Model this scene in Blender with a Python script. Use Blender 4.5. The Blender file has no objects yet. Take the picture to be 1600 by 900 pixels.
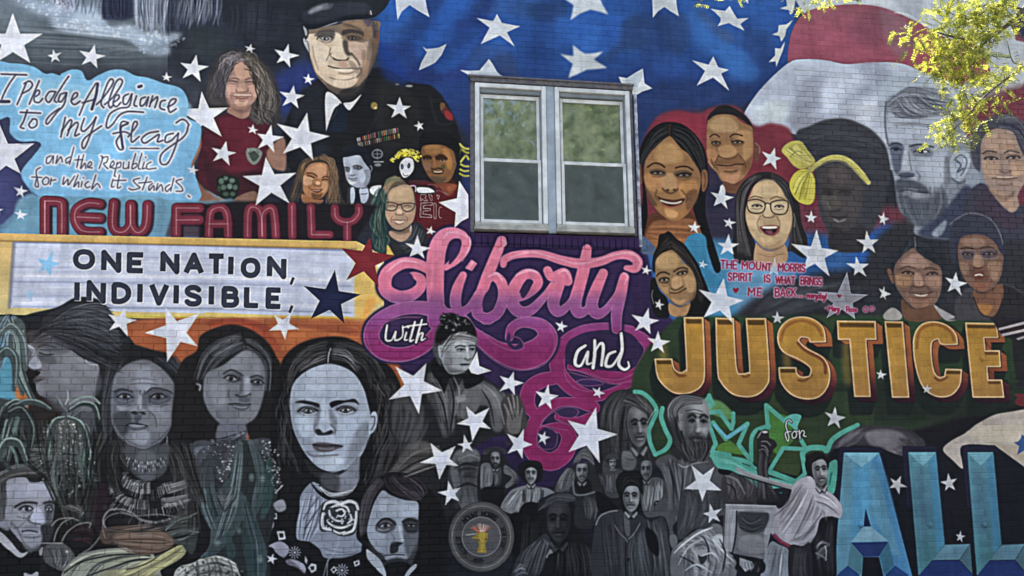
import bpy, bmesh, math, random
import numpy as np
from mathutils import Vector, Matrix, Euler
S = bpy.context.scene
COL = S.collection
R = math.radians
# ---------------------------------------------------------------- camera, sky, sun, exposure
PSI, PIT, ROL, DIST, EYE, FOC = 0.160238756, 0.174322496, -0.00975361646, 8.72469, 1.65150747, 1288.71
fwd = Vector((math.sin(PSI)*math.cos(PIT), math.cos(PSI)*math.cos(PIT), math.sin(PIT)))
rgt = Vector((math.cos(PSI), -math.sin(PSI), 0)); up = rgt.cross(fwd)
rg2 = rgt*math.cos(ROL)+up*math.sin(ROL); up2 = -rgt*math.sin(ROL)+up*math.cos(ROL)
cam = bpy.data.objects.new('camera', bpy.data.cameras.new('camera')); COL.objects.link(cam)
cam.matrix_world = Matrix(((rg2.x, up2.x, -fwd.x, 0), (rg2.y, up2.y, -fwd.y, -DIST), (rg2.z, up2.z, -fwd.z, EYE), (0, 0, 0, 1)))
cam.data.sensor_width = 36; cam.data.lens = FOC/1600*36; cam.data.clip_end = 3000; cam.data.clip_start = .05
S.camera = cam
SUN_EL, SUN_AZ = 58, 24          # azimuth clockwise from +Y: behind the wall and to the right
W = bpy.data.worlds.new('World'); S.world = W; W.use_nodes = True
nt = W.node_tree; sky = nt.nodes.new('ShaderNodeTexSky'); sky.sky_type = 'NISHITA'; sky.sun_disc = False
sky.sun_elevation = R(SUN_EL); sky.sun_rotation = R(SUN_AZ); sky.dust_density = 5; sky.ozone_density = .6
bg = nt.nodes['Background']; bg.inputs['Strength'].default_value = .12
nt.links.new(sky.outputs['Color'], bg.inputs['Color'])
sun = bpy.data.objects.new('sun', bpy.data.lights.new('sun', 'SUN')); COL.objects.link(sun)
sun.data.energy = 3.6; sun.data.angle = R(.5); sun.data.color = (1, .95, .86)
sd = Vector((math.sin(R(SUN_AZ))*math.cos(R(SUN_EL)), math.cos(R(SUN_AZ))*math.cos(R(SUN_EL)), math.sin(R(SUN_EL))))
sun.rotation_euler = sd.to_track_quat('Z', 'Y').to_euler(); sun.location = sd*40
S.view_settings.view_transform = 'Standard'; S.view_settings.look = 'None'; S.view_settings.gamma = 1
S.view_settings.exposure = 2.62
S.render.engine = 'CYCLES'
# ---------------------------------------------------------------- mural painter (paint laid on the wall, in sketch units; colours hold haze and uneven light)
PX0, PY0, PX1, PY1, PS = -150, -110, 1750, 1010, 1.45
PW, PH = int((PX1-PX0)*PS), int((PY1-PY0)*PS)
cv = np.zeros((PH, PW, 3), np.float32)
rng = np.random.default_rng(7)
def hexc(s):
    if len(s) == 3: s = ''.join(c*2 for c in s)
    return np.array([int(s[i:i+2], 16)/255 for i in (0, 2, 4)], np.float32)
def spline(P, closed, n=7):
    P = np.asarray(P, float); N = len(P)
    if N < 3: return P
    out = []
    t = np.linspace(0, 1, n, endpoint=False)[:, None]
    for i in range(N if closed else N-1):
        if closed: a, b, c, d = P[(i-1) % N], P[i], P[(i+1) % N], P[(i+2) % N]
        else: a, b, c, d = P[max(i-1, 0)], P[i], P[i+1], P[min(i+2, N-1)]
        if np.allclose(b[:2], c[:2]): continue
        out.append(.5*((2*b)+(c-a)*t+(2*a-5*b+4*c-d)*t*t+(3*b-a-3*c+d)*t**3))
    if not closed: out.append(P[-1:])
    return np.concatenate(out)
def box1(m, r, ax):
    # one box pass of (fractional) radius r
    k = int(r); f = r-k
    m = np.moveaxis(m, ax, 0)
    n = m.shape[0]
    c = np.concatenate([np.zeros((1,)+m.shape[1:], np.float32), np.cumsum(m, 0, dtype=np.float64).astype(np.float32)])
    def win(q):
        i0 = np.clip(np.arange(n)-q, 0, n); i1 = np.clip(np.arange(n)+q+1, 0, n)
        return c[i1]-c[i0]
    s = win(k)
    if f > 0: s = s*(1-f)+win(k+1)*f
    return np.moveaxis(s/(2*k+1+2*f), 0, ax)
def blur(m, r):
    if r < .15: return m
    for _ in range(2):
        m = box1(box1(m, r, 0), r, 1)
    return m
def bbox(xs, ys, pad):
    x0 = int(max(0, np.floor(xs.min()-pad))); x1 = int(min(PW, np.ceil(xs.max()+pad)+1))
    y0 = int(max(0, np.floor(ys.min()-pad))); y1 = int(min(PH, np.ceil(ys.max()+pad)+1))
    return x0, y0, x1, y1
SUB = 4
def fillmask(P, pad):
    x0, y0, x1, y1 = bbox(P[:, 0], P[:, 1], pad)
    if x1 <= x0 or y1 <= y0: return None
    W, H = x1-x0, y1-y0
    X = P[:, 0]-x0; Y = (P[:, 1]-y0)*SUB
    xa, ya, xb, yb = X, Y, np.roll(X, -1), np.roll(Y, -1)
    rows, xs, sg = [], [], []
    for a, b, c, d in zip(xa, ya, xb, yb):
        if b == d: continue
        s = 1.
        if b > d: a, b, c, d, s = c, d, a, b, -1.
        r0 = max(0, int(np.ceil(b-.5))); r1 = min(H*SUB-1, int(np.ceil(d-.5))-1)
        if r1 < r0: continue
        r = np.arange(r0, r1+1)
        rows.append(r); xs.append(a+(c-a)*((r+.5)-b)/(d-b)); sg.append(np.full(len(r), s))
    if not rows: return None
    r = np.concatenate(rows); x = np.clip(np.concatenate(xs), 0, W-.001); s = np.concatenate(sg)
    xi = x.astype(int); f = x-xi
    acc = np.bincount(r*(W+2)+xi, s*(1-f), H*SUB*(W+2))+np.bincount(r*(W+2)+xi+1, s*f, H*SUB*(W+2))
    acc = np.cumsum(acc.reshape(H*SUB, W+2), 1)[:, :W]
    m = np.clip(np.abs(acc), 0, 1).reshape(H, SUB, W).mean(1)
    return m.astype(np.float32), x0, y0, x1, y1
def strokemask(P, w, pad, flat=False):
    # P: n x 2, w: n widths
    x0, y0, x1, y1 = bbox(P[:, 0], P[:, 1], pad+w.max()/2+1)
    if x1 <= x0 or y1 <= y0: return None
    m = np.zeros((y1-y0, x1-x0), np.float32)
    n = len(P)
    for i in range(n-1):
        a, b = P[i], P[i+1]; ra, rb = w[i]/2, w[i+1]/2; R = max(ra, rb)+1.2
        u0 = int(max(x0, min(a[0], b[0])-R)); u1 = int(min(x1, max(a[0], b[0])+R+2))
        v0 = int(max(y0, min(a[1], b[1])-R)); v1 = int(min(y1, max(a[1], b[1])+R+2))
        if u1 <= u0 or v1 <= v0: continue
        gx = np.arange(u0, u1)[None, :]+.5-a[0]; gy = np.arange(v0, v1)[:, None]+.5-a[1]
        d = b-a; L = max(d@d, 1e-9)
        tt = (gx*d[0]+gy*d[1])/L; t = np.clip(tt, 0, 1)
        D = np.hypot(gx-t*d[0], gy-t*d[1]); c = np.clip(ra+(rb-ra)*t-D+.5, 0, 1)
        lw = np.minimum(1, (ra+(rb-ra)*t)*2+.15); c = c*lw
        if flat:
            Ls = L**.5
            if i == 0: c = c*np.clip(tt*Ls+.5, 0, 1)
            if i == n-2: c = c*np.clip((1-tt)*Ls+.5, 0, 1)
        s = m[v0-y0:v1-y0, u0-x0:u1-x0]; np.maximum(s, c, out=s)
    return m, x0, y0, x1, y1
def colour(spec, x0, y0, x1, y1):
    if spec[0] in 'vh' and ':' in spec:      # several paints blended from one to the next along an axis
        st = [q.split(':') for q in spec[1:].split(',')]
        p = np.array([float(q[0]) for q in st]); c = np.array([hexc(q[1]) for q in st])
        if spec[0] == 'v':
            y = (np.arange(y0, y1)+.5)/PS+PY0
            return np.stack([np.interp(y, p, c[:, k]) for k in range(3)], -1)[:, None, :].astype(np.float32)
        x = (np.arange(x0, x1)+.5)/PS+PX0
        return np.stack([np.interp(x, p, c[:, k]) for k in range(3)], -1)[None, :, :].astype(np.float32)
    return hexc(spec)
def comp(mm, spec, a=1., b=0.):
    if mm is None: return
    m, x0, y0, x1, y1 = mm
    if b > 0: m = blur(m, b)
    m = (m*a)[:, :, None]
    r = cv[y0:y1, x0:x1]
    r += (colour(spec, x0, y0, x1, y1)-r)*m
class Fr: x, y, s = 0., 0., 1.
def topx(P):
    P = np.asarray(P, float).copy()
    P[:, 0] = (P[:, 0]/Fr.s+Fr.x-PX0)*PS; P[:, 1] = (P[:, 1]/Fr.s+Fr.y-PY0)*PS
    return P
def draw(cmd, col, pts, a=1., b=0., w=2., n=8, j=0., t=0, f=0, g=0., z=0., dx=0, dy=0):
    k = PS/Fr.s
    b *= k*1.1
    if cmd == 'v': pts = np.array(pts, float).reshape(-1, 3); wid = pts[:, 2]; pts = pts[:, :2]
    elif cmd == 'e': pts = np.array(list(pts)+[0]*(6-len(pts)), float).reshape(-1, 2)
    else: pts = np.array(pts, float).reshape(-1, 2)
    if cmd == 'e': ea = pts.ravel()[4] if pts.size > 4 else 0; er = pts[1]+g/2; pts = pts[:1]
    pts = pts+np.array([dx, dy])
    if cmd in 'pck' and g > 0:
        Q = topx(pts)
        if cmd == 'c': Q = spline(Q, True)
        if cmd != 'k': Q = np.concatenate([Q, Q[:1]]); comp(strokemask(Q, np.full(len(Q), g*k), 2*b), col, a, b)
    if cmd == 'p': P = topx(pts); comp(fillmask(P, 2+2*b), col, a, b)
    elif cmd == 'c': P = spline(topx(pts), True); comp(fillmask(P, 2+2*b), col, a, b)
    elif cmd == 'e':
        cx, cy = pts[0]; rx, ry = er; an = np.radians(ea)
        th = np.linspace(0, 2*np.pi, 40, endpoint=False)
        q = np.stack([cx+rx*np.cos(th)*np.cos(an)-ry*np.sin(th)*np.sin(an), cy+rx*np.cos(th)*np.sin(an)+ry*np.sin(th)*np.cos(an)], 1)
        comp(fillmask(topx(q), 2+2*b), col, a, b)
    elif cmd == 'k':        # a five-pointed star from its tips
        T = topx(pts); out = []
        for i in range(5):
            a0, a1, b0, b1 = T[i], T[(i+2) % 5], T[(i+1) % 5], T[(i-1) % 5]
            d1, d2 = a1-a0, b1-b0; den = d1[0]*d2[1]-d1[1]*d2[0]
            s = ((b0[0]-a0[0])*d2[1]-(b0[1]-a0[1])*d2[0])/den
            out += [T[i], a0+d1*s]
        comp(fillmask(np.array(out), 2+2*b), col, a, b)
    elif cmd in 'su':
        P = topx(pts)
        if cmd == 'u': P = spline(P, False)
        W = np.full(len(P), (w+g)*k)
        if t: W = W*(np.sin(np.linspace(0, 1, len(P))*np.pi)**.6*.9+.1)
        comp(strokemask(P, W, 2*b, f), col, a, b)
    elif cmd == 'v':
        P = spline(np.concatenate([topx(pts), (wid*k)[:, None]], 1), False)
        comp(strokemask(P[:, :2], np.maximum(P[:, 2]+g*k, .5), 2*b, f), col, a, b)
    elif cmd == 'h':        # n brush strands between two guide curves of equal length
        P = topx(pts); m = len(P)//2; A, B = P[:m], P[m:]
        cols = col.split('/')
        for i in range(int(n)):
            q = (i+.5)/n+rng.uniform(-.4, .4)/n
            C = A*(1-q)+B*q+rng.normal(0, j*k, (m, 2))
            C = spline(C, False, 5)
            if z:
                T = np.gradient(C, axis=0); T /= np.hypot(T[:, 0], T[:, 1])[:, None]+1e-6
                C = C+np.stack([-T[:, 1], T[:, 0]], 1)*(np.sin(np.arange(len(C))*rng.uniform(.7, 1.1)+rng.uniform(0, 6))*z*k)[:, None]
            l = len(C); s0 = int(rng.uniform(0, .25)*l*t); s1 = l-int(rng.uniform(0, .25)*l*t)
            C = C[s0:s1]
            if len(C) < 2: continue
            W = w*k*rng.uniform(.6, 1.3)*(np.sin(np.linspace(0, 1, len(C))*np.pi)**.5*.85+.15)
            comp(strokemask(C, W, 2*b), cols[rng.integers(len(cols))], a*rng.uniform(.6, 1), b)
def ticks(col, pts, n=10, w=2., a=1., b=0., j=0., f=0):     # short strokes laid from one guide curve across to another
    P = topx(np.array(pts, float).reshape(-1, 2)); m = len(P)//2; k = PS/Fr.s
    A, B = spline(P[:m], False, 12), spline(P[m:], False, 12); cols = col.split('/')
    for i in range(int(n)):
        q = np.clip((i+.5)/n+rng.normal(0, .15)/n, 0, 1)
        pa = A[int(q*(len(A)-1))]; pb = B[int(q*(len(B)-1))]
        C = np.array([pa, pb])+rng.normal(0, j*k, (2, 2))
        comp(strokemask(C, np.array([w, w*.7])*k*rng.uniform(.7, 1.2), 2*b*k, f), cols[rng.integers(len(cols))], a*rng.uniform(.5, 1), b*k)
def dots(col, pts, n=20, w=5., a=1., b=0.):     # dabs strewn in an outline
    P = np.array(pts, float).reshape(-1, 2); k = PS/Fr.s; cols = col.split('/'); c = 0
    x0, y0 = P.min(0); x1, y1 = P.max(0)
    Q = np.roll(P, -1, 0)
    while c < n:
        x, y = rng.uniform(x0, x1), rng.uniform(y0, y1)
        if ((((P[:, 1] > y) != (Q[:, 1] > y)) & (x < (Q[:, 0]-P[:, 0])*(y-P[:, 1])/(Q[:, 1]-P[:, 1]+1e-9)+P[:, 0])).sum() % 2) == 0: c += .05; continue
        c += 1; an = rng.uniform(-1, 1)
        draw('e', cols[rng.integers(len(cols))], [x, y, w*rng.uniform(.5, 1.2), w*rng.uniform(.4, .8), an*60], a=a*rng.uniform(.5, 1), b=b)
def run(txt, **over):
    for ln in txt.strip().split('\n'):
        ln = ln.split('#')[0].strip()
        if not ln: continue
        if ln[0] == '@':
            Fr.x, Fr.y, Fr.s = [float(q) for q in ln[1:].split()]; continue
        head, pts = ln.split(';')
        hd = head.split(); kw = {}
        for q in hd[2:]: kw[q[0]] = float(q[1:])
        kw = {('f' if k == 'f' else k): v for k, v in kw.items()}
        P = [float(q) for q in pts.replace(',', ' ').split()]
        col = hd[1]
        if 'col' in over: col = over['col']
        kw.update({k: v for k, v in over.items() if k not in ('col', 'soft')})
        if over.get('soft') and hd[0] == 'h' and kw.get('w', 2) > 5.5: kw.update(a=kw.get('a', 1.)*(.8 if over['soft'] == 2 else .6), w=kw['w']*(.9 if over['soft'] == 2 else 1.15), b=kw.get('b', 1)+(.8 if over['soft'] == 2 else 2), j=kw.get('j', 0)*1.6, t=1)
        if hd[0] == 'x': ticks(col, P, **kw)
        elif hd[0] == 'd': dots(col, P, **kw)
        else: draw(hd[0], col, P, **kw)
def fr(x, y, s): Fr.x, Fr.y, Fr.s = x, y, s

def face(cx, cy, w, h, rot=0., turn=0., L='a8aeb3', M='74797e', D='17181b', side=1, beard=0., smile=0., b=1., neck=1):
    # a small head in grisaille: lit planes, sockets, brows, nose, lips
    ca, sa = np.cos(np.radians(rot)), np.sin(np.radians(rot)); tn = turn*.3
    def q(P, feat=True):
        P = np.array(P, float).reshape(-1, 2).copy()
        if feat: P[:, 0] = P[:, 0]*(1-.16*abs(turn))+tn*(1-.25*np.abs(P[:, 1]))
        X, Y = P[:, 0]*w/2, P[:, 1]*h/2
        return np.stack([cx+X*ca-Y*sa, cy+X*sa+Y*ca], 1).ravel()
    u = h/100.
    if neck:
        draw('c', D, q([-.5, .6, .5, .6, .55, 1.35, 0, 1.6, -.55, 1.35], False), b=2.5*u, a=.75)
        draw('c', M, q([-.35, .8, .2, .8, .1, 1.35, -.2, 1.35], False), b=3*u, a=.5)
        for s in (-1, 1): draw('p', L, q([s*.62, 1.0, s*.72, 1.25, s*.28, 1.6, s*.05, 1.42], False), b=1.6*u, a=.75)
        draw('u', D, q([-.7, 1.2, -.3, 1.62, 0, 1.45, .3, 1.62, .7, 1.2], False), w=2.6*u, b=1.2*u)
    draw('c', M, q([-.78, -.72, -.5, -1, 0, -1.08, .5, -1, .78, -.72, .88, -.2, .8, .35, .5, .84, .12, 1.04, -.12, 1.04, -.5, .84, -.8, .35, -.88, -.2], False), b=1*b)
    draw('c', L, q([-.55, -.85, 0, -.95, .5, -.85, .5, -.45, 0, -.35, -.55, -.45]), b=9*u, a=.75)
    draw('c', L, q([-.7*side, -.02, -.3*side, .05, -.28*side, .35, -.5*side, .55, -.72*side, .3]), b=6*u, a=.85)
    draw('c', L, q([.3*side, .05, .6*side, 0, .6*side, .25, .35*side, .35]), b=6*u, a=.5)
    draw('c', L, q([-.22, .78, 0, .72, .22, .78, .14, .96, -.14, .96]), b=5*u, a=.7)
    draw('c', D, q([.62*side, -.8, .9*side, -.5, .9*side, .2, .6*side, .8, .15*side, 1.05, .45*side, .5, .58*side, 0]), b=7*u, a=.7)
    for s in (-1, 1):
        draw('c', D, q([s*.14, -.22, s*.4, -.32, s*.66, -.2, s*.6, -.03, s*.36, 0, s*.16, -.06]), b=4*u, a=.62)
        draw('u', D, q([s*.12, -.27, s*.36, -.4, s*.66, -.3]), w=5.2*u, b=1.4*u)
        draw('c', L, q([s*.22, -.12, s*.4, -.17, s*.56, -.12, s*.4, -.06]), b=1.4*u, a=.6)
        draw('u', D, q([s*.18, -.13, s*.38, -.2, s*.6, -.12]), w=3*u, b=.8*u)
        draw('e', D, list(q([s*.39, -.125]))+[3.6*u, 3.2*u], b=.6*u)
        draw('u', M, q([s*.2, -.02, s*.4, .04, s*.6, -.02]), w=2.6*u, b=1.2*u)
        draw('u', D, q([s*.26, .28, s*.44, .46, s*.46, .66]), w=2.4*u, b=2*u, a=.6)
    draw('v', L, np.concatenate([np.append(p, wd) for p, wd in zip(q([-.02, -.22, 0, 0, .03, .22]).reshape(-1, 2), (5*u, 6*u, 10*u))]), b=2*u)
    draw('c', D, q([.1*side, -.2, .16*side, 0, .26*side, .26, .12*side, .3, .06*side, .1]), b=2.4*u, a=.65)
    draw('c', D, q([-.2, .29, 0, .34, .2, .29, .14, .38, -.14, .38]), b=1.6*u, a=.85)
    draw('c', D, q([-.26, .42, .26, .42, .34, .56, -.34, .56]), b=3*u, a=.35+.3*beard)
    draw('u', D, q([-.32, .54-.08*smile, 0, .57+.03*smile, .32, .54-.08*smile]), w=3.6*u, b=1*u)
    draw('u', L, q([-.18, .64, 0, .66, .18, .64]), w=4*u, b=1.6*u, a=.7)
    draw('u', D, q([-.2, .74, 0, .77, .2, .74]), w=4*u, b=2*u, a=.6)
    if beard:
        draw('c', D, q([-.78, .1, -.6, .5, -.3, .45, 0, .42, .3, .45, .6, .5, .78, .1, .8, .7, .35, 1.15, -.35, 1.15, -.8, .7]), b=4*u, a=.8*beard)
        draw('u', L, q([-.18, .62, 0, .64, .18, .62]), w=3.4*u, b=1.2*u, a=.5)
# ---- backgrounds
run(r'''
@0 0 1
p 2a2f3e; -160 -120 1760 -120 1760 1020 -160 1020
# waterfall
p v-110:7d90a4,0:6a7f94,40:5c707f,110:4c5a66,130:3d4554; -160 -120 262 -120 262 140 -160 140
p 2e3647 b8; 262 -120 262 60 270 150 560 300 600 120 600 -120
p 3a4152 b8; -160 100 250 105 330 130 330 260 -160 260
@0 0 5
c 8fa6bd b26 a.9; 60 -60 600 -60 560 120 330 130 180 60
c a9bcd6 b16 a.9; 200 -40 380 40 560 30 760 60 760 190 560 230 420 190 380 120 250 80
c b4b6d4 b14 a.8; 400 -60 560 -60 560 60 440 60
c b8cbe2 b14 a.9; 420 210 640 190 830 210 1000 190 1130 250 1240 260 1230 330 1080 330 900 280 700 270 500 250
c a6bad2 b14 a.8; 1000 300 1240 270 1400 250 1420 300 1330 340 1330 420 1180 430 1060 350
c b9cce4 b12 a.9; 560 120 760 110 840 190 800 240 620 230
p 363a55 b7; 800 -60 1040 -60 1040 140 960 160 800 150
h 1f2536/49546e/2a3048 b3 a.8 w14 n22 j6 t1; 800 -60 800 60 800 150 1040 -60 1040 70 1040 140
h c2cbe2/a8b6d4/7c8aa8 b4 a.8 w14 n26 j8 t1; 1050 -60 1060 80 1060 240 1330 -60 1300 100 1290 300
h 303a52/56647e/8695b4/222a3c b4 a.75 w13 n46 j8 t1; 1260 -60 1250 80 1260 290 1640 -60 1640 60 1600 210
h 8fa2bf/b9c9e4 b3 a.6 w8 n14 j9 t1; 1080 -40 1120 40 1100 200 1560 -60 1480 60 1450 240
h a9b8d4/5d6a88/262d40 b3 a.6 w9 n30 j9 t1; 400 -60 430 0 420 40 800 -60 780 40 780 150
h cfdcf0/8ea2ba b3 a.55 w8 n34 j10 t1; 360 140 640 180 900 200 430 240 800 290 1250 330
h 2d3546/93a5ba b4 a.45 w8 n26 j8 t1; 0 200 350 220 700 260 0 480 600 500 1300 480
h 95a9be b5 a.5 w7 n10 j6 t1; 480 330 700 330 1010 340 880 420 1060 400 1260 420
c 2c3340 b16 a.9; 1370 330 1640 200 1640 700 1480 640 1360 560
c 6f8193 b22 a.5; 0 40 200 120 350 240 0 240
@300 0 5
h 8f9cba/2a3148/55627f b3 a.7 w9 n34 j8 t1; -60 -60 -40 100 -60 240 270 -60 250 60 240 190
c 252b38 b20; 270 -80 900 -80 860 400 640 560 400 330 280 200
c 34424a b20 a.6; -40 230 220 230 330 380 240 420 60 480
c 35384c b10 a.5; 420 60 560 30 600 160 560 330 440 320
c 3c3f55 b10 a.35; 610 110 720 90 690 300 600 280
h 39404e/1d222d b3 a.7 w8 n20 j8 t1; 290 0 320 120 300 300 660 -30 640 120 620 330
c 2b3a78 b26 a.9; 640 600 920 480 1080 700 900 800 700 900 660 700
@0 0 5
d d4e0f2/b8c8e0/e8eefa b3 a.7 w16 n90; 400 150 640 130 800 200 1040 200 1240 250 1330 330 1200 340 900 280 500 240
d c4d4ea/9cb0cc b3 a.6 w14 n60; 1000 330 1400 260 1440 300 1340 420 1150 430
h dfe6f6/a8b6d2/2a3248 b2 a.8 w4 n60 j5 t1; 1060 -60 1060 60 1090 200 1640 -60 1600 60 1560 200
h 1c2334/12182a b2 a.7 w6 n26 j5 t1; 1080 -60 1080 60 1100 220 1640 -60 1620 60 1580 200
h 12182a/3a4460 b2 a.8 w7 n22 j5 t1; 800 -60 800 60 820 150 1040 -60 1040 60 1030 130
d d8e2f4/bccae2 b2.5 a.8 w12 n60; 120 0 560 0 640 120 400 130 200 60
@300 0 5
h c8d2ea/8c9aba b2 a.6 w4 n26 j6 t1; -60 -60 -50 60 -60 200 240 -60 240 40 220 160
# flag blue
@0 0 1
c v-110:2e5aa6,60:2c55a0,130:27427f,220:2b3868 b6; 572 -130 572 -130 1262 -130 1262 -130 1250 0 1240 55 1230 110 1200 150 1150 166 1090 172 1040 200 1010 240 1003 330 1003 330 690 330 690 330 735 230 700 180 660 140 610 110 590 60
@600 0 5
c 2d5fb4 b22 a.9; 0 60 200 150 400 -60 0 -60
c 2c5cb0 b24 a.85; 150 200 400 30 700 -60 760 -60 640 60 380 330 200 440 100 400
c 28447f b24 a.85; 0 300 250 280 430 60 560 -60 430 -60 380 -60 210 120 40 250
c 293a78 b24 a.9; 0 350 220 330 230 480 180 620 600 640 640 500 480 560 200 470
c 35507f b18 a.5; 700 20 1000 0 1340 60 1330 180 900 110 740 100
c 2a3f86 b20 a.8; 560 200 740 80 800 -60 900 -60 820 90 800 300 700 420 600 580
c 2f5eb2 b20 a.8; 320 380 600 260 740 200 740 320 640 460 480 560 380 520
c 334878 b20 a.9; 700 380 880 350 1000 420 1060 600 980 640 700 600
c 26406e b22 a.9; 1120 40 1380 -20 1440 60 1440 160 1260 190 1140 130
c 2f5cab b22 a.8; 1240 160 1620 140 1620 380 1400 340 1280 260
c 2a4f96 b22 a.6; 1060 440 1300 400 1420 460 1400 600 1100 600
@900 0 5
c 2f5db0 b26 a.8; -60 120 300 100 430 160 400 320 200 400 60 380 -60 300
c 2b4372 b22 a.9; 420 120 820 110 900 180 860 380 780 520 620 500 480 380 200 480 330 330
c 3767b0 b20 a.9; 880 100 1010 150 1150 300 1350 420 1430 560 1380 640 1220 600 1080 420 960 380
c 2c4a86 b20 a.7; 1150 260 1500 230 1540 460 1430 520 1300 360
c 45587f b14 a.6; 1000 90 1120 200 1240 300 1160 330 1000 180 940 80
c 2e59a4 b20 a.8; 1240 -60 1480 -60 1520 200 1440 220 1340 130
c 3258a8 b18 a.7; 560 400 760 410 840 560 700 600 600 540
c 263a6a b22 a.8; 440 700 900 640 1250 660 1400 740 1200 790 1000 800 800 880 700 1100 460 1100
@0 0 1
v 1f3870 b9 a.55; 690 -20 10 660 40 26 620 90 22 600 130 10
v 3a74cc b9 a.5; 640 -10 8 625 30 20 604 70 14
v 1e3468 b10 a.55; 760 -20 12 740 40 26 690 90 24 650 150 12
v 3568bc b9 a.5; 790 -10 8 775 60 20 735 110 16
v 20356a b11 a.6; 860 -20 14 850 50 30 840 100 24 830 120 10
v 3a72c4 b9 a.5; 940 30 10 920 70 24 900 110 16
v 1f3366 b11 a.6; 1000 -10 14 1030 50 30 1010 100 24 960 150 14
v 3c76c8 b9 a.55; 1075 20 8 1110 70 22 1165 110 18
v 213668 b10 a.55; 1160 20 12 1190 80 24 1215 120 14
h 2a58a8/213a78/3a6cb8 b4 a.25 w5 n70 j10 t1; 600 0 680 60 760 100 1240 -20 1200 60 1190 130
# lower-left blue/purple
@0 0 1
c 3d4264 b6; -160 190 60 190 80 260 60 330 0 380 -160 380
c 4a4f86 b6 a.7; -160 250 0 250 30 310 -20 370 -160 370
c v300:7fb2d0,366:7aa3ba b2; 20 345 60 300 330 300 330 372 0 366 0 366
''')
# ---- flag stripes, upper right
run(r'''
@1180 0 3.81
p bcd; 0 900 0 900
c v-110:a8b4c8,20:b4c0d2 b2; 290 -500 2250 -500 2250 700 1000 600 290 80
c c6cede b10 a.8; 640 -60 800 -60 790 60 700 60
c 8f9cb2 b10 a.6; 800 -60 980 -60 990 120 900 80
c b9c6de b1; 0 570 190 380 300 350 430 358 540 380 700 370 870 378 1000 430 1140 500 1250 620 1500 660 1700 700 1700 1000 700 1000 240 800 -60 740
c 8e9ab4 b22 a.85; 300 470 400 440 380 620 300 700 200 740 220 620
c 97a5c0 b18 a.8; 620 380 800 400 760 520 560 620 520 600 640 500
c 9fb0c6 b18 a.7; 800 440 1000 460 1050 500 800 640 740 600
c c9d6ee b16 a.9; 420 500 540 440 500 620 400 680
c d0daee b16 a.8; 560 660 700 600 700 720 520 700
c cbd9e4 b14 a.8; 0 640 180 600 180 720 20 730
c 8f98b0 b14 a.8; 200 700 420 690 560 660 620 700 400 710 260 800
c v0:8c5666,60:94536a,100:8a4c60 b1; 195 365 215 200 290 80 420 40 600 25 760 45 900 100 1000 150 1100 210 1200 240 1300 260 1400 420 1300 520 1010 430 870 378 700 370 540 380 430 358 300 350 230 355
c a05a72 b14 a.7; 380 240 600 180 760 250 740 360 500 360 400 330
c 7f4c62 b14 a.6; 540 200 640 60 760 60 740 280 600 250
c 8a6478 b14 a.6; 740 60 900 120 960 300 860 340 780 250
c 9c4f66 b12 a.6; 900 300 1060 300 1060 420 960 400
u d8dfea w5 b1 a.8; 830 75 900 85 980 125 1010 160
c v30:8a5262,140:7c4454 b3; 1540 130 1700 100 2250 60 2250 700 1560 700 1450 650 1460 540 1600 500
c b3bed0 b3; 1400 300 1460 230 1700 260 2250 260 2250 420 1600 480 1400 400
c aab2c4 b4; 1240 500 1400 480 1500 560 1450 700 1380 760 1240 640
# red below white
@0 0 1
c v160:7a3846,260:74323f,420:6e3542 b2; 995 330 998 250 1012 205 1030 180 1060 172 1090 178 1112 168 1150 166 1180 196 1205 192 1232 200 1245 225 1300 300 1300 430 995 430
c 913348 b6 a.7; 1020 200 1060 176 1100 182 1100 210 1050 200 1010 240
c 6a3a4a b5; 1195 330 1500 330 1500 400 1195 400
c 6e3a4a b5; 1490 180 1760 150 1760 500 1500 420
c 2d3350 b4; 1590 20 1590 20 1760 20 1760 60 1600 60
''')
# ---- middle right grounds
run(r'''
@0 0 1
c 33304a b4; 1090 260 1150 290 1190 420 1120 430 1095 340
c 3a68a8 b5; 1110 380 1480 370 1490 500 1040 500 1020 370
c 4f93bd b5 a.9; 1080 385 1200 390 1200 490 1090 490
c 2c5a9c b5 a.8; 1240 370 1290 370 1280 420 1240 420
c 2f62b4 b5 a.9; 1340 380 1395 350 1405 420 1340 420
c 7fa8cc b4 a.6; 1150 400 1240 420 1230 480 1150 480
c 2b2d38 b5; 1160 480 1240 435 1330 420 1400 410 1440 480 1400 520 1160 520
h 4a5060/20242e/5c6374 b2 a.7 w3 n22 j2 t1; 1170 490 1210 450 1300 440 1200 500 1300 480 1400 440
c 30343f b4; 1395 350 1760 340 1760 520 1395 520
# JUSTICE ground
p v480:31492f,560:2a4029,660:2f452c b2; 990 560 1010 545 1075 494 1600 492 1760 480 1760 660 1560 660 1430 672 1300 712 1230 720 1080 720 990 640
c 1e2a24 b6 a.7; 1300 600 1590 600 1590 640 1440 660 1300 660
# bottom right black
c 1b1a22 b3; 1300 700 1400 680 1560 640 1760 630 1760 1020 1290 1020 1290 800
c 20202a b4; 1040 720 1300 720 1300 1020 560 1020 560 760 800 690 
# purple
c v350:3a2b57,470:35284f,600:33274b,740:2c2342 b1; 540 520 560 470 590 440 605 400 655 365 700 350 735 335 735 335 1000 345 1000 345 1012 400 1030 470 1050 500 1080 540 1010 600 985 640 960 690 900 740 820 770 700 760 640 700 560 640
p 1f1a33 a.8 b.6; 735 378 1000 388 1000 391 735 381
# lower left dark
c 221f1e b3; -160 470 60 480 200 500 420 500 600 560 640 700 640 1020 -160 1020
''')
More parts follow.
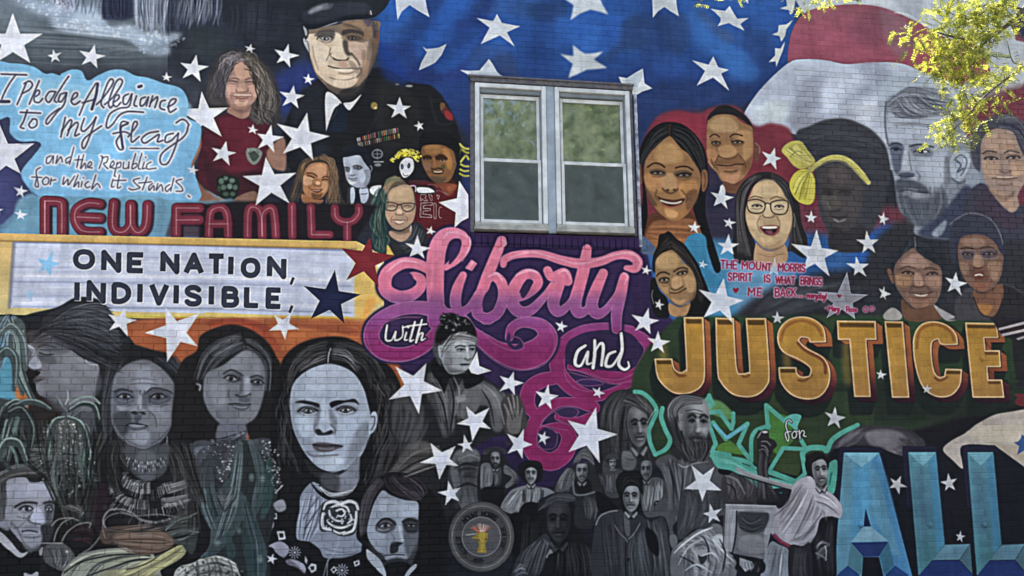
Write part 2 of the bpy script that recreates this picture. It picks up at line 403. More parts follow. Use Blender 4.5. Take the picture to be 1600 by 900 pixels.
# ---- marquee sign
run(r'''
@0 0 1
p v366:d8b878,480:d8c890,520:cdb878; -160 362 0 364 560 378 600 400 600 498 560 502 200 496 -160 488
p v366:e0bc7c,378:cfae6c; 0 365 558 378 558 389 0 376
p d6bc6c b.5; 22 376 558 388 558 391 24 380
p c9d2e8; 22 375 553 390 553 495 200 487 14 480
@0 350 5
p 8f9ac0 b3; 112 125 2765 195 2765 215 112 150
h aab3d2/e4e9f8/b4bcd8/d4daee b4 a.8 w9 n26 j3; 110 150 1300 165 2765 215 80 650 1200 640 2765 720
p 8f9bbb b5 a.8; 95 445 1600 460 2765 480 2765 490 1600 470 95 455
p 8b97b6 b5 a.7; 95 330 560 335 560 343 95 338
p 8b97b6 b5 a.7; 95 560 560 562 560 572 95 570
p 7f8cab b4 a.8; 100 640 1700 655 2765 690 2765 700 1700 668 100 650
p e8edfa b5 a.8; 95 390 1600 400 2765 430 2765 455 1600 430 95 415
p e8edfa b5 a.7; 95 600 1600 610 2765 640 2765 655 1600 630 95 620
p 7d8194 b5 a.8; 95 130 125 130 85 660 60 660
p dccf6c b3; 980 705 2765 750 2765 762 980 735
p dfc97c; 1600 690 2765 740 2765 780 1600 740
@300 340 4.5
p d9b968 b2; 0 142 1160 175 1160 215 0 185
p e8cc80 b2 a.8; 0 146 1160 180 1160 192 0 160
c e0c070 b4; 1135 440 1250 380 1300 480 1350 580 1250 640 1190 760 1140 760
c e09a4c b14 a.7; 1240 560 1290 600 1220 740 1190 700
p d9b860 b2; 560 690 1200 700 1180 745 560 730
p ccd3e0 b5; 1140 400 1145 700 1120 700 1120 430
''')
# orange haloes
run(r'''
@0 0 1
c v480:b06a48,560:a45c3c,640:98583a b2; 200 505 260 497 560 500 600 520 620 560 640 640 560 640 430 620 430 720 380 720 300 620 130 560 180 520
@300 340 4.5
c a05038 b5; 100 745 300 720 480 760 620 900 560 940 400 800 200 780
c 8c4434 b5 a.8; 60 740 300 705 500 745 560 800 300 740
c b87044 b6 a.8; 700 800 900 770 1150 780 1200 860 1000 830 850 830 640 940
c 8f4a36 b5 a.7; 760 760 1100 770 1190 820 1190 840 900 790
@0 0 1
c b0603a b3; 395 640 425 630 428 700 405 680
c a86a3a b3; 610 590 640 600 645 640 628 650
c 6ba2bc b2; 0 590 20 575 40 620 20 650 -20 650
c 5f9db6 b2; -160 540 0 520 30 600 0 680 -160 680
c c07848 b2; 22 600 38 610 55 640 40 660 30 640
c b4733c b2; 36 645 52 640 42 668 34 668
''')
# ---- people, upper left
run(r'''
# officer: uniform
@0 0 1
c 1c1e24 b1; 478 140 505 120 540 132 590 105 640 128 680 138 712 190 722 250 700 330 560 330 480 300 440 230 455 170
c 252a36 b3 a.8; 455 165 505 140 512 300 480 290
c 2a2c2a b4 a.6; 590 130 640 135 660 220 600 240
c 1e3a8a b4 a.7; 588 60 620 90 640 130 600 120
u 2c2e33 w1.5 b1; 600 135 590 180 560 230
u 33363a w2 b1 a.7; 672 150 680 185 690 195 712 190
@560 120 6.43
e 6e7478 b3; 390 75 22 8 0 0
e 8f979a b3; 510 92 36 12 0 0
e 8a7a48 b4; 158 290 34 36 0 0
e c9b987 b3; 172 312 16 12 0 0
c 5a2e33 b5; 830 265 870 280 950 400 950 440 900 430 860 380 825 330
c 8a3238 b5; 870 340 940 370 940 430 880 410
c 76603c b4 a.8; 825 265 870 270 860 320 825 330
x 8a8c94/3a2a2c/a63c3c/d0c0a0/4a7a6a/c8a050/e0e0e8/2a2a34 b1 w12 n34; -10 620 200 555 405 515 -5 660 205 605 412 560
x c9b070/8a3030/d8d8d8/40684a/9a9aa4/202028 b1 w12 n32; -5 665 205 612 414 565 5 705 210 655 420 610
s 14161a w8 b1; -20 660 410 565
e 6f7684 b2; 190 775 58 50 0 0
e 1b1e28 b2; 190 775 42 34 0 0
s 7d8492 w8 b1; 190 730 190 820
s 7d8492 w7 b1; 150 775 230 775
s 98a0ac w10 b1; 155 854 250 854
e 747a80 b3; 195 885 34 18 0 0
# sleeve chevrons
@640 190 7.5
h c9c866/a8a84a/8a8a3a b2 w13 n3 j3; 585 265 570 330 560 390 640 300 600 360 590 460
u c2c25e w26 b2; 585 262 640 310 690 320
u a6a648 w26 b2; 620 330 660 360 690 365
u b9b858 w24 b2; 600 470 660 400 690 440
u b5b656 w24 b2; 600 500 640 520 690 525
u b9ba5a w24 b2; 595 560 640 580 690 575
u a5a64c w24 b2; 590 610 640 635 690 635
# officer face
@460 0 5.294
c 7c6a5a b1; 105 270 130 240 660 170 700 260 690 380 640 520 600 640 540 740 420 790 320 760 240 690 180 620 140 520 120 400
c d3c2ae b1.5; 105 300 170 275 330 265 380 290 420 300 560 360 620 340 600 480 560 560 520 680 440 730 360 725 280 690 230 650 180 600 150 520 125 430
c cdb4a4 b6; 440 350 560 350 610 350 600 470 560 560 500 450 450 390
c e0d4c0 b6 a.9; 330 280 380 285 410 380 430 470 380 490 310 470 300 420 330 350
c e2d6c4 b9 a.8; 150 330 280 380 300 480 230 540 160 460
c 8a7058 b7 a.9; 410 170 620 170 650 300 640 360 560 330 420 340 390 280
c 9a7f66 b6 a.9; 480 190 560 200 590 250 500 240
c 4e443c b5 a.9; 400 340 440 340 450 420 480 450 440 460 410 420
c 443b38 b4; 400 250 480 240 560 260 575 300 540 285 470 275 400 290
c 5a4c40 b4; 430 290 520 290 570 320 520 335 450 330
e 34302e b2; 478 312 28 14 0 0
e 8f9088 b1.5; 470 308 8 7 0 0
c 4a4440 b6 a.85; 165 290 220 250 330 250 320 330 260 335 200 310
c b9ab9c b2; 200 335 230 300 290 300 300 335 250 345
e 2e3038 b1.5; 252 318 34 16 8 0
e c6ccd0 b1; 236 318 8 9 0 0
u 3a3430 w9 b2; 185 325 210 300 250 292 305 305
u 5a5048 w4 b1.5; 220 345 260 355 300 345
c 3c3634 b3; 310 470 350 490 420 495 450 470 440 500 380 505 330 495
c c8a898 b4; 370 510 430 505 440 550 400 560 370 545
u 54463c w5 b2; 265 500 290 450 310 440
u 3a332e w9 b2; 280 545 330 560 400 570 480 565 530 570
u 5a4a40 w16 b5; 540 560 555 590 520 640
c e8dccd b2; 330 575 400 568 490 572 480 588 400 592
u 7a6552 w9 b4; 370 605 440 610 490 595
u 4c3e34 w12 b5; 470 440 520 500 540 540
c 9a8068 b7 a.8; 560 420 620 440 620 560 590 640 540 700 500 720 560 560
c 6a5648 b7 a.9; 620 330 690 300 690 420 640 560 610 620 600 500
c b38d70 b6 a.7; 590 480 610 520 600 560 560 600
c 5a4c48 b7 a.7; 260 690 330 730 430 740 520 700 500 780 400 800 300 760
c 2c2c2e b5 a.8; 400 740 520 720 600 640 560 760 440 840 350 820
c c2c4ca b2; 75 320 100 305 125 340 125 430 100 400 80 360
u 4c4a4c w6 b3; 85 340 110 350 125 430
c 6a4a44 b4; 660 260 700 250 700 310 680 350
c 4c4468 b4 a.8; 570 160 640 160 620 220 590 200
# officer collar, tie
c d9e0ec b1; 262 765 390 850 330 900 268 1070 262 1070
c d9dfe8 b1; 555 780 470 900 440 905 405 855 480 840
p 1b2434 b1; 378 852 392 862 410 866 425 900 445 960 430 1090 270 1090 290 1010 335 915
u 59616c w6 b2 a.6; 300 1000 340 940 350 900
# cap
c 232833 b1; -20 120 60 40 240 -60 780 -60 780 20 740 80 680 130 600 155 450 160 330 185 200 225 110 235 75 215 60 240 30 160
c 2f3544 b6 a.9; 80 100 300 30 560 20 640 90 400 130 120 190
c 8c95aa b8 a.95; 115 95 180 50 270 30 280 60 200 90 130 115
c 5a6275 b5 a.7; 240 40 320 30 300 70 240 80
u b4bac8 w8 b2; 150 226 230 220 300 200 355 182
u 4b505c w8 b3; 440 165 500 155 560 135
c 1b1f29 b2; 60 200 200 200 340 170 440 130 640 120 660 140 450 165 330 185 200 232 100 240
s d9d5dc w7 b1; 630 90 636 120
s a0506a w5 b1; 618 100 624 118
c 24282f b3; 60 205 110 235 115 290 90 330 70 260
c 9fa6ac b2; 72 215 95 235 108 270 95 300 80 250
''')
# curly-haired girl
run(r'''
@280 60 2.8125
c 3a363b b5; 190 60 260 45 330 70 390 120 430 200 445 320 420 400 330 400 330 330 200 320 130 280 120 200 150 110
c 4f2430 b1; 95 470 110 400 200 330 270 350 320 345 380 360 400 430 370 620 340 680 300 690 200 700 120 660 80 600
c 632735 b5; 180 360 330 380 340 560 250 600 200 560
c 3a2028 b6 a.8; 100 480 150 560 240 590 360 580 340 680 150 680
c a87866 b3; 45 470 90 430 95 480 60 560 40 600 25 560
c 8a6454 b3; 70 620 110 660 160 700 140 740 90 720
c a07868 b3; 385 500 430 450 465 445 468 570 440 580 400 560
c 8a6858 b2; 230 710 330 670 340 730 260 770 230 740
h b98f7c/6a4c44/caa090 b1.5 w4 n8; 235 710 260 760 320 680 330 730
c 90715f b3; 150 700 220 710 190 740 140 730
c 1d2a26 b1; 165 640 170 610 210 600 260 615 262 650 250 700 215 712 175 690
e 5c7a66 b2; 185 628 12 14 0 0
e 628070 b2; 205 615 11 9 0 0
e 5f7c69 b2; 232 625 13 11 0 0
e 4d6a5a b2; 195 655 13 12 0 0
e 68857a b2; 222 650 12 13 0 0
e 4f6b5c b2; 246 655 11 12 0 0
e 3f594c b2; 205 684 13 10 0 0
e 45604f b2; 235 684 11 10 0 0
e 39503f b2; 175 660 8 14 0 0
c 7b8a80 b1.5; 295 490 330 480 365 500 350 540 325 555 300 530
c 3f5048 b1.5; 305 500 340 495 350 520 325 540
u b9c0b4 w2 b.5; 300 480 310 500 330 490 350 510 360 500
@320 70 6.923
c 4a4444 b4; 240 110 400 90 520 110 660 240 740 440 780 700 700 800 560 860 400 700 240 660 60 640 20 500 100 300
c b08a7e b2; 240 400 300 260 330 180 420 150 500 200 560 320 590 450 570 560 500 650 420 700 340 700 270 660 235 590 220 500
c a9806f b3; 290 660 480 640 480 760 400 800 300 760 240 720
c 8e6a60 b7; 300 680 420 700 500 640 470 720 380 740
c cda693 b6; 330 210 480 190 500 320 420 370 340 340
c c9a294 b6; 230 440 330 430 340 500 260 540
c cfa898 b6; 470 440 570 440 560 560 500 540
c c69e8c b5; 380 420 430 420 440 500 380 510 350 490
c cfab98 b5; 320 600 460 600 440 660 350 660
u 6a4a44 w10 b3; 265 378 300 362 350 365 370 380
u 6a4a44 w10 b3; 440 380 480 362 530 365 550 385
u 4a3434 w9 b2; 255 395 300 390 360 402
u 4a3434 w9 b2; 440 405 490 400 555 410
u 8a6458 w6 b2; 270 415 310 425 350 415
u 8a6458 w6 b2; 450 425 500 428 545 420
u 6e4a42 w7 b3; 335 480 345 505 370 512 430 512 465 500 470 470
u 5a3a38 w5 b2; 285 552 340 556 420 560 500 555
u e6d3c6 w8 b2; 320 543 380 545 460 545 500 545
u 8a5450 w13 b3; 335 570 400 585 470 572
u 6c4440 w6 b2; 370 605 410 612 440 605
u 7c584e w6 b3; 300 520 280 550 290 580
u 7c584e w6 b3; 490 510 515 550 500 590
c 7a564c b6 a.6; 230 560 260 600 280 660 250 660 225 600
h 3a3538/2c282c b3 w14 n16 j12 z26; 300 130 180 200 110 330 40 560 380 150 270 260 205 430 200 620
h 3a3530/2a2624 b3 w14 n22 j14 z26; 420 130 560 200 680 360 740 640 460 240 560 400 580 560 560 820
h 7c7484/5a5260/453f48/988e98 b2 w9 n34 j9 z22; 400 90 240 100 150 250 50 500 420 165 310 190 250 330 205 600
h 5c5048/8a7e6c/3a3430/9c9280 b2 w9 n50 j10 z22; 420 110 500 120 640 260 740 520 760 700 430 160 500 220 580 380 600 600 560 820
h 8f8578/6a6256/342f2e b2 w8 n30 j14 z22; 560 420 620 560 560 740 740 380 790 560 780 760
h aaa0a6/6e6672 b2 w7 n12 j6 z22; 300 100 230 160 250 240 420 120 330 130 300 200
h 4f5a3c/70805a b2 a.7 w6 n6 j4 z22; 440 170 500 230 460 180 520 250
h 3c3843/585060 b2 w10 n20 j10 z22; 130 240 80 420 30 600 240 330 200 460 210 640
h 2c2a2c/6c645a b2 w10 n16 j10 z22; 480 680 520 760 560 860 640 640 720 740 760 860
h c4bcae b1.5 a.7 w5 n8 j10 z22; 640 400 700 560 700 500 770 700
''')
# the smaller heads
run(r'''
# woman with long hair
@450 230 9
c 3c352e b4; 160 300 300 180 420 130 560 150 660 260 720 500 760 700 820 900 40 900 60 650 130 450
c 1c2438 b3; 120 700 300 720 460 740 540 700 620 760 620 960 100 960
c a87a58 b3; 220 380 260 290 340 225 480 215 560 260 580 400 570 560 540 640 460 720 380 740 300 720 240 660 205 560
c c99b78 b8; 280 300 420 240 520 260 540 380 440 440 380 380 290 360
c d0a683 b6; 220 400 330 420 360 500 260 540 210 500
c bf9570 b6; 480 480 560 500 540 600 480 640
c 9a6a4c b5; 190 660 320 700 440 740 500 740 440 810 260 810 200 760
h 8a6a4c/5e4c3c/a5835f/433a34 b3 w12 n26 j9 z8; 420 170 250 230 200 450 190 700 420 140 200 200 110 450 0 760
h 8c6c4e/6a5442/4b3c32/94795c b3 w13 n34 j9 z22; 430 150 560 200 580 420 570 620 530 820 480 120 640 200 690 420 700 640 720 860
h 4a4038/746658/2a2626 b3 w13 n20 j10; 160 400 120 560 60 760 210 560 180 680 130 780
u 4a3022 w14 b4; 270 365 330 362 380 385 410 410
u 4a3022 w13 b4; 480 430 520 412 570 420
u 3a2418 w14 b3; 270 400 320 410 370 432
u 3a2418 w13 b3; 480 462 520 450 560 462
u e2b890 w6 b3; 290 430 330 445 370 440
u 6b4630 w9 b4; 350 470 350 510 390 535 450 545 470 510
c e2b48e b5; 390 480 440 480 450 520 400 525
u 56301f w8 b3; 290 560 340 600 420 600 490 590
c 5a2c24 b3; 330 590 420 600 480 595 430 640 370 630
u d9c9b4 w9 b2; 350 600 400 612 450 605
c 5a3c2c b6 a.7; 330 640 430 660 480 640 460 720 380 740 340 700
# man in suit (grey)
@520 220 8.18
c 23252c b3; 130 120 180 60 330 60 440 130 480 260 520 400 480 560 200 640 140 400
c 3a3e48 b4; 190 620 260 580 520 640 520 860 380 860 200 860
c a7b0c4 b2; 135 210 200 200 340 185 400 270 460 340 480 440 460 520 420 580 330 600 240 570 190 520 165 430 150 350 135 290
c b9c3d3 b7; 200 210 340 200 340 290 220 300
c bcc9dc b6; 340 370 420 380 440 470 360 540 330 440
c 1c222e b2; 130 205 200 200 320 175 390 190 400 260 460 340 500 300 440 140 360 90 200 80 130 150
c 7d879b b6 a.8; 400 380 470 380 470 520 400 580 420 460
u 2c303a w12 b3; 145 345 180 335 210 350
u 2c303a w13 b3; 260 330 300 315 350 325 375 345
c 5c6475 b4; 150 345 210 345 215 390 170 400
c 4a5262 b4; 265 340 370 345 340 370 270 360
u c6d2e4 w14 b4; 235 360 232 400 225 430
u 3a414f w9 b3; 225 440 250 445 290 432
u 39404f w9 b2; 200 478 240 488 310 478
u 4d5566 w8 b3; 240 505 270 508 300 500
c d5deea b5; 200 500 240 520 300 530 260 560 215 545
c c3a99c b4 a.6; 165 400 190 470 185 520 165 460
u 8f9ab0 w14 b3; 480 320 500 350 480 400
u 232833 w6 b2; 485 340 492 370
c b7c2d4 b2; 225 620 265 590 280 640 290 700 270 790 230 800
c b4bfd4 b2; 340 620 440 590 460 700 420 790 360 790
c 1c2230 b2; 290 640 320 625 345 700 350 810 280 810 285 720
u 1f2430 w7 b1; 370 610 420 600 460 610
u 1f2430 w7 b1; 360 680 410 680 440 670
h 2a4a44/8fa4b4 b2 w5 n6; 460 800 520 700 520 820 560 720
# young man with dark hair
@640 190 7.5
c 19191b b3; 110 300 130 150 260 120 440 130 560 220 590 330 580 520 560 420 520 330 360 290 180 270 140 330
c 3a2018 b3; 190 680 240 700 500 680 560 760 560 900 440 900 200 720
c 4b2a30 b3; 0 690 200 690 240 760 100 760 0 740
c 5c2028 b3; 60 760 560 780 580 900 520 1300 260 1420 80 1380
c 7d5a3c b3; 140 320 180 280 360 270 460 310 520 360 540 480 520 600 470 690 400 720 300 700 230 650 190 590 150 500 135 400
c 9a7248 b7; 190 290 340 280 360 360 200 380
c a87848 b8; 370 320 450 330 500 460 490 560 440 540 420 430
c 8f6b54 b6; 160 480 240 480 250 560 190 560
c 3a2418 b5; 150 410 200 385 260 410 240 450 160 440
c 3a2418 b5; 300 410 370 380 430 410 440 450 320 450
u b27c5c w6 b3; 180 450 215 458 245 450
u c08a60 w7 b3; 345 460 385 468 430 458
u a5704a w12 b5; 290 430 290 490 300 520
u 2c1c16 w12 b4; 250 545 290 560 340 545 390 560
c 3a2218 b2.5; 255 572 300 582 360 584 405 570 380 608 330 618 285 606
u e6dac4 w12 b2; 285 585 330 592 380 585
c 5c4a3a b6 a.9; 250 640 400 650 430 640 400 720 300 720
c 3a4a2c b5 a.7; 380 500 420 520 400 560 370 540
u 7c6a6a w10 b4; 520 460 545 490 530 550
c 7a4432 b4; 290 730 420 720 520 730 560 760 480 860 420 860 360 780
c 9a5c40 b6 a.7; 440 760 520 740 540 780 460 820
''')
run(r'''
# child's drawing
@600 220 6.43
d e4d848/f0e660/c9b830/f4ee90/3a3410 b.8 w14 n300; 60 195 95 215 110 185 165 165 240 150 300 165 330 215 350 190 370 150 350 115 300 90 220 80 160 100 120 140
c 20222a b1; 150 290 160 210 220 160 290 180 312 240 300 310 240 375 190 378
c dfe4f2 b.7; 156 285 168 215 225 168 285 185 302 240 290 305 235 362 190 365
c 333845 b1; 172 280 170 240 185 232 196 260 188 285
c 333845 b1; 235 260 245 225 262 232 262 262 245 278
e 6c80b0 b1; 182 262 8 14 0 0
e 6c80b0 b1; 248 252 8 14 0 0
u 2a2d38 w6 b.6; 190 325 205 350 235 350 240 340
s 23252e w8 b.6; 235 370 236 435
c 1f212b b1; 320 450 480 455 520 510 480 545 330 530
c dde3f0 b.7; 336 470 420 468 470 480 508 512 450 524 345 520
u d9deea w12 b1; 262 455 300 450 320 470 318 510
u a64a8c w5 b1; 262 450 300 448 315 470
c 1f212b b1; 0 0 1 0 1 1
u 8a7a88 w5 b1; 500 530 540 500 600 520 640 540
u 8a7a88 w5 b1; 440 440 500 440 540 470
@520 220 8.18
c dfe4f0 b1; 475 600 530 575 620 570 590 650 560 710 500 690 470 650
u 20232e w9 b1; 600 560 520 560 470 610 470 660 530 710
# RIP lettering on the red shirt
@600 220 6.43
s d8c8cc w4 b.4; 368 545 365 602 378 602 380 580 405 602 440 602 410 575 425 560 415 542 370 540
s d8c8cc w4 b.4; 448 540 470 600 485 598 480 545 450 540
s d8c8cc w4 b.4; 528 545 548 545 556 560 545 590 530 545
s e0d0d4 w5 b.4; 370 625 470 620 490 625 485 645 398 650 396 680 465 680 465 700 396 705 392 735 475 745 480 770 365 765 362 740 370 625
s c8b4b8 w3 b.4; 380 635 375 750
s e0d0d4 w4 b.4; 500 630 515 625 525 640 522 780 508 785 502 760 500 630
s d4c0c4 w4 b.4; 582 670 562 665 552 690 552 750 565 778 580 770
# woman with glasses and green hair
@580 270 6.923
c 6b5c48 b4; 150 130 180 60 270 40 350 80 390 130 450 180 480 300 480 420 430 300 300 140 200 200 140 330
c 2a2e34 b3; 190 700 440 560 500 530 590 620 620 760 560 900 200 960 150 800
h 3f4450/585e6c/23262c b3 w14 n22 j6; 480 560 400 700 260 720 580 640 540 800 400 900
c b49880 b3; 160 300 200 190 290 140 400 130 450 190 470 320 480 420 450 520 400 580 330 615 260 610 200 560 160 480 140 400
c cdb292 b7; 210 210 300 160 420 170 440 300 300 310 200 290
c bd9c84 b4; 200 630 330 640 430 580 430 660 370 730 300 740 210 690
c 7d6652 b6 a.8; 210 610 300 640 400 600 410 640 300 670
c c7a488 b6; 160 430 240 420 250 500 190 520
c cba68c b6; 370 440 460 430 450 520 400 540
h b09878/8a7254/6a5640/c4ac88 b2 w9 n26 j6; 330 60 230 120 170 220 150 330 250 30 150 130 120 230 110 330
u 3a2c22 w9 b2; 140 320 200 318 260 330 300 345 350 332 420 328 475 335
u 2c2420 w8 b1.5; 145 330 150 380 180 405 230 410 270 390 285 350
u 2c2420 w8 b1.5; 325 350 345 395 380 420 430 410 460 380 470 338
u 3c3029 w8 b2; 285 350 305 345 325 350
u 5a4434 w9 b3; 190 360 230 352 265 365
u 5a4434 w9 b3; 350 362 385 352 430 365
u e0ccb0 w6 b2; 195 385 230 390 260 380
u e0ccb0 w6 b2; 355 390 390 395 430 385
u 7a5a48 w9 b3; 260 440 285 455 330 455 355 440
c dcbfa4 b4; 280 400 320 395 330 440 280 440
u 6e4438 w7 b2; 225 505 270 512 330 515 375 510
c e4d4c8 b2; 255 518 320 524 360 518 320 545 280 540
u 8c5c4c w8 b3; 250 540 300 560 350 545
u 6c5040 w6 b3; 235 470 210 500 225 530
u 6c5040 w6 b3; 375 470 395 500 380 530
u e8ecee w10 b2; 432 570 430 600 422 630
h 2f5048/4d6f60/1f3a38/6f8a78/28404c b3 w13 n44 j10 z22; 110 150 20 300 0 520 20 720 60 860 170 240 140 420 150 600 180 720 180 860
h 8aa08c/365c50/1a2c30 b2 w9 n30 j12 z10; 100 200 60 400 40 640 140 300 130 560 170 840
h 58684a/8a9468 b2 w8 n8 j5; 140 110 200 50 330 50 150 140 210 90 340 100
p dcb860 b2; 170 780 190 790 250 895 165 895
''')
# ---- lower left: four women, two bearded-era men, harvest
run(r'''
# woman in profile
@0 480 4.5
c 23262b b3; 60 120 200 50 400 0 540 -70 700 -50 800 60 880 170 960 300 900 420 780 500 740 700 640 860 400 800 500 500 480 300 330 180 200 170
c 34383f b6 a.8; 300 80 480 -20 700 0 760 100 700 200 560 260 420 220 330 160
h 4e5564/6b7283/2a2d34/3d424e b2 w7 n60 j7; 330 130 480 20 640 -40 780 -20 400 200 560 260 700 330 900 330
h 5c6474/888fa0 b2 a.8 w5 n14 j6; 380 80 440 150 520 220 600 40 680 110 740 200
h 2a2a2e/3c4450 b3 w10 n18 j8; 560 260 700 350 760 480 900 200 920 360 840 520
c 80848f b3; 180 265 240 240 300 180 400 220 480 280 580 360 700 410 715 500 700 640 640 740 520 760 420 700 330 650 270 610 250 560 255 500 285 455 225 440 195 410 230 330 200 290
c 969ba8 b7; 330 380 480 330 620 400 680 480 620 600 480 560 380 500
c 5f6370 b6 a.8; 270 230 400 220 500 300 420 330 330 300
c 5c6070 b6 a.7; 300 640 420 680 560 700 600 760 420 780 300 700
c 5c5050 b7 a.7; 180 180 300 170 360 240 270 290 200 250
c bcc2d2 b3; 250 330 280 370 290 420 240 435 200 410 220 370
u 3a3c46 w8 b2; 250 300 235 340 205 380
u d4d8e4 w8 b2; 180 265 220 280 245 310 225 340
u 4a4a56 w8 b3; 200 420 230 440 290 440
u 6a4e54 w10 b3; 250 490 280 490 320 500
u 4a404a w6 b2; 245 505 290 510 320 505
u 585c6c w9 b3; 290 300 350 305 440 300
u 484c5a w7 b3; 300 260 360 250 420 270
u 7a7f92 w12 b4; 520 420 545 450 520 470
u c8cedc w5 b2; 600 370 630 400 690 405
u 2a2a30 w12 b3; 700 410 715 480 700 560 710 640
u 9ba2ac w7 b2; 720 420 780 430 
c 4c4f5c b5; 430 700 640 740 700 660 690 900 520 980 440 800
c 302824 b4; 240 620 420 690 430 760 300 840 120 960 100 860 180 760
c 34302c b3; 130 860 280 880 300 960 120 960
# second woman, centre
@150 520 3.4625
c 252527 b3; 20 200 60 120 160 60 300 90 420 130 470 260 520 420 520 640 560 900 -20 900 20 700 -10 400
h 3a3f48/4a505c/1c1d20 b2 w6 n34 j5; 60 150 30 400 40 620 210 150 110 300 90 600
h 343a44/4c5462/191a1d b2 w6 n44 j5; 300 130 430 240 440 480 500 640 420 120 540 300 540 600 560 800
c 737a87 b3; 90 280 120 210 190 160 270 145 340 180 400 240 430 300 435 420 400 520 350 590 280 630 200 620 140 580 100 520 80 440
c 858c9a b8; 200 180 300 180 360 260 330 290 180 290 150 230
c 98a0b0 b6; 225 200 290 190 300 300 250 330 215 270
c 3c404a b6 a.85; 90 440 150 420 190 440 190 500 150 560 110 520
c 646b7c b8 a.8; 90 300 140 300 130 420 90 420
c 838b98 b8; 300 380 400 380 390 470 320 480
c 50566a b5 a.9; 100 315 150 300 205 330 205 370 150 390 100 370
c 4c5262 b5 a.9; 270 330 330 305 400 330 400 370 330 390 280 370
u 2b2e36 w8 b2.5; 100 320 140 305 195 320
u 2b2e36 w8 b2.5; 265 330 310 300 380 310 415 330
u 23252b w5 b1.5; 115 350 155 335 200 350
e 17181c b1.5; 170 347 15 10 0 0
u 6c7488 w4 b1; 115 362 160 372 200 358
u 23252b w5 b1.5; 290 345 340 330 385 348
e 17181c b1.5; 337 346 17 13 0 0
e c8d0dc b1; 345 342 3 4 0 0
u 6c7488 w4 b1; 300 362 340 372 390 355
u a6aebc w14 b4; 238 330 232 380 238 410
c 5c6374 b4 a.9; 250 330 280 340 275 400 260 410
c 808896 b3; 195 410 230 395 270 420 260 440 210 440
u 30333b w8 b2.5; 190 432 215 438 240 430 265 440
c 4c5162 b4; 205 445 250 445 230 485 208 480
u 2c2d34 w9 b2; 165 500 200 490 235 495 275 505
u b5bdcb w5 b1.5; 180 500 220 503 262 503
u 474c5a w12 b3; 190 518 230 524 270 512
c 959dab b6; 200 540 280 530 290 590 220 600
u 3c404c w8 b4; 120 560 180 610 260 640 340 600
c 474c59 b3; 150 600 240 640 340 600 340 680 300 800 200 800 160 700
h 9aa1ae/2a2b30/c4cad2 b1 w3.5 n14 j3; 170 670 240 690 310 670 170 740 240 760 310 730
d d0d4da/9a9ea6 b.6 w4.5 n60; 172 672 240 690 340 665 330 690 290 730 240 750 190 735
u 9ba1aa w5 b1.5; 385 560 380 620 350 680 300 780
u b9bec6 w3 b1; 380 600 360 660 320 740
h 85888c/2a2a2c/b4b6b8 b1.2 w5 n16 j4; 110 760 60 820 150 750 90 830
@0 680 4.0917
c 22211f b3; 400 180 560 150 980 140 1000 560 700 540 640 420
x c8cacc/8b8d90/5a5a5a b1 w7 n15; 755 240 800 300 850 320 920 320 815 230 850 280 890 290 940 290
x c8cacc/8b8d90 b1 w7 n24; 770 310 830 350 900 370 960 370 800 250 850 300 900 310 960 300
x b0b2b4/6c6c6c b1 w7 n34; 695 340 760 420 860 465 960 475 740 340 800 390 870 410 950 420
x 9c9ea0/4c4c4c b1 w7 n20; 690 250 695 320 720 360 760 400 720 260 730 310 760 350 800 380
x 8c8e90/4c4c4c b1 w6 n16; 820 480 880 500 940 510 1000 510 830 440 880 460 940 470 1000 470
x b4b6b8/6c6c6c b1 w7 n16; 1050 370 1100 350 1140 320 1190 290 1040 310 1080 300 1130 280 1170 250
x b4b6b8/6c6c6c b1 w7 n20; 1040 460 1110 450 1160 440 1220 410 1030 410 1100 400 1150 380 1200 350
h 50504c/2a2824 b2 w7 n14 j8; 700 30 740 160 800 230 780 20 830 130 880 220
d c8ccd4/e0e4ea/8a8e98 w5 n70 b.6; 818 145 920 155 980 145 985 200 900 230 840 220
''')
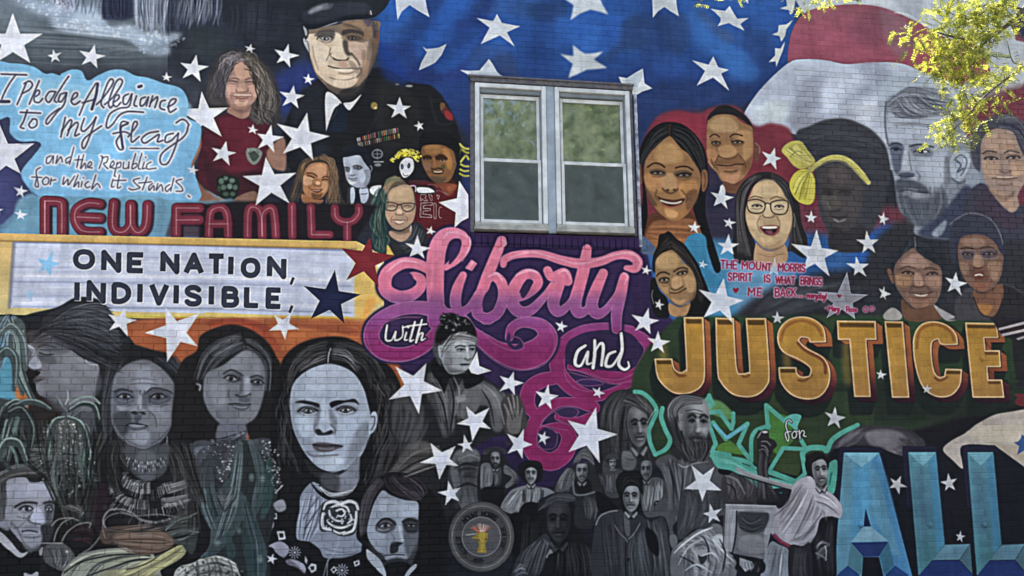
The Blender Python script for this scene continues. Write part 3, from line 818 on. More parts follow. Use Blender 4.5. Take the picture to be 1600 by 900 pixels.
# third and fourth woman
run(r'''
@290 490 3.4625
c 232021 b3; 60 200 80 120 180 70 270 60 360 90 440 150 490 230 520 320 520 640 500 900 300 900 330 640 -40 700 -60 400 -20 260
h 4a5058/6a727c/30333a/1c1c1f b2 w6 n54 j4; 300 110 180 140 90 220 40 360 330 190 260 220 180 280 120 360
h 5c646e/8b929c b2 a.8 w4 n16 j4; 270 110 200 150 120 200 310 150 240 200 160 250
h 3c4048/585e68/1e1e22 b2 w6 n30 j4; 320 130 400 170 460 260 460 420 330 180 390 230 430 300 430 420
c 787f8c b3; 110 330 200 280 270 230 330 195 390 230 425 290 430 380 420 450 400 520 370 570 320 600 240 620 170 580 120 520 95 440
c 878e9c b8; 260 240 340 210 400 270 400 330 300 300 230 300
c 8991a0 b8; 130 380 210 390 220 480 160 500
c a0a8b6 b6; 320 350 350 350 350 440 320 440
c 6a7084 b7; 170 540 260 590 330 590 280 640 200 610
c 3f434e b5 a.9; 210 330 270 320 310 350 300 375 240 375
c 3f434e b5 a.9; 350 360 390 345 420 360 415 385 370 390
u 2a2c34 w8 b2.5; 205 325 250 305 310 335
u 2a2c34 w8 b2.5; 350 345 390 335 420 350
u 1e2026 w6 b2; 222 350 260 338 295 355
u 1e2026 w6 b2; 355 368 385 360 415 372
u 798196 w4 b1; 220 370 260 380 295 370
u 5a6074 w12 b4; 305 370 300 420 280 440
u 2e3038 w8 b2.5; 270 440 300 450 330 445 350 435
c 565c6c b4; 290 455 345 455 345 480 300 480
u 2c2c32 w8 b2; 235 490 280 488 320 495 350 490
c 555a68 b2; 245 495 290 490 345 495 330 520 290 525
u b0b6c4 w4 b1.5; 260 500 300 508 330 505
u 5c6274 w8 b3; 235 410 230 440 245 470
u b7bcc8 w8 b3; 60 380 80 390 75 415
c 6b7184 b4; 180 600 260 630 320 600 330 680 280 740 170 720
c 474c58 b3; 20 720 150 690 240 740 330 690 460 680 520 800 520 1000 -40 1000
h 30333c/5c6370 b2 w6 n16 j3; 140 670 240 690 330 640 150 700 240 720 330 690
d c8ccd4/eef w5 n34 b.8; 130 700 240 690 330 660 300 760 260 860 220 900 160 880
c 6f8090 b5; 50 730 130 720 150 780 70 800
# fourth woman
@430 510 3.462
c 1d1c1d b3; 10 300 40 180 120 100 240 60 380 60 500 120 580 180 640 240 680 330 680 440 640 560 600 720 560 920 500 1000 130 1000 -10 960 -20 500
h 55585e/7b7f86/34363a b1.5 w5 n13 j3 t.4; 290 110 200 150 120 220 280 190 200 220 130 250
h 55585e/7b7f86/34363a b1.5 w5 n11 j3 t.4; 300 120 400 140 470 220 300 180 380 190 440 260
h 3c3b3d/151416/4c4b4d b2 w8 n26 j8 z14; 60 260 20 420 20 600 30 800 100 320 70 440 80 620 130 820
h 3a3a3c/1a191b/505052 b2 w6 n22 j4 z4; 290 80 200 100 110 170 60 280 280 150 200 190 120 250 80 340
h 3a3a3c/1a191b/505052 b2 w6 n26 j4 z4; 310 80 440 90 540 160 610 280 320 160 400 180 480 240 510 340
h 3c3a3b/131214/4c4a4b b2 w8 n34 j8 z16; 520 300 560 440 540 640 480 860 640 300 670 440 640 640 560 880
h 8a8e94/5a5c60/a4a8ae b1.5 w5 n10 j3; 310 118 350 112 390 130 430 170 310 150 350 150 390 170 430 210
u b4b8be w6 b1.5; 300 120 290 150 285 195
c acb8c9 b2; 90 330 120 280 180 235 260 205 320 205 390 230 440 270 480 340 500 410 515 480 520 560 500 620 470 690 420 750 360 785 300 795 230 765 170 700 120 620 90 520 80 420
c b9c5d6 b10; 180 250 330 220 430 300 440 380 300 350 180 360
c 8c98aa b7 a.8; 85 400 130 400 150 520 200 620 250 720 160 680 100 560
c b4c1d4 b8; 350 480 470 480 470 600 370 640 340 560
c 7d8899 b8 a.8; 440 560 510 520 500 620 430 720 380 740
c c4d0de b7; 220 700 300 690 370 720 330 770 260 770
c bccada b6; 110 480 190 500 180 600 130 580
c 707a8c b6 a.8; 225 410 245 440 240 520 215 560 215 500
c 6c7688 b6 a.8; 300 440 330 500 335 560 310 540 290 480
c bcc8d8 b5; 250 410 280 410 285 540 250 545
c 24252a b2; 105 412 140 400 190 405 235 420 235 440 190 425 140 415
c 1e1f24 b2; 295 415 330 400 380 400 430 392 455 425 430 412 380 412 330 430 305 440
c 5c6474 b5 a.8; 120 445 170 425 240 440 235 470 180 480 130 470
c 5c6474 b5 a.8; 320 440 370 425 440 440 430 470 370 480 330 460
u 202126 w8 b2; 122 460 150 440 190 438 228 455
u 202126 w8 b2; 335 450 370 432 410 438 435 455
e 24262c b1.5; 180 456 22 16 0 0
e 24262c b1.5; 380 452 22 16 0 0
e c4ccd6 b1; 172 452 5 5 0 0
e c4ccd6 b1; 375 447 5 5 0 0
u dbe3ec w4 b1; 140 468 180 478 225 466
u dbe3ec w4 b1; 340 463 380 474 420 462
c 2c2c31 b2.5; 215 560 240 555 260 575 300 560 315 572 300 585 250 590 225 585
c a8b4c6 b3; 235 520 270 510 300 530 290 560 255 560
u 4a4f5a w7 b3; 300 530 325 560 315 585
u 4a4f5a w6 b3; 215 530 212 560 225 575
c 5a4c58 b3; 200 640 230 628 290 630 365 648 330 665 290 678 230 675
u 222228 w6 b1.5; 205 640 260 648 320 645 365 648
u 7d7e8c w7 b2.5; 240 660 280 665 320 660
u 5a606c w8 b3; 170 680 200 700 260 700 340 695
u 1c1c1f w9 b2.5; 90 560 150 680 220 760 300 795 370 780
c b0bccd b2; 515 480 540 460 553 490 545 550 520 580 505 570
u 4c515c w6 b2; 520 490 538 490 535 530 520 560
c 2c2c2e b2; 160 720 240 770 320 800 300 830 200 800
c 7e8899 b3; 370 790 450 700 455 780 450 840 400 900 330 890 280 830
c 4a4d55 b6; 250 800 340 800 340 890 260 870
''')
run(r'''
# her collar, rosette, dress
@410 700 4.5
c 1e1d1f b2; 160 130 260 180 330 260 250 400 240 640 340 680 440 760 640 750 720 700 700 900 700 980 0 980 0 500 100 480 120 300
c 8e99ac b2; 270 330 350 240 410 280 440 340 540 360 660 330 680 420 660 620 720 700 640 750 450 775 400 710 330 660 245 640 240 540 260 440
h 6f798b/aeb9cb/565e6d/c4cede b2 w10 n22 j5; 300 320 260 500 250 640 430 330 420 480 340 660
h 7d879a/a9b5c6/667082 b2 w9 n16 j5; 420 660 560 700 700 700 450 760 560 770 660 740
u 3c3f47 w8 b3; 430 390 370 460 300 570
u 484c56 w7 b3; 400 340 330 430 290 500
c 1c1c1f b2; 330 230 400 300 480 345 560 355 640 310 690 240 690 330 620 370 500 375 400 330
u a9adb2 w9 b1.5; 390 255 430 290 480 320 560 335 620 310 660 260
u 5c6068 w5 b1.5; 400 290 480 345 580 350
h d2d6dc/34363c b1 w8 n16 j5; 395 260 480 320 620 305 405 275 490 335 640 300
c c2c8d2 b1.5; 440 400 500 365 560 385 620 365 680 400 670 470 640 530 640 600 580 615 520 590 460 580 405 560 420 480
d e4e8ee/c8ced8/aab0bc b1.5 w22 n60; 440 400 500 375 620 375 680 400 660 470 640 590 580 610 420 570 415 480
u 2f323a w9 b2; 470 430 520 400 600 420 630 400
u 3a3d46 w9 b2; 470 480 520 510 600 520 630 500
u 2b2d34 w8 b2; 530 610 600 600 650 560
u 33363e w8 b2; 560 450 590 470 620 440 600 420
u 4c505c w8 b2; 430 570 480 580 530 590 540 600
u e4e8ee w7 b1.5; 460 430 500 390 560 395 610 380 660 410
u e4e8ee w7 b1.5; 480 460 530 490 600 500 650 470
u 8c93a2 w6 b1.5; 520 600 500 680 470 760 450 820 430 900
u a8b0be w5 b1.5; 540 600 530 680 490 760 460 800 455 900
p c8cede b1; 100 585 155 583 165 640 115 650
p 1f1f22 b.8; 118 600 145 600 148 628 122 630
p c8cede b1; 72 460 100 458 103 500 75 500
p 1f1f22 b.8; 80 468 95 468 95 490 82 490
p c8cede b1; 320 840 345 810 380 820 380 860 345 880
p 1f1f22 b.8; 335 835 365 830 362 855 345 860
p c8cede b1; 640 800 680 785 685 820 650 835
p 1f1f22 b.8; 652 805 672 800 672 815 656 820
p c8cede b1; 478 855 505 830 525 855 500 885
p 1f1f22 b.8; 490 855 505 843 514 856 500 870
c b9bfce b2; 0 510 40 495 78 520 75 560 40 590 10 570 20 540 0 530
c a8a8b8 b2; 40 690 120 655 180 690 185 730 150 770 100 740 70 700
c 7e7a8a b3; 165 790 220 780 290 820 305 870 290 880 240 840 180 820
c b4b4c4 b2; 200 785 280 810 305 850 290 865 240 820
p b8bece b1; 300 755 318 790 312 820 298 800
# flower dots
''')
fr(410, 700, 4.5)
for cx, cy, r in ((227, 735, 42), (560, 860, 44)):
    for i in range(12):
        a = i*np.pi/6
        draw('s', 'c8cede', [cx+r*.4*np.cos(a), cy+r*.4*np.sin(a), cx+r*np.cos(a), cy+r*np.sin(a)], w=6, b=1)
    draw('e', 'd8dce6', [cx, cy, 9, 9], b=1)
run(r'''
# man with bow tie, lower left edge
@0 680 4.0917
c 262523 b3; -60 160 60 170 160 180 300 200 350 260 380 400 340 620 300 760 260 900 -60 1000
h 4a4846/6c6a68/2c2a28/86857f b2 w9 n36 j6; -60 300 0 240 100 200 260 190 -60 400 20 300 140 260 340 260
c 9a9da8 b2; 30 330 60 280 160 270 200 305 290 290 345 280 355 340 350 440 330 560 290 620 270 700 190 740 140 690 80 620 40 560 20 440
c aeb2c0 b9; 60 300 240 310 330 310 330 400 200 400 60 420
c 34343a b4; 260 580 340 560 340 620 300 700 250 730 270 660
c 50525c b6 a.85; 260 440 290 440 290 560 330 560 340 440 310 430
c c4c8dc b5; 200 490 240 460 270 490 285 550 250 560 200 555
u 2a2a2e w14 b3; 95 460 140 435 190 430 235 435
u 2a2a2e w12 b3; 280 435 320 425 345 435
c 4a4b55 b4 a.9; 110 470 160 450 210 470 200 490 150 490
u 1c1c20 w7 b2; 130 465 170 450 205 470
e 202024 b1.5; 175 465 14 9 0 0
u d0d4e4 w4 b1; 130 480 165 485
c 3a3a42 b4 a.9; 285 455 320 445 340 460 335 490 300 490
e 8e92a4 b2; 312 462 14 8 0 0
u 5c5e6a w6 b2.5; 110 520 170 530 210 490
u 5c5e6a w9 b4; 70 560 110 600 150 690
u 43444c w8 b3; 190 520 180 545 210 562 260 570
u 6f7282 w7 b3; 90 600 130 580 190 520
c 80849a b4; 150 590 200 570 240 580 250 610 180 610
u 2a2a2e w8 b2.5; 140 615 190 610 240 620
u 5a5c68 w9 b3; 150 650 210 655 260 645
c 5a5c68 b6 a.8; 140 680 200 720 250 700 250 740 180 750
c 8a8e9e b5; 0 480 30 490 60 600 20 600 -20 560
h 4a4a4c/77787c b2 w8 n16 j5; -20 290 0 420 -10 560 40 290 30 420 20 540
c b9b9be b2; -60 600 0 615 60 670 130 750 180 745 130 785 60 740 -60 660
c 1d1c1b b2; -60 670 60 740 130 790 240 740 260 830 240 900 240 1000 -60 1000
c a5a5a8 b1.5; 155 880 200 890 235 870 245 900 200 960 160 920
c 9a9a9c b1.5; 250 735 275 715 270 760 255 770
''')
run(r'''
# corn, leaves and beans left
@0 480 4.5
c 4c6264 b4; -60 100 60 50 140 80 180 160 170 400 190 560 150 620 110 500 60 330 0 200 -60 180
h 84a2a2/3a4a50/a4c4bc/566a6a b2 w10 n22 j6; 30 90 60 300 120 480 200 640 170 120 150 300 180 500 260 680
h 6f8fa4/32404e/9cb8c8 b2 w9 n26 j5; 60 50 20 100 -40 200 -60 400 110 60 60 200 40 350 -40 540
u a8d0c4 w12 b3; 160 170 155 300 150 400 190 520
u 8ab4ac w9 b3; 0 170 80 180 130 260
u 9cc4b8 w8 b2; 200 660 260 680 350 710
c 3a4644 b4; -60 680 60 650 170 680 180 780 120 960 -60 1100
h 5f7c76/2c3230/8aa69c/1e2220 b2 w11 n34 j7; 150 650 40 680 -20 800 -60 960 190 700 130 780 100 900 60 1100
u 96b4aa w8 b2; 40 690 100 650 150 660 180 700
u 9fb8b4 w7 b2; 410 640 440 690 475 740 470 800
u a9c0bc w7 b2; 475 580 485 640 500 720 480 780
u 9ab2ae w8 b2; 540 680 600 640 660 640 700 680
u 869c98 w8 b2; 520 740 590 680 650 660 700 670
u 8ca09e w9 b2; 470 820 520 760 600 700
c 3c4442 b4; 330 840 420 780 520 790 600 860 640 1000 380 1100 300 960
h 6c8a80/202322/93aca2/46524e b2 w9 n26 j6; 380 820 360 900 400 1100 600 820 640 900 560 1100
d b8b4b8/6a646a/d8d4d8 b1 w9 n36; 440 760 340 800 290 900 310 930 360 860 460 800
# beans foliage middle left
@0 680 4.0917
h 34352f/23231f/4a4c44/1a1a18 b2.5 w16 n60 j16; 60 -20 140 120 300 300 420 560 700 -20 640 160 640 360 600 600
h 4e5a52/2a2c29/74807a b2 w9 n34 j12; 90 0 240 60 400 30 560 60 340 360 420 220 520 260 640 300
u 6fa08c w16 b3; 325 -40 310 60 300 150
u 8fc4ac w6 b2; 335 -20 320 60 305 140
u 5f9880 w14 b3; 550 40 530 160 560 240 580 310
u 8ec2aa w7 b2; 555 80 545 180 590 280
u 567a6a w14 b3; 470 -40 500 40 490 100
u 5c7c70 w20 b3; 0 60 60 60 100 130 110 200
u 86a698 w7 b2; 0 50 50 50 90 110
u 3a4a44 w26 b4; 0 160 30 170 70 230
d d8d4c8/8c8a80/f0ece4 b.8 w8 n26; 240 120 400 20 600 20 620 200 520 280 460 200 260 180
u 6a6a64 w10 b2; 440 400 470 350 530 320 570 310
h 8c8c88/55554f b1.5 w7 n14 j6; 380 450 460 480 540 500 560 430 540 470 520 520
c 34232a b6 a.8; 580 420 660 300 700 440 640 620 600 560
h 4a2c34/5e3a40/2a1c20 b2 w8 n10 j4; 470 590 560 570 600 600 470 680 540 690 600 700
u 8d8a82 w9 b2; 330 580 370 540 450 530 500 545
u 8d8a82 w8 b2; 345 680 360 620 400 560 460 530
u 8d8478 w8 b2; 395 680 430 620 500 570 575 560 570 590
u 77756c w10 b2; 500 770 580 720 640 650
u 8a8880 w12 b2; 740 640 680 600 660 540 700 480 780 475 850 500 900 540 1000 560
h 9c9c98/5a5a56 b1.5 w6 n12 j6; 670 440 720 500 660 480 760 440
c 595a58 b2; 280 720 320 695 400 690 460 740 480 790 440 840 400 870 330 840 280 800
h 7c7e7c/3e403e/95968f b1.5 w8 n16 j6; 300 720 330 780 340 840 440 720 460 780 430 850
u a5a8a0 w6 b1.5; 250 690 320 690 400 690
e b9b9b2 b1.5; 428 745 10 8 0 0
# squash
c 8d9080 b2; 390 900 440 820 520 760 640 730 800 720 920 730 980 770 1000 1000 400 1000
h b4b89c/6a6c5c/9da28c/4a4a40 b2 w12 n26 j4; 400 900 500 790 700 740 900 730 980 770 760 1000 820 900 900 850 980 830 1000 840
u 2c2b27 w9 b2; 410 880 520 810 700 770 860 760 960 770
u 2c2b27 w8 b2; 560 900 700 850 850 800 970 790
u d2d4be w9 b2; 450 830 560 770 700 745 860 735
@200 680 4.0917
c 5c4a3e b3; -160 600 80 570 180 570 270 620 300 680 260 720 160 760 60 760 -40 700 -160 690
h 8b6f5c/4a3a32/a5897a/6a5548 b2 w8 n26 j5; -100 610 60 570 180 580 290 660 -100 700 40 760 160 750 280 700
c a3a07a b2; -160 880 0 850 120 820 240 750 340 695 372 690 370 750 320 800 200 870 120 960 -160 1000
h c8c48c/8a875c/dcd8a0/6a6848 b3 w14 n18 j5; -60 880 100 830 240 750 350 700 60 960 160 880 280 810 365 740
u 3a3830 w9 b3; -10 860 120 820 240 740 330 690
c 3a4440 b3; 220 560 300 510 400 470 440 560 440 680 400 760 300 640
h 5c6e66/202826/7c8e86 b2 w11 n24 j6; 230 560 320 530 420 470 260 680 360 660 460 620
u 6a6c68 w9 b2; -60 480 40 520 140 555 240 545 320 520
h 262522/3b3a36/555450 b2 w10 n40 j10; 240 100 300 300 240 520 440 140 440 340 460 640
h a5a6a4/6c6c6a b1.2 w7 n14 j4; 240 320 300 310 370 280 250 375 310 360 380 330
h a5a6a4/6c6c6a b1.2 w7 n16 j4; 210 400 290 400 380 370 230 460 300 450 400 420
h b8bab8/7c7c7a b1.2 w7 n8 j5; 380 120 430 150 390 250 440 250
# long bean pods
c 2c3434 b3; 480 160 560 120 700 40 780 40 860 120 960 200 940 500 900 700 880 960 540 960 540 700 460 380
c 4a4d58 b3; 540 100 700 60 700 160 640 260 600 300 560 260
d b4bac0/f0f2f6 b.8 w9 n26; 440 120 600 60 700 40 700 200 640 260 600 300 560 280
h 8f96a0/262a30 b1.5 w7 n14 j4; 550 280 600 330 560 320 620 380
v 41555a b1.5; 530 130 40 500 220 70 480 340 80 500 460 80 550 580 60 590 640 30
v 4c5f63 b1.5; 530 150 16 540 330 30 570 460 20 620 560 10
v 4a5c60 b1.5; 710 60 50 700 200 70 680 340 80 640 470 80 570 600 70 530 720 30 470 780 14
v 3f5155 b1.5; 640 290 30 600 400 60 590 500 30 580 560 10
v 4c5f63 b1.5; 780 40 30 830 160 60 850 280 60 830 400 70 800 520 30
v 334c4c b1.5; 900 160 30 900 280 60 890 420 60 860 520 30
v 3e5054 b1.5; 700 390 80 690 520 90 650 620 60 560 720 70 500 780 16
v 42565a b1.5; 740 400 30 770 520 80 800 620 90 840 740 90 840 900 80 830 980 60
v 33494a b1.5; 740 560 16 760 700 60 790 820 70 800 960 60
v 344a48 b1.5; 640 640 30 660 740 60 650 800 20
h 8aa6a4/2c4044 b1.2 w5 n7 j2; 470 200 455 340 470 460 530 620 560 120 520 220 540 440 600 600
h 8aa6a4/22363a b1.2 w5 n7 j2; 690 100 660 300 600 500 540 700 740 100 720 320 700 480 640 620
h 9cc0ba/2a3e42 b1.2 w5 n5 j2; 780 40 820 200 820 360 790 500 860 120 880 280 860 400 820 520
h 84aaa4/263a3c b1.2 w5 n7 j2; 730 400 760 540 800 720 810 940 760 400 820 560 870 700 870 900
e 7a9c98 b6 a.7; 480 370 20 26 0 0
e 7a9c98 b6 a.7; 790 270 16 26 0 0
e 7a9c98 b6 a.7; 680 430 20 26 0 0
e 84a49e b6 a.7; 570 690 22 16 0 0
e 7a9c98 b6 a.7; 860 280 16 22 0 0
e 7a9c98 b6 a.7; 845 790 16 26 0 0
e 6c8e8a b6 a.7; 710 610 14 20 0 0
u c0c4c2 w7 b1.5; 940 370 970 340 990 320
d d8dcdc/8c9294 b.8 w9 n24; 840 20 900 40 960 120 985 400 940 300 930 160
h c4c4c8/4a4a50 b1.5 w8 n12 j5; 420 310 440 360 470 330 490 420
# speckled gourd
c b6b8ae b2; 290 900 330 840 420 815 460 790 520 790 560 770 620 790 680 820 710 880 720 1000 290 1000
h d6d8d0/4a4c46/8c8e84/a9aca2 b3 w17 n26 j8; 320 880 420 820 560 780 690 830 330 1000 450 900 580 880 700 920
u 4a4b45 w10 b4; 440 810 450 860 440 960
u 4a4b45 w10 b4; 560 780 590 860 600 960
u 5a5b54 w9 b4; 500 790 520 860 520 960
c 9396a0 b3; 930 440 990 410 1010 470 960 490
# thin print on the shawl
''')
# ---- people, right
run(r'''
# girl with braids
@980 150 4.0909
c 5c3a2a b3; 120 800 200 740 400 740 500 860 480 1000 120 1000
c 8a5f42 b4; 150 820 280 790 420 790 480 880 440 1000 130 1000
h a4714c/7a4f36/b07c54 b3 a.8 w14 n12 j6; 130 830 280 820 480 840 130 960 280 980 460 980
c 141518 b2; 75 470 85 330 130 240 200 180 270 165 350 180 430 240 490 330 515 450 520 600 500 680 510 800 560 960 600 1100 560 1120 500 940 470 860 420 700 470 560 470 480 380 380 320 320 270 260 180 330 120 380 100 470 120 600 130 760 110 880 100 960 80 960 90 740 100 600
h 26282c/0e0f11/3a3c40 b2 w7 n30 j5; 270 180 180 230 110 360 80 460 260 250 190 310 130 380 100 470
h 26282c/0e0f11/3a3c40 b2 w7 n34 j5; 290 190 400 230 480 360 500 520 280 260 350 320 430 430 470 520
u 5c3426 w5 b2; 277 180 272 220 268 260
c 93704e b2; 110 460 130 390 200 310 260 260 290 270 340 330 390 370 430 430 465 490 470 560 450 640 420 700 380 760 320 795 270 795 200 740 150 670 120 580
c b08e64 b8; 180 340 260 290 340 350 360 410 280 430 190 420
c b3885e b6; 110 500 230 520 230 600 140 600
c b98a5c b6; 330 560 440 540 440 640 350 640
c b4906a b5; 230 500 300 500 320 580 270 600 220 580
c 9e7048 b6; 200 700 330 730 400 700 330 790 260 780
c c49a6c b5; 240 720 320 740 310 780 260 775
c 5a4434 b5 a.8; 110 580 160 640 190 700 150 690
c 6a4c38 b5 a.8; 380 620 450 600 440 680 380 730
u 2a1e18 w9 b2; 130 455 170 430 210 435 240 455
u 2a1e18 w10 b2; 310 460 350 450 390 455 420 475
c 5c4c3c b4 a.9; 145 475 200 465 245 480 240 510 160 505
c 5c4c3c b4 a.9; 300 490 360 470 410 490 400 520 320 520
u 241a16 w8 b2; 150 488 190 480 235 490
u 241a16 w9 b2; 315 505 360 492 410 498
u 7c5a40 w5 b2; 160 515 200 520 235 510
u 7c5a40 w5 b2; 320 530 360 540 400 530
e 3a2a20 b2; 258 602 10 7 0 0
e 3a2a20 b2; 302 600 10 7 0 0
u 4a3426 w8 b3; 225 590 245 610 280 622 315 605 325 590
c 4a2c24 b2; 190 640 230 655 300 665 350 655 370 660 340 695 280 710 230 690
u ddd0c0 w10 b2; 215 668 260 682 310 685 345 675
u 9c5c4c w8 b2.5; 225 695 280 712 340 695
u 5c4434 w8 b4; 190 600 180 640 200 670
u 5c4434 w8 b4; 345 600 385 650 370 680
c 7c5a44 b3; 65 440 85 435 95 500 95 560 75 540
c 8a6448 b3; 475 490 500 470 515 500 510 580 480 610
u 4a3426 w5 b2; 490 490 500 540 490 590
c 54688c b3; 90 910 110 900 180 970 160 1010 90 1000
c 3f86ae b3; 400 890 500 900 520 1100 620 1200 420 1200 360 1000
# second person, smiling man
@1080 150 6
c 1f2226 b3; 150 250 160 190 210 130 270 90 330 85 400 110 480 160 540 220 580 300 570 360 520 260 440 200 380 180 280 175 200 200 160 260
c 8f6e50 b2; 150 260 170 220 230 180 320 170 400 185 480 250 570 290 580 380 585 500 570 620 540 700 480 780 400 825 340 820 280 790 240 720 200 680 160 600 145 480
c b49670 b9; 180 240 300 190 400 220 440 320 300 340 190 320
c ac8862 b7; 430 330 560 340 560 560 490 600 480 460
c b98a66 b6; 150 500 240 520 240 600 170 600
c b48e68 b6; 260 480 370 460 430 520 380 570 290 580 260 540
c b4886a b6; 270 720 380 740 460 700 440 790 380 820 300 790
c 7a563e b7 a.8; 480 660 570 560 560 660 500 740
u 3a2a22 w12 b2; 175 385 200 365 235 362 265 385
u 3a2a22 w13 b2; 365 385 390 362 430 358 480 372
c 5c4636 b5 a.9; 190 405 240 400 280 430 260 470 200 460
c 5c4636 b5 a.9; 370 400 430 400 500 430 460 460 390 460
u 2a1e1a w9 b2; 195 440 230 428 270 438
u 2a1e1a w9 b2; 380 430 430 420 490 435
u c09c74 w6 b2; 195 415 230 405 265 418
u c09c74 w6 b2; 390 410 430 400 480 412
u 6a4c38 w6 b2; 200 465 235 475 270 460
u 6a4c38 w6 b2; 390 460 440 468 490 455
u 523a2c w10 b3; 260 560 290 580 350 590 400 580 435 550
c 6a4a38 b7 a.5; 245 600 320 590 440 560 490 620 490 660 360 640 250 650
u 33211c w10 b2; 240 645 300 652 360 655 420 640 495 640
u 8c5c50 w12 b3; 290 680 350 672 430 668
u 4c3228 w10 b3; 310 705 370 712 430 700
u 5c4030 w9 b3; 255 560 225 640 250 690
u 5c4030 w9 b3; 440 540 500 620 510 670
u d0b090 w7 b2; 160 610 185 650 205 670
u 5a3c2e w8 b2; 185 590 205 640 215 670
c 6e4640 b4; 590 430 640 460 650 520 630 610 600 600 590 520
u a87c6c w7 b2; 600 440 640 480 640 540
c 6a4a3a b4; 300 800 420 830 520 770 500 900 320 900
c c8ccd8 b2; 250 900 290 830 320 880 310 940
c 2c2e48 b4; 150 860 250 840 300 960 200 1100 140 1000
# laughing woman with glasses
@1130 250 5.625
c 242426 b3; 100 560 110 330 170 200 260 130 340 105 430 110 540 170 620 280 670 400 690 560 740 700 720 860 600 800 560 800 620 600 600 400 500 230 440 180 330 190 260 240 210 340 190 460 220 600 290 760 290 900 120 900 80 760
h 47434a/1c1b1e/5c565c b3 w11 n40 j8; 240 150 130 300 120 520 130 820 360 130 230 260 190 500 270 860
h 3f3d42/18181b/545054 b3 w11 n40 j8; 420 120 560 230 620 500 720 820 430 170 530 300 600 520 570 800
h 5c5048/8a7a6a b2 w6 n14 j5; 290 200 360 170 460 180 320 210 380 190 470 210
c b8a280 b2; 245 290 280 220 340 185 430 180 500 240 545 320 580 380 605 460 600 560 580 640 550 720 500 760 430 785 370 770 310 730 250 660 215 580 195 480 210 380
c cbb594 b8; 280 240 380 200 480 250 520 320 400 310 270 320
c cfb798 b7; 210 480 310 490 300 600 240 590
c cdb594 b7; 500 480 600 480 580 640 500 620
c d6c2a4 b6; 370 390 410 390 430 480 360 490
c a88868 b6 a.7; 300 700 400 740 520 700 460 790 360 780
c c4ab88 b6; 330 680 440 690 470 720 400 750 340 730
u 5a4634 w8 b2; 230 340 280 318 345 335
u 5a4634 w8 b2; 415 345 470 322 540 345
u 2e2a2a w9 b1.2; 210 360 290 345 360 370 370 395 355 450 300 470 235 455 212 410 208 360
u 2e2a2a w9 b1.2; 415 390 430 370 500 352 565 365 570 420 545 470 480 478 430 455 415 400
u 2e2a2a w9 b1.2; 365 390 390 378 418 392
c d4c8b0 b3 a.7; 225 375 350 380 340 450 240 440
c d4c8b0 b3 a.7; 435 385 550 375 545 450 450 460
u 2c2420 w11 b2; 255 405 300 395 340 408
u 2c2420 w11 b2; 455 410 490 402 530 412
u 7a6248 w5 b2; 250 425 300 432 340 422
u 7a6248 w5 b2; 450 430 490 438 530 428
u 6c5040 w8 b2.5; 345 480 360 500 400 508 440 500 455 482
u 7a5c48 w6 b3; 330 490 300 560 330 640
u 7a5c48 w6 b3; 465 490 500 560 480 650
c 8a4c50 b2; 320 590 380 575 440 572 495 585 480 640 440 668 390 662 350 640
c 2c1e22 b1.5; 340 600 400 605 470 600 455 640 400 655 360 630
c e4dcd0 b1.5; 345 585 400 582 470 582 465 600 400 605 350 600
c 7a4c58 b2; 370 625 410 618 440 635 410 655
c b49474 b3; 285 740 350 780 430 800 540 740 550 900 290 960
u 7c5c48 w9 b4; 300 740 370 790 450 790 530 750
u 8a6a50 w6 b3; 320 830 420 850 530 820
u a89a88 w6 b2; 620 470 630 520 625 590
# woman tilted head
@1010 360 6.427
c 181616 b3; 130 50 180 30 230 10 300 80 380 140 440 220 520 340 560 440 620 590 660 720 590 860 400 880 430 740 490 640 500 520 440 380 380 300 260 200 170 220 100 290 90 420 60 380 70 250 110 160
h 3c3230/181516/544840 b2.5 w9 n44 j6; 230 60 150 160 80 300 70 420 260 200 180 210 110 280 90 400
h 3a302e/151314/504440 b2.5 w10 n44 j7; 230 60 360 160 480 340 620 640 270 200 370 300 480 460 540 720
c 181a1c b3; 40 520 90 480 130 600 210 690 230 860 130 880 60 800
c 967a58 b2; 90 400 92 320 130 250 190 215 260 200 330 260 370 320 440 380 480 450 500 540 495 620 470 680 420 720 360 755 290 740 230 690 170 630 120 560 95 480
c b89a70 b8; 110 280 240 220 330 290 300 370 180 390 110 370
c bf9d74 b7; 370 460 480 470 480 600 420 620 390 540
c b4926a b6; 130 540 230 550 220 640 170 610
c c4a078 b5; 260 480 340 460 360 540 320 580 260 570
c c09a70 b6; 250 680 340 700 400 690 350 740 280 730
c 6a4c38 b7 a.7; 440 680 500 600 490 680 420 730
u 33261e w14 b3; 105 460 130 430 180 420 230 440
u 33261e w15 b3; 275 415 320 385 370 375 415 390
c 5c4838 b5 a.9; 120 490 170 470 230 480 220 530 150 530
c 5c4838 b5 a.9; 300 420 360 395 420 400 400 440 310 450
u 211814 w11 b2; 135 495 180 478 220 485
u 211814 w11 b2; 315 435 360 415 410 412
u d8c4a4 w6 b2; 150 512 185 505 215 500
u 7a5c44 w6 b2; 150 550 200 560 240 540
u 4a3426 w10 b3; 245 580 290 600 340 580 370 560
u 3a241c w10 b2; 240 625 300 630 350 610 400 580
u a06c54 w10 b3; 270 645 320 645 370 620
u 6a4c38 w7 b3; 240 560 225 600 240 640
c b08a64 b3; 230 730 330 770 440 730 400 850 300 870 230 830
u 6a4e38 w10 b5; 240 700 330 765 430 740
u b0b4b8 w6 b1.5; 65 600 55 660 75 740
''')
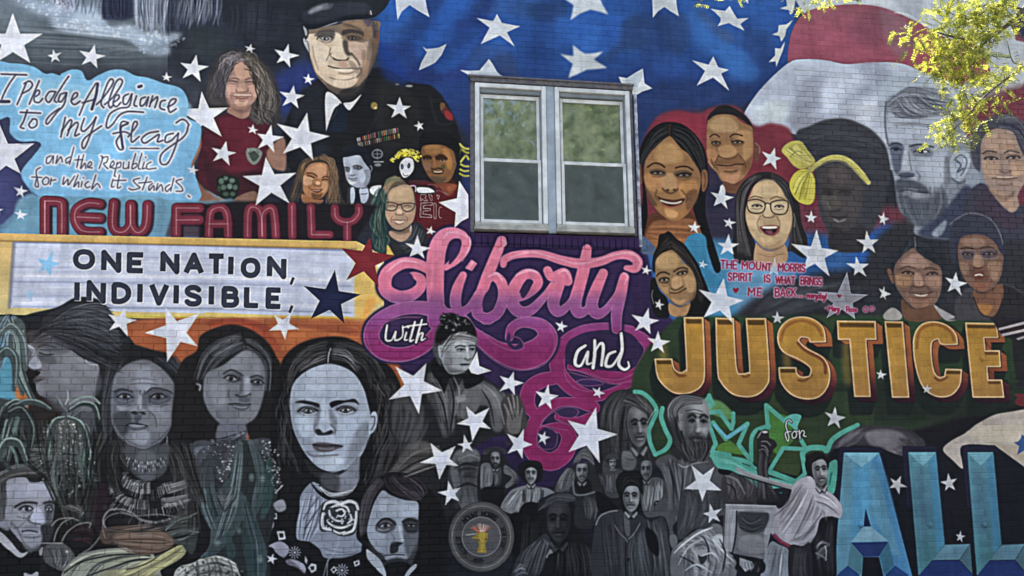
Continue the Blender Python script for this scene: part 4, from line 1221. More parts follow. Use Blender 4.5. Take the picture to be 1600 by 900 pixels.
run(r'''
# figure with yellow bow
@1220 180 4.09
c 3a3e4c b5; 100 110 180 70 280 30 400 20 500 50 600 110 680 220 700 400 640 620 560 780 520 860 340 860 300 740 250 620 220 420 220 300 120 200
h 454a5a/333745 b4 a.8 w16 n30 j6; 120 130 300 60 620 150 220 500 400 460 680 460
c 49434a b4; 240 360 340 310 460 350 520 420 520 560 480 680 420 740 340 720 270 600 245 480
c 5c5054 b8; 300 360 400 330 430 420 360 450
c 57524f b7; 260 520 360 510 380 590 290 600
c 3a3638 b5 a.8; 260 470 310 460 340 490 300 520
c 3a3638 b5 a.8; 370 470 420 455 460 480 420 520
u 2a282c w8 b3; 260 500 290 490 320 500
u 2a282c w8 b3; 370 495 410 485 450 500
u 343236 w9 b4; 320 600 350 610 390 600
u 6c6c68 w8 b4; 300 560 310 590 330 600
u 7f8484 w10 b3; 340 665 370 680 410 668
u 2e2c30 w8 b3; 330 650 370 655 420 645
c 35343c b5; 330 720 420 740 520 700 560 860 320 860
v c0bc72 b2; 180 360 20 220 325 30 290 280 32 360 270 34 430 290 36 500 360 40 560 430 30
v 8a8a5c b2 a.8; 200 350 4 300 300 9 380 295 10 460 340 10 540 430 8
v d8d68c b2; 220 310 5 300 268 7 380 262 7 460 300 7 540 380 6
c c2bd68 b2; 5 225 50 175 125 165 170 220 220 290 200 320 130 345 80 320 40 270
h e2e09a/a09c58/cfcb7c/8a864a b2 w9 n26 j5; 20 220 100 270 190 310 120 175 160 230 210 290
u 7a7744 w5 b2; 60 270 100 230 140 240
c ccc758 b2; 55 440 80 380 130 345 180 350 215 400 220 480 210 550 170 572 110 550 70 500
h e6e488/a8a248/d4d068 b2 w10 n26 j5; 170 360 90 410 70 480 200 370 215 470 190 560
u 8a8440 w6 b2; 180 370 140 450 120 540
u 8a8440 w6 b2; 90 510 130 420 170 370
e b0ac6c b2; 190 345 22 20 0 0
# bearded man in grey
@1360 130 3.75
c 8290a8 b4; 90 120 150 60 250 20 380 30 480 80 530 180 560 300 640 400 680 560 800 700 800 900 300 900 260 800 180 760 150 640 130 480 100 380
c a2afc6 b4; 100 180 180 200 300 200 420 180 470 300 450 420 440 560 360 640 250 680 170 620 130 520 110 400
c b0bdd4 b10; 110 200 300 220 430 230 440 330 230 330 120 320
c b2bfd4 b9; 320 450 440 430 430 560 330 580
c b6c3d8 b6; 185 400 225 380 240 500 190 510
h 6c7890/4c566c/96a2ba b2.5 w8 n50 j6; 105 120 160 60 260 30 480 100 140 180 200 200 290 200 470 180
c 5a647c b5 a.85; 150 120 200 80 300 90 380 140 310 200 200 190
h 7f8ba3/a8b4cb/4a546a b2.5 w7 n24 j6; 150 90 210 160 300 190 300 60 360 110 470 170
u 4a546a w8 b3; 92 110 85 200 92 300 110 370
c 5a6682 b5; 115 360 150 350 195 370 190 420 170 520 140 520
c 69768f b5 a.8; 240 365 330 370 370 410 340 430 250 420
u 363f54 w8 b2.5; 115 365 150 350 185 362
u 363f54 w9 b2.5; 230 370 290 358 370 375
u 2e364a w7 b2; 120 385 150 375 180 392
u 2e364a w7 b2; 255 402 300 385 345 402
e 252c3c b2; 150 388 14 10 0 0
e 252c3c b2; 298 400 18 11 0 0
e d4deea b1.5; 292 396 4 3 0 0
e d4deea b1.5; 322 400 12 6 0 0
c 4c5770 b4; 165 530 210 520 260 530 250 550 200 560 170 550
c 444e64 b6 a.9; 150 570 220 560 300 590 350 640 330 650 240 620 160 640
c 4a566a b9; 160 660 200 640 270 680 340 680 420 620 450 660 440 760 380 840 280 840 200 780
h 5c687e/414a5c/7c889e b2.5 a.4 w7 n60 j9 z2; 170 600 180 700 260 820 440 600 440 720 360 830
u 2f374a w7 b2.5; 175 632 220 626 270 634 335 640
u 8b98ae w6 b3; 190 650 240 652 300 655
u 4a566c w6 b3 a.8; 225 400 232 460 240 510
u c0cce0 w8 b4 a.8; 205 400 205 460 205 515
u 3c465a w5 b2; 180 545 200 552 225 548 250 540
u 4a566c w5 b3; 270 520 290 545 285 570
h 56627a/a4b0c6 b2 a.4 w4 n20 j5; 120 230 260 225 420 250 130 260 260 250 420 290
u 8e9ab0 w10 b4; 230 665 280 670 320 665
c 6f7c94 b4 a.8; 440 430 480 480 460 600 440 620 430 520
c a8b6cc b3; 475 430 510 400 550 395 585 430 575 500 540 560 505 575 475 550 465 480
u 6a7890 w9 b2; 490 450 530 420 565 450 555 500 530 540
u 55617a w10 b2.5; 500 450 530 480 510 520 545 500
u 4c5870 w9 b3; 480 560 520 585 560 570
c 8a9ab4 b5; 560 580 600 500 640 500 640 600 600 640
c 7a88a0 b4; 450 620 560 590 520 650 470 680
c 3c4460 b7; 470 700 560 600 640 660 760 740 900 900 300 900 400 780
c 8c9cb4 b5; 360 880 440 800 440 850 400 900
# woman at the right edge
@1480 150 4.0916
c 474a60 b5; 150 260 200 180 300 130 420 130 500 200 560 300 560 460 480 400 430 260 340 210 260 230 220 330 210 480 160 420
c 3c3e56 b4; 200 560 300 600 440 700 640 700 800 900 200 900 100 700
c 42384f b4; 230 600 300 620 400 740 500 800 400 860 200 760
c a38a80 b3; 215 320 250 240 330 205 420 230 460 320 500 400 510 480 490 560 450 640 460 700 420 745 370 720 300 640 250 560 225 460
c b89c8c b7; 250 270 340 230 420 290 420 360 300 350 240 340
c ba9d8c b7; 230 420 330 430 320 500 250 510
c bb9e8a b6; 400 420 490 430 480 500 420 510
c b08a78 b5 a.8; 380 300 430 310 420 340 380 330
c b49684 b5; 270 590 370 630 440 700 400 730 320 650
c 79604f b6 a.7; 240 540 300 620 380 640 440 600 400 660 320 660
u 4a3c42 w8 b2.5; 225 370 260 352 315 360
u 4a3c42 w8 b2.5; 365 365 400 350 460 362
u 3a2e36 w10 b2.5; 240 400 280 390 320 402
u 3a2e36 w10 b2.5; 380 395 420 385 465 392
u 6e5650 w8 b3; 340 480 370 492 410 480
u 5e4440 w8 b2.5; 290 525 340 528 390 530 445 525
u d2c0b6 w6 b2; 320 518 370 520 420 518
u 8a6a60 w9 b3; 330 565 370 570 420 560
h 565a70/343750/6a6e84 b3 w10 n24 j8; 300 140 420 130 540 240 340 200 450 240 500 380
u 6c6c8c w7 b3; 30 830 80 790 160 770 240 790 300 840 340 900
# girl and boy
@1370 340 5.626
c 2a2f3a b5; 100 560 130 400 200 280 300 160 420 180 560 260 620 400 600 620 560 760 200 820 120 700
h 3c4454/262b36 b4 w14 n24 j8; 200 280 140 420 130 600 330 180 250 300 180 420
h 3c4454/262b36 b4 w14 n24 j8; 340 180 480 260 590 480 340 260 450 320 560 520
u 8a8f9c w7 b3; 335 170 338 230 342 290
c 7f6256 b2.5; 150 480 170 400 240 320 310 270 340 280 400 340 490 390 560 440 575 540 560 660 510 760 420 800 340 800 270 750 200 660 160 580
c a48274 b9; 220 380 340 320 460 400 440 440 280 430 200 420
c a88468 b7; 170 500 300 510 290 600 190 600
c a27e6c b7; 430 520 550 520 540 620 450 600
c b28e7a b5; 330 500 380 490 410 590 340 600
c 9c7462 b6; 280 700 380 730 480 710 430 790 330 790
u 45302c w9 b2.5; 215 450 270 430 335 445
u 45302c w9 b2.5; 420 450 470 440 530 460
u 2c1e1e w11 b2; 225 485 270 470 325 492
u 2c1e1e w11 b2; 440 500 490 480 535 495
u 7c5a4e w6 b2; 220 510 270 515 320 512
u 5c4038 w10 b3; 320 600 350 612 400 610 420 595
u 4a2e2a w8 b2.5; 290 660 350 665 420 675 490 650
c d8c8c0 b2; 330 672 390 680 450 672 420 692 360 690
u 8c5c50 w10 b3; 320 705 390 715 460 695
u 6a4c42 w8 b4; 310 610 290 650 300 690
u 6a4c42 w8 b4; 430 600 480 640 490 670
c 80604e b3; 90 460 120 450 140 510 150 580 120 550
c 6e5040 b3; 220 720 330 800 500 770 560 840 540 900 260 900
c a8a8a4 b3; 60 850 140 790 220 850 200 900 80 900
c a4a4a8 b3; 500 770 560 800 700 880 700 900 600 900
c 45444e b3; 690 870 690 740 800 620 900 640 1110 580 1290 660 1400 760 1400 900 680 900
c 2c2a32 b4; 1100 600 1290 680 1400 760 1400 900 1000 900
c 363a50 b5; 640 120 700 20 800 -20 980 -10 1080 80 1130 240 1120 380 1040 240 920 150 760 160 700 300 690 420 640 300
u 7a7c98 w8 b3; 640 60 720 0 820 -40 960 -10 1040 60 1090 160 1110 240
c 7a5c50 b2.5; 715 260 740 180 820 150 940 155 1040 220 1080 300 1110 330 1110 420 1090 520 1040 600 960 650 880 640 800 580 750 500 720 380
c 9c7a6a b8; 760 190 900 170 960 230 880 260 760 240
c 9c7c68 b7; 730 400 800 400 800 500 750 480
c a07e6a b7; 980 400 1090 400 1060 540 980 520
c a4826e b5; 860 330 910 330 940 420 850 430
c 8c6050 b6; 860 560 960 570 1000 540 960 640 880 630
u 3a2a2a w10 b2.5; 740 275 790 262 850 275
u 3a2a2a w10 b2.5; 910 270 970 258 1030 270
c 54465a b4 a.8; 740 300 850 300 840 360 750 360
c 54465a b4 a.8; 920 290 1050 290 1040 350 940 350
u 2c2028 w10 b2; 760 322 800 312 840 325
u 2c2028 w10 b2; 940 318 990 308 1035 318
u 8a7a88 w5 b1.5; 735 290 860 290 850 360 760 365 735 290
u 8a7a88 w5 b1.5; 905 290 1060 280 1060 350 940 360 905 290
c 6a4a3e b5 a.6; 830 430 900 440 970 430 1000 500 960 560 860 550 820 500
u 3a2420 w9 b2.5; 860 440 890 448 930 436
c 6c3f38 b3; 850 500 900 480 950 495 930 540 880 540
u e8dcd0 w14 b2; 865 508 900 500 930 508
c 7a5848 b4; 850 640 940 660 1090 580 1110 700 1040 860 940 870 860 760
c a07448 b7; 880 760 960 760 1020 780 960 860 900 820
u 4a342c w8 b4; 860 640 930 665 1040 620
u 2a2630 w12 b3; 850 700 900 820 960 870 1050 860 1110 720
''')
# ---- lettering
# letters as brush strokes in a unit box (x right, y down, 0 cap line, 1 base line); s straight, u curved
GL = {
'A': (.8, 's 0 1 .4 0 .8 1|s .15 .66 .65 .66'), 'B': (.68, 's 0 0 0 1|u 0 0 .4 0 .58 .12 .58 .36 .4 .47 0 .47|u 0 .47 .44 .47 .64 .6 .64 .86 .44 1 0 1'),
'C': (.75, 'u .75 .18 .55 .02 .3 .02 .06 .25 0 .5 .06 .76 .3 .98 .55 .98 .75 .82'), 'D': (.75, 's 0 0 0 1|u 0 0 .35 0 .65 .18 .75 .5 .65 .82 .35 1 0 1'),
'E': (.58, 's .58 0 0 0 0 1 .58 1|s 0 .5 .5 .5'), 'F': (.56, 's .56 0 0 0 0 1|s 0 .5 .48 .5'), 'G': (.8, 'u .75 .18 .55 .02 .3 .02 .06 .25 0 .5 .06 .76 .3 .98 .6 .96 .78 .8|s .78 .84 .78 .55 .45 .55'),
'H': (.68, 's 0 0 0 1|s .68 0 .68 1|s 0 .5 .68 .5'), 'I': (.0, 's 0 0 0 1'), 'K': (.64, 's 0 0 0 1|s .62 0 0 .58|s .2 .42 .64 1'), 'L': (.52, 's 0 0 0 1 .52 1'),
'M': (.85, 's 0 1 0 0 .42 .6 .85 0 .85 1'), 'N': (.68, 's 0 1 0 0 .68 1 .68 0'), 'O': (.92, 'u .46 .02 .18 .1 .02 .33 .02 .67 .18 .9 .46 .98 .74 .9 .9 .67 .9 .33 .74 .1 .46 .02'),
'P': (.62, 's 0 0 0 1|u 0 0 .42 0 .62 .12 .62 .42 .42 .54 0 .54'), 'R': (.64, 's 0 0 0 1|u 0 0 .42 0 .6 .12 .6 .4 .42 .52 0 .52|s .34 .52 .64 1'),
'S': (.6, 'u .58 .14 .42 .01 .18 .01 .03 .14 .04 .34 .2 .46 .42 .54 .58 .66 .58 .87 .42 .99 .16 .99 .0 .86'), 'T': (.7, 's 0 0 .7 0|s .35 0 .35 1'), 'U': (.68, 'u 0 0 0 0 0 .65 .1 .9 .34 1 .58 .9 .68 .65 .68 0 .68 0'),
'V': (.76, 's 0 0 .38 1 .76 0'), 'W': (1.05, 's 0 0 .26 1 .52 .1 .78 1 1.05 0'), 'Y': (.72, 's 0 0 .36 .5 .72 0|s .36 .5 .36 1'), ',': (.12, 's .1 .9 .02 1.22'), '.': (.1, 's .04 .96 .06 1'), '-': (.4, 's 0 .55 .35 .55'),
'!': (.1, 's .06 0 .04 .7|s .03 .94 .04 1'), '1': (.3, 's 0 .2 .2 0 .2 1'), '8': (.6, 'u .3 .47 .06 .3 .12 .05 .3 0 .5 .05 .54 .3 .3 .47 .02 .66 .06 .93 .3 1 .56 .93 .58 .66 .3 .47'), '3': (.6, 'u .02 .12 .25 0 .52 .1 .5 .38 .25 .47|u .25 .47 .56 .58 .56 .88 .28 1 0 .88'), '5': (.6, 's .55 0 .1 0 .06 .45|u .06 .45 .3 .36 .56 .5 .56 .85 .3 1 .0 .9'),
'a': (.5, 'u .45 .5 .25 .4 .05 .55 .03 .85 .2 1 .38 .88 .46 .45|u .46 .45 .42 .85 .5 1 .62 .85'), 'b': (.45, 'u .2 0 .08 .6 .06 .98|u .06 .8 .2 .42 .42 .5 .42 .85 .2 1 .06 .9'), 'c': (.42, 'u .42 .52 .25 .4 .06 .58 .04 .85 .2 1 .44 .86'),
'd': (.5, 'u .44 .5 .22 .4 .04 .6 .04 .9 .2 1 .38 .85|u .6 -.05 .46 .4 .42 .85 .5 1 .6 .9'), 'e': (.45, 'u .06 .74 .3 .7 .42 .55 .28 .4 .08 .55 .04 .85 .2 1 .46 .84'), 'f': (.4, 'u .5 .1 .38 0 .26 .15 .2 .7 .14 1.3 .02 1.4 0 1.2 .3 .95|s .02 .5 .42 .48'),
'g': (.5, 'u .44 .5 .22 .4 .04 .6 .04 .88 .2 .96 .38 .8 .46 .45|u .46 .45 .4 1 .34 1.4 .14 1.5 .04 1.3 .3 1.08 .6 .85'), 'h': (.5, 'u .24 0 .1 .6 .04 1|u .06 .8 .2 .5 .36 .45 .4 .6 .36 1 .5 .95'),
'i': (.18, 'u .12 .45 .06 .85 .12 1 .24 .86|s .18 .2 .2 .24'), 'k': (.45, 'u .2 0 .08 .6 .04 1|u .4 .45 .1 .72 .25 .85 .44 1'), 'l': (.22, 'u .26 0 .1 .5 .04 .85 .1 1 .24 .88'), 'm': (.75, 'u .08 .45 .06 .7 .02 1|u .05 .7 .18 .46 .32 .48 .3 .75 .28 1|u .3 .7 .44 .46 .6 .48 .58 .75 .58 1 .72 .9'),
'n': (.5, 'u .08 .45 .06 .7 .02 1|u .05 .7 .2 .45 .36 .47 .36 .7 .36 1 .5 .9'), 'o': (.48, 'u .26 .42 .08 .52 .04 .82 .2 1 .38 .9 .44 .6 .26 .42 .5 .5'), 'p': (.45, 'u .12 .42 .06 .9 0 1.45|u .08 .6 .26 .4 .44 .52 .4 .86 .22 1 .06 .9'),
'r': (.34, 'u .08 .45 .06 .7 .02 1|u .05 .7 .2 .47 .36 .5'), 's': (.4, 'u .4 .5 .22 .4 .1 .52 .22 .68 .36 .82 .24 1 .02 .94'), 't': (.3, 'u .2 .1 .12 .6 .1 .92 .2 1 .32 .86|s 0 .4 .36 .38'), 'u': (.5, 'u .06 .45 .02 .8 .14 1 .32 .9 .42 .45|u .42 .45 .4 .85 .5 1 .58 .88'),
'v': (.42, 'u .04 .45 .12 1 .18 1 .42 .45'), 'w': (.7, 'u .04 .45 .02 .85 .14 1 .3 .85 .34 .5|u .34 .5 .34 .9 .46 1 .62 .8 .66 .42 .72 .5'), 'y': (.5, 'u .06 .45 .04 .8 .18 .95 .34 .8 .44 .45|u .44 .45 .38 1 .28 1.4 .1 1.45 .04 1.3 .3 1.05 .55 .85'), 'x': (.4, 's 0 .45 .4 1|s .4 .45 0 1')}
def text(s, x, y, h, col, w, dx=1., sp=.2, rot=0., slant=0., f=0, a=1., b=0., arc=None):
    # x, y: left end of the base line; h cap height; all in the current frame
    cx = 0.
    ca, sa = np.cos(np.radians(rot)), np.sin(np.radians(rot))
    for ch in s:
        if ch == ' ': cx += .5*dx; continue
        g = GL[ch]
        for st in g[1].split('|'):
            q = st.split(); P = np.array([float(v) for v in q[1:]]).reshape(-1, 2)
            px = (P[:, 0]*dx+cx)*h-(P[:, 1]-1)*h*slant; py = (P[:, 1]-1)*h
            if arc:
                X0, Y0, R, A0, sg = arc
                th = np.radians(A0)+sg*px/R; rr = R-sg*py
                Q = np.stack([X0+rr*np.sin(th), Y0-rr*np.cos(th)], 1)
            else: Q = np.stack([x+px*ca-py*sa, y+px*sa+py*ca], 1)
            draw(q[0], col, Q.ravel(), w=w, f=f, a=a, b=b)
        cx += g[0]*dx+sp
# blue cloud with the pledge
CL = '''
@0 90 3.2143
c 86c0ea b1.5; -40 40 60 28 160 42 225 80 262 78 300 90 310 80 360 60 410 68 440 115 500 85 560 62 620 62 680 90 740 100 820 128 900 150 935 190 945 240 940 300 980 320 1010 350 1005 420 985 480 960 540 980 590 1000 650 1010 700 960 740 880 740 800 700 700 690 560 700 300 695 180 690 130 640 104 590 120 550 170 490 205 440 180 420 100 420 50 380 45 300 -40 300
'''
run(r'''
@0 90 3.2143
k dfe5f5; -7 322 174 430 106 585 -80 630 -160 435
@0 0 1
k dfe5f5; 315 142 357 168 347 214 303 205 275 170
''')
run(CL)
run(r'''
@0 90 3.2143
c 9cd0ee b5 a.6; 100 90 240 110 440 140 900 200 900 290 300 260 100 260
u 2f3a60 w5 b3 a.8; 50 385 100 430 180 428 205 445
u 2f3a60 w5 b3 a.7; 104 590 130 645 185 695
# neon letters ground
c 6d9cb8 b4 a.8; 20 830 120 740 200 700 1000 720 1180 720 1180 900 0 880
p 4a2c3c b5 a.8; 830 900 860 800 960 740 1180 740 1180 905
p 201c24 b6; 1000 740 1180 720 1900 740 1780 930 1000 905
''')
WH = 'e4e6f6'
PEN = """5 107 125 111|72 112 45 150 20 195 8 225|-20 236 20 236 44 236
122 150 104 195 80 250|112 152 138 140 152 158 135 182 108 196|184 138 161 192 137 248|169 212 185 197 180 182 165 195 160 232 182 240 200 222
258 190 232 190 214 220 228 240 248 215 262 190|322 118 290 165 256 225 266 240|305 195 282 205 274 234 290 234 312 198|312 195 300 250 265 288 225 340 216 328 235 300 278 268
333 232 360 212 362 196 346 200 334 235 350 250 376 234|450 150 402 230 372 300|385 242 446 226
452 250 482 220 530 150 520 130 500 160 474 240 486 265|490 250 530 215 572 150 562 130 540 152 510 235 516 265 530 254|530 242 556 222 556 206 541 210 530 245 546 260 566 240
602 200 580 214 578 245 596 245 616 204|618 200 605 258 560 268 515 295 498 345 506 360 530 340 560 300 600 283 672 286|640 210 628 250 641 258
682 215 661 225 658 255 676 250 696 215 686 256|716 210 700 260|705 240 735 215 738 226 725 265|775 230 755 236 750 265 772 275|785 262 815 246 825 226 805 226 790 252 796 286 826 270
128 275 110 330 95 355 112 362|95 286 190 290|152 320 135 345 150 360 172 345 170 320 150 318
306 310 285 402|290 375 325 325 336 332 315 395|320 370 355 335 366 345 350 395 372 388|395 315 380 362 395 375 430 340 450 310|450 310 420 400 395 455 384 440 400 405 476 350
602 335 575 330 564 352 570 420 578 455 560 460 545 425 562 395|530 386 580 378 604 386|600 402 640 350 640 330 625 340 615 400 620 426 652 400|742 376 695 385 664 412 682 430 744 390 738 424 764 418
812 385 780 395 775 425 800 420 836 385|836 385 825 440 790 520 760 530 750 505 770 468 862 400 882 350|826 336 850 320 870 325 886 346"""
PEN2 = """610 455 745 456|240 490 220 500 218 525 235 520 250 490 248 526|270 490 262 526 285 495 292 520|330 495 310 505 312 525 328 515|346 450 326 530
370 490 360 545|350 510 386 508|392 485 378 550 398 525 402 550|410 545 430 530 422 518 410 540 433 548
472 490 481 500 465 550|478 500 505 495 500 520 485 528 506 552|515 545 535 530 528 515 516 540 538 550|550 520 535 585|548 530 565 520 565 540 550 548|580 520 578 548 600 545 605 518 603 550
636 480 618 548 640 540 640 525 625 530|665 478 648 545 660 552|676 520 668 550 680 548|682 496 684 499|708 520 690 530 690 552 732 548
190 545 170 560 175 600 180 635 165 630 170 600|148 590 196 592|215 590 200 605 205 625 225 620 228 598 215 590|240 595 235 626|240 606 262 602
300 590 295 625 318 600 320 628 350 585|366 580 345 636 368 612 368 638|385 610 380 636|390 592 392 594|415 610 398 625 408 640 422 634|450 580 430 645 455 620 470 640
530 600 522 635 535 635|540 585 542 587|560 580 550 640 566 635|535 606 590 605
655 595 625 605 640 625 655 640 620 650 604 642|690 590 668 650|650 618 710 612|715 620 698 635 700 652 720 630 722 652|740 620 732 652 755 625 763 655|795 625 775 640 782 658 800 640|815 595 800 656|852 600 825 610 850 635 855 655 825 656|880 676 890 684"""
fr(0, 80, 3)
for gw, cc, bb in ((15, WH, 3.2), (9, 'eceef8', 2), (0, '474e6c', .9)):
    for T_, w_ in ((PEN, 8.6), (PEN2, 6.2)):
        for l in T_.replace('\n', '|').split('|'):
            P_ = [float(v) for v in l.split()]
            draw('u', cc, P_, w=w_, g=gw*(1 if w_ > 6 else .8), b=bb, a=.92)
    draw('u', cc, [458, 152, 450, 205, 430, 272], w=14, g=gw, b=bb); draw('u', cc, [650, 167, 662, 163], w=15, g=gw, b=bb); draw('u', cc, [-20, 236, 42, 236], w=15, g=gw, b=bb); draw('u', cc, [598, 340, 566, 360, 572, 420, 574, 452], w=10, g=gw, b=bb)
# neon NEW FAMILY
NEON = [(0, 90, 3.2143, ['u 225 880 225 720 225 720 300 725 310 760 310 880', 'u 225 720 225 880', 'u 500 735 440 730 385 760 375 810 400 860 440 875 500 875', 's 385 800 500 805',
  'u 570 730 565 840 590 875 630 870 655 830 655 740', 'u 655 740 655 830 680 875 715 870 735 830 740 740', 's 1000 755 885 755 885 890', 's 885 815 1000 815']),
 (280, 60, 2.8125, ['u 130 870 135 780 150 750 190 745 210 780 215 870', 's 130 815 215 815', 'u 300 870 305 755 340 745 360 780 365 870', 'u 365 870 365 780 385 750 410 750 420 800 425 870', 's 495 735 497 870']),
 (430, 150, 3.6, ['s 200 625 205 780 305 780', 'u 335 630 340 680 370 705 410 710 445 695 470 660 470 625', 's 405 710 405 810'])]
for X, Y, S, L in NEON:
    fr(X, Y, S)
    for wd, cc, bb, aa, ddx, ddy in ((56, '2c1622', 2.5, .85, 9, 4), (50, '5e2a38', 1.4, 1, 0, 0), (34, '86394a', 3, 1, 0, 0), (20, '74303e', 3, 1, 0, 0), (4.2, 'e0a4b0', 1.6, .85, 0, 0)):
        for l in L:
            q = l.split(); draw(q[0], cc, [float(v) for v in q[1:]], w=wd*S/3.2*(.86 if X else 1), b=bb, a=aa, dx=ddx, dy=ddy)
# bottom of the neon meets the sign frame
run(r'''
@0 0 1
p v366:e0bc7c,378:cfae6c; -160 362 0 364.5 558 377 558 388 0 376 -160 374
p 8a6a40 b.6 a.7; 0 375 558 387.5 558 390 0 377.5
''')
# marquee words
fr(0, 350, 5)
INK = '3a4054'
def row(words, h, w):
    for ch, x, y, r in words: text(ch, x, y, h, INK, w, dx=1., rot=r, f=1)
for dx_, dy_, c_, w_ in ((7, 5, 'f2f4fb', 50), (0, 0, INK, 42)):
    for ch, x, y, wd in (('O', 590+dx_, 348, 145), ('N', 810, 372, 115), ('E', 1010, 375, 118), ('N', 1272, 382, 108), ('A', 1452, 392, 122), ('T', 1660-30, 400, 115), ('I', 1802, 406, 0), ('O', 1900, 415, 125), ('N', 2105, 420, 110),
                  ('I', 600, 610, 0), ('N', 695, 612, 110), ('D', 890, 615, 125), ('I', 1092, 622, 0), ('V', 1182, 628, 118), ('I', 1375, 632, 0), ('S', 1460, 635, 105), ('I', 1650, 640, 0), ('B', 1750, 645, 110), ('L', 1925, 648, 90), ('E', 2095, 655, 105)):
        h = 138 if y < 500 else 142
        w0 = GL[ch][0]
        y2 = y-12+dy_; xx = x+(dx_ if ch != 'O' else 0)
        text(ch, xx, y2, h-(14 if ch in 'OSBDE' else 0), c_, w_, dx=(wd/h/w0 if w0 else 1), rot=1.2, f=1)
    for x, y in ((2285, 460), (2275, 680)):
        draw('s', c_, [x+8+dx_, y-42+dy_, x-14+dx_, y+14+dy_], w=w_*.5, f=1)
# letters of Liberty
LIB = r'''
v # ; 455 260 26 515 215 40 560 150 44 545 95 40 490 80 56 440 105 76 410 170 88 400 260 90 400 380 84 405 470 80 400 540 76
v # ; 380 275 46 300 240 50 225 240 56 150 290 64 140 370 66 200 412 64 270 405 58 322 365 50 325 320 44 285 300 30 255 308 14
v # ; 420 485 76 300 468 62 180 490 62 85 560 72 72 640 78 130 700 72 235 712 66 330 678 66 410 600 66
v # ; 430 500 70 540 535 60 590 590 50 650 640 70 740 700 96 850 725 130 945 690 130 985 620 96 945 560 66 860 545 48 800 575 44 785 625 36
v # ; 545 300 34 515 370 50 505 440 52 525 490 46 575 470 34 620 400 30
p # ; 590 222 615 240 590 275 560 262
v # ; 745 120 44 715 200 52 670 310 54 630 430 56 620 500 50 680 530 46
v # ; 655 340 30 700 305 44 745 340 50 755 420 52 720 500 52 660 530 46
v # ; 800 425 36 880 400 36 935 345 44 915 300 46 860 300 50 810 370 60 800 440 62 840 490 56 900 480 46 970 410 34 1010 350 26
v # ; 985 275 40 1010 310 44 1070 290 50 1090 330 46
v # ; 1070 300 40 1030 390 56 1015 450 56 1040 490 48 1090 460 34 1150 380 28
v # ; 1190 165 44 1175 260 58 1150 360 58 1130 440 58 1145 495 50 1190 480 36 1230 430 30
v # ; 755 245 28 765 215 36 830 192 34 950 190 36 1060 222 42 1160 240 48 1260 228 42 1340 198 38 1410 195 46 1455 230 46 1440 265 40 1395 262 22
v # ; 1275 290 44 1240 370 54 1215 450 56 1240 500 50 1290 480 36 1350 400 30
v # ; 1385 310 44 1365 400 56 1345 500 52 1345 580 44
'''
LIB2 = r'''
v # ; 770 -10 60 640 -25 66 500 -8 74 400 50 84 345 130 88 345 220 86 400 300 84 480 355 76 580 372 56 680 340 44 800 280 36 900 240 36
v # ; 760 -10 56 850 40 60 880 100 60 850 170 56 790 240 60 700 265 72 580 235 62 480 205 48 420 200 40
v # ; 350 260 70 250 280 84 180 330 86 165 410 84 200 470 60
v # ; 560 440 60 520 420 76 430 405 50 330 415 56 240 480 72 190 570 80 180 660 84 220 720 96 300 755 104 380 710 100 410 620 90 370 560 66 290 560 50 230 575 30
v # ; 530 500 60 450 520 50 350 490 50
'''
def lib(T, **kw):
    run(T.replace('#', kw.pop('c')), **kw)
def libs(fr_, T, passes):
    for p in passes:
        fr(*fr_)
        for ln in T.strip().split('\n'):
            cmd, rest = ln.split(' # ;'); P = [float(v) for v in rest.split()]
            draw(cmd, p[0], P, g=p[1], b=p[2], a=p[3])
GR = 'v355:ea90b2,420:e0829f,450:d67898,470:9a5c94,500:8e4c8c,520:91407c,545:86306a,600:842c60,740:8a2c60'
libs((780, 520, 3.75), LIB2, [('2c2044', 26, 4, .9), ('9a5a8c', 5, 1, 1), (GR, -4, 1, 1)])
run(r'''
@780 520 3.75
c 32274a b1; 385 130 400 60 450 20 540 -10 700 -15 790 20 830 90 815 170 780 210 700 225 560 215 450 195 400 180
c 3a2c58 b1.5; 450 285 500 272 580 280 610 300 540 312 480 305
u 9a5a8c w4 b1; 450 285 500 272 580 280 610 300 540 312 480 305 450 285
c 3a2c50 b1.5; 325 468 380 440 440 440 462 465 430 495 370 490
u 9a5a8c w4 b1; 320 460 380 438 440 438 465 465 430 500 360 492 320 465 250 520
c 34284c b1.5; 235 580 290 548 330 590 335 650 285 672 240 650
u 9a5a8c w4 b1; 225 560 225 640 260 680 320 675 340 630 330 580 250 540 
u 9a5a8c w4 b1; 380 215 400 280 460 330 540 345
u 9a5a8c w4 b1; 400 210 520 235 620 270 700 275 790 240
u 9a5a8c w4 b1; 240 540 330 560 400 570
u 9a5a8c w4 b1; 410 230 560 270 660 300 780 280
@560 340 3.3333
''')
libs((560, 340, 3.3333), LIB, [('2b2048', 34, 4, .95), ('2b2048', 22, 2, 1), ('e9a0c8', 6, 2.2, .75), (GR, 0, 1, 1)])
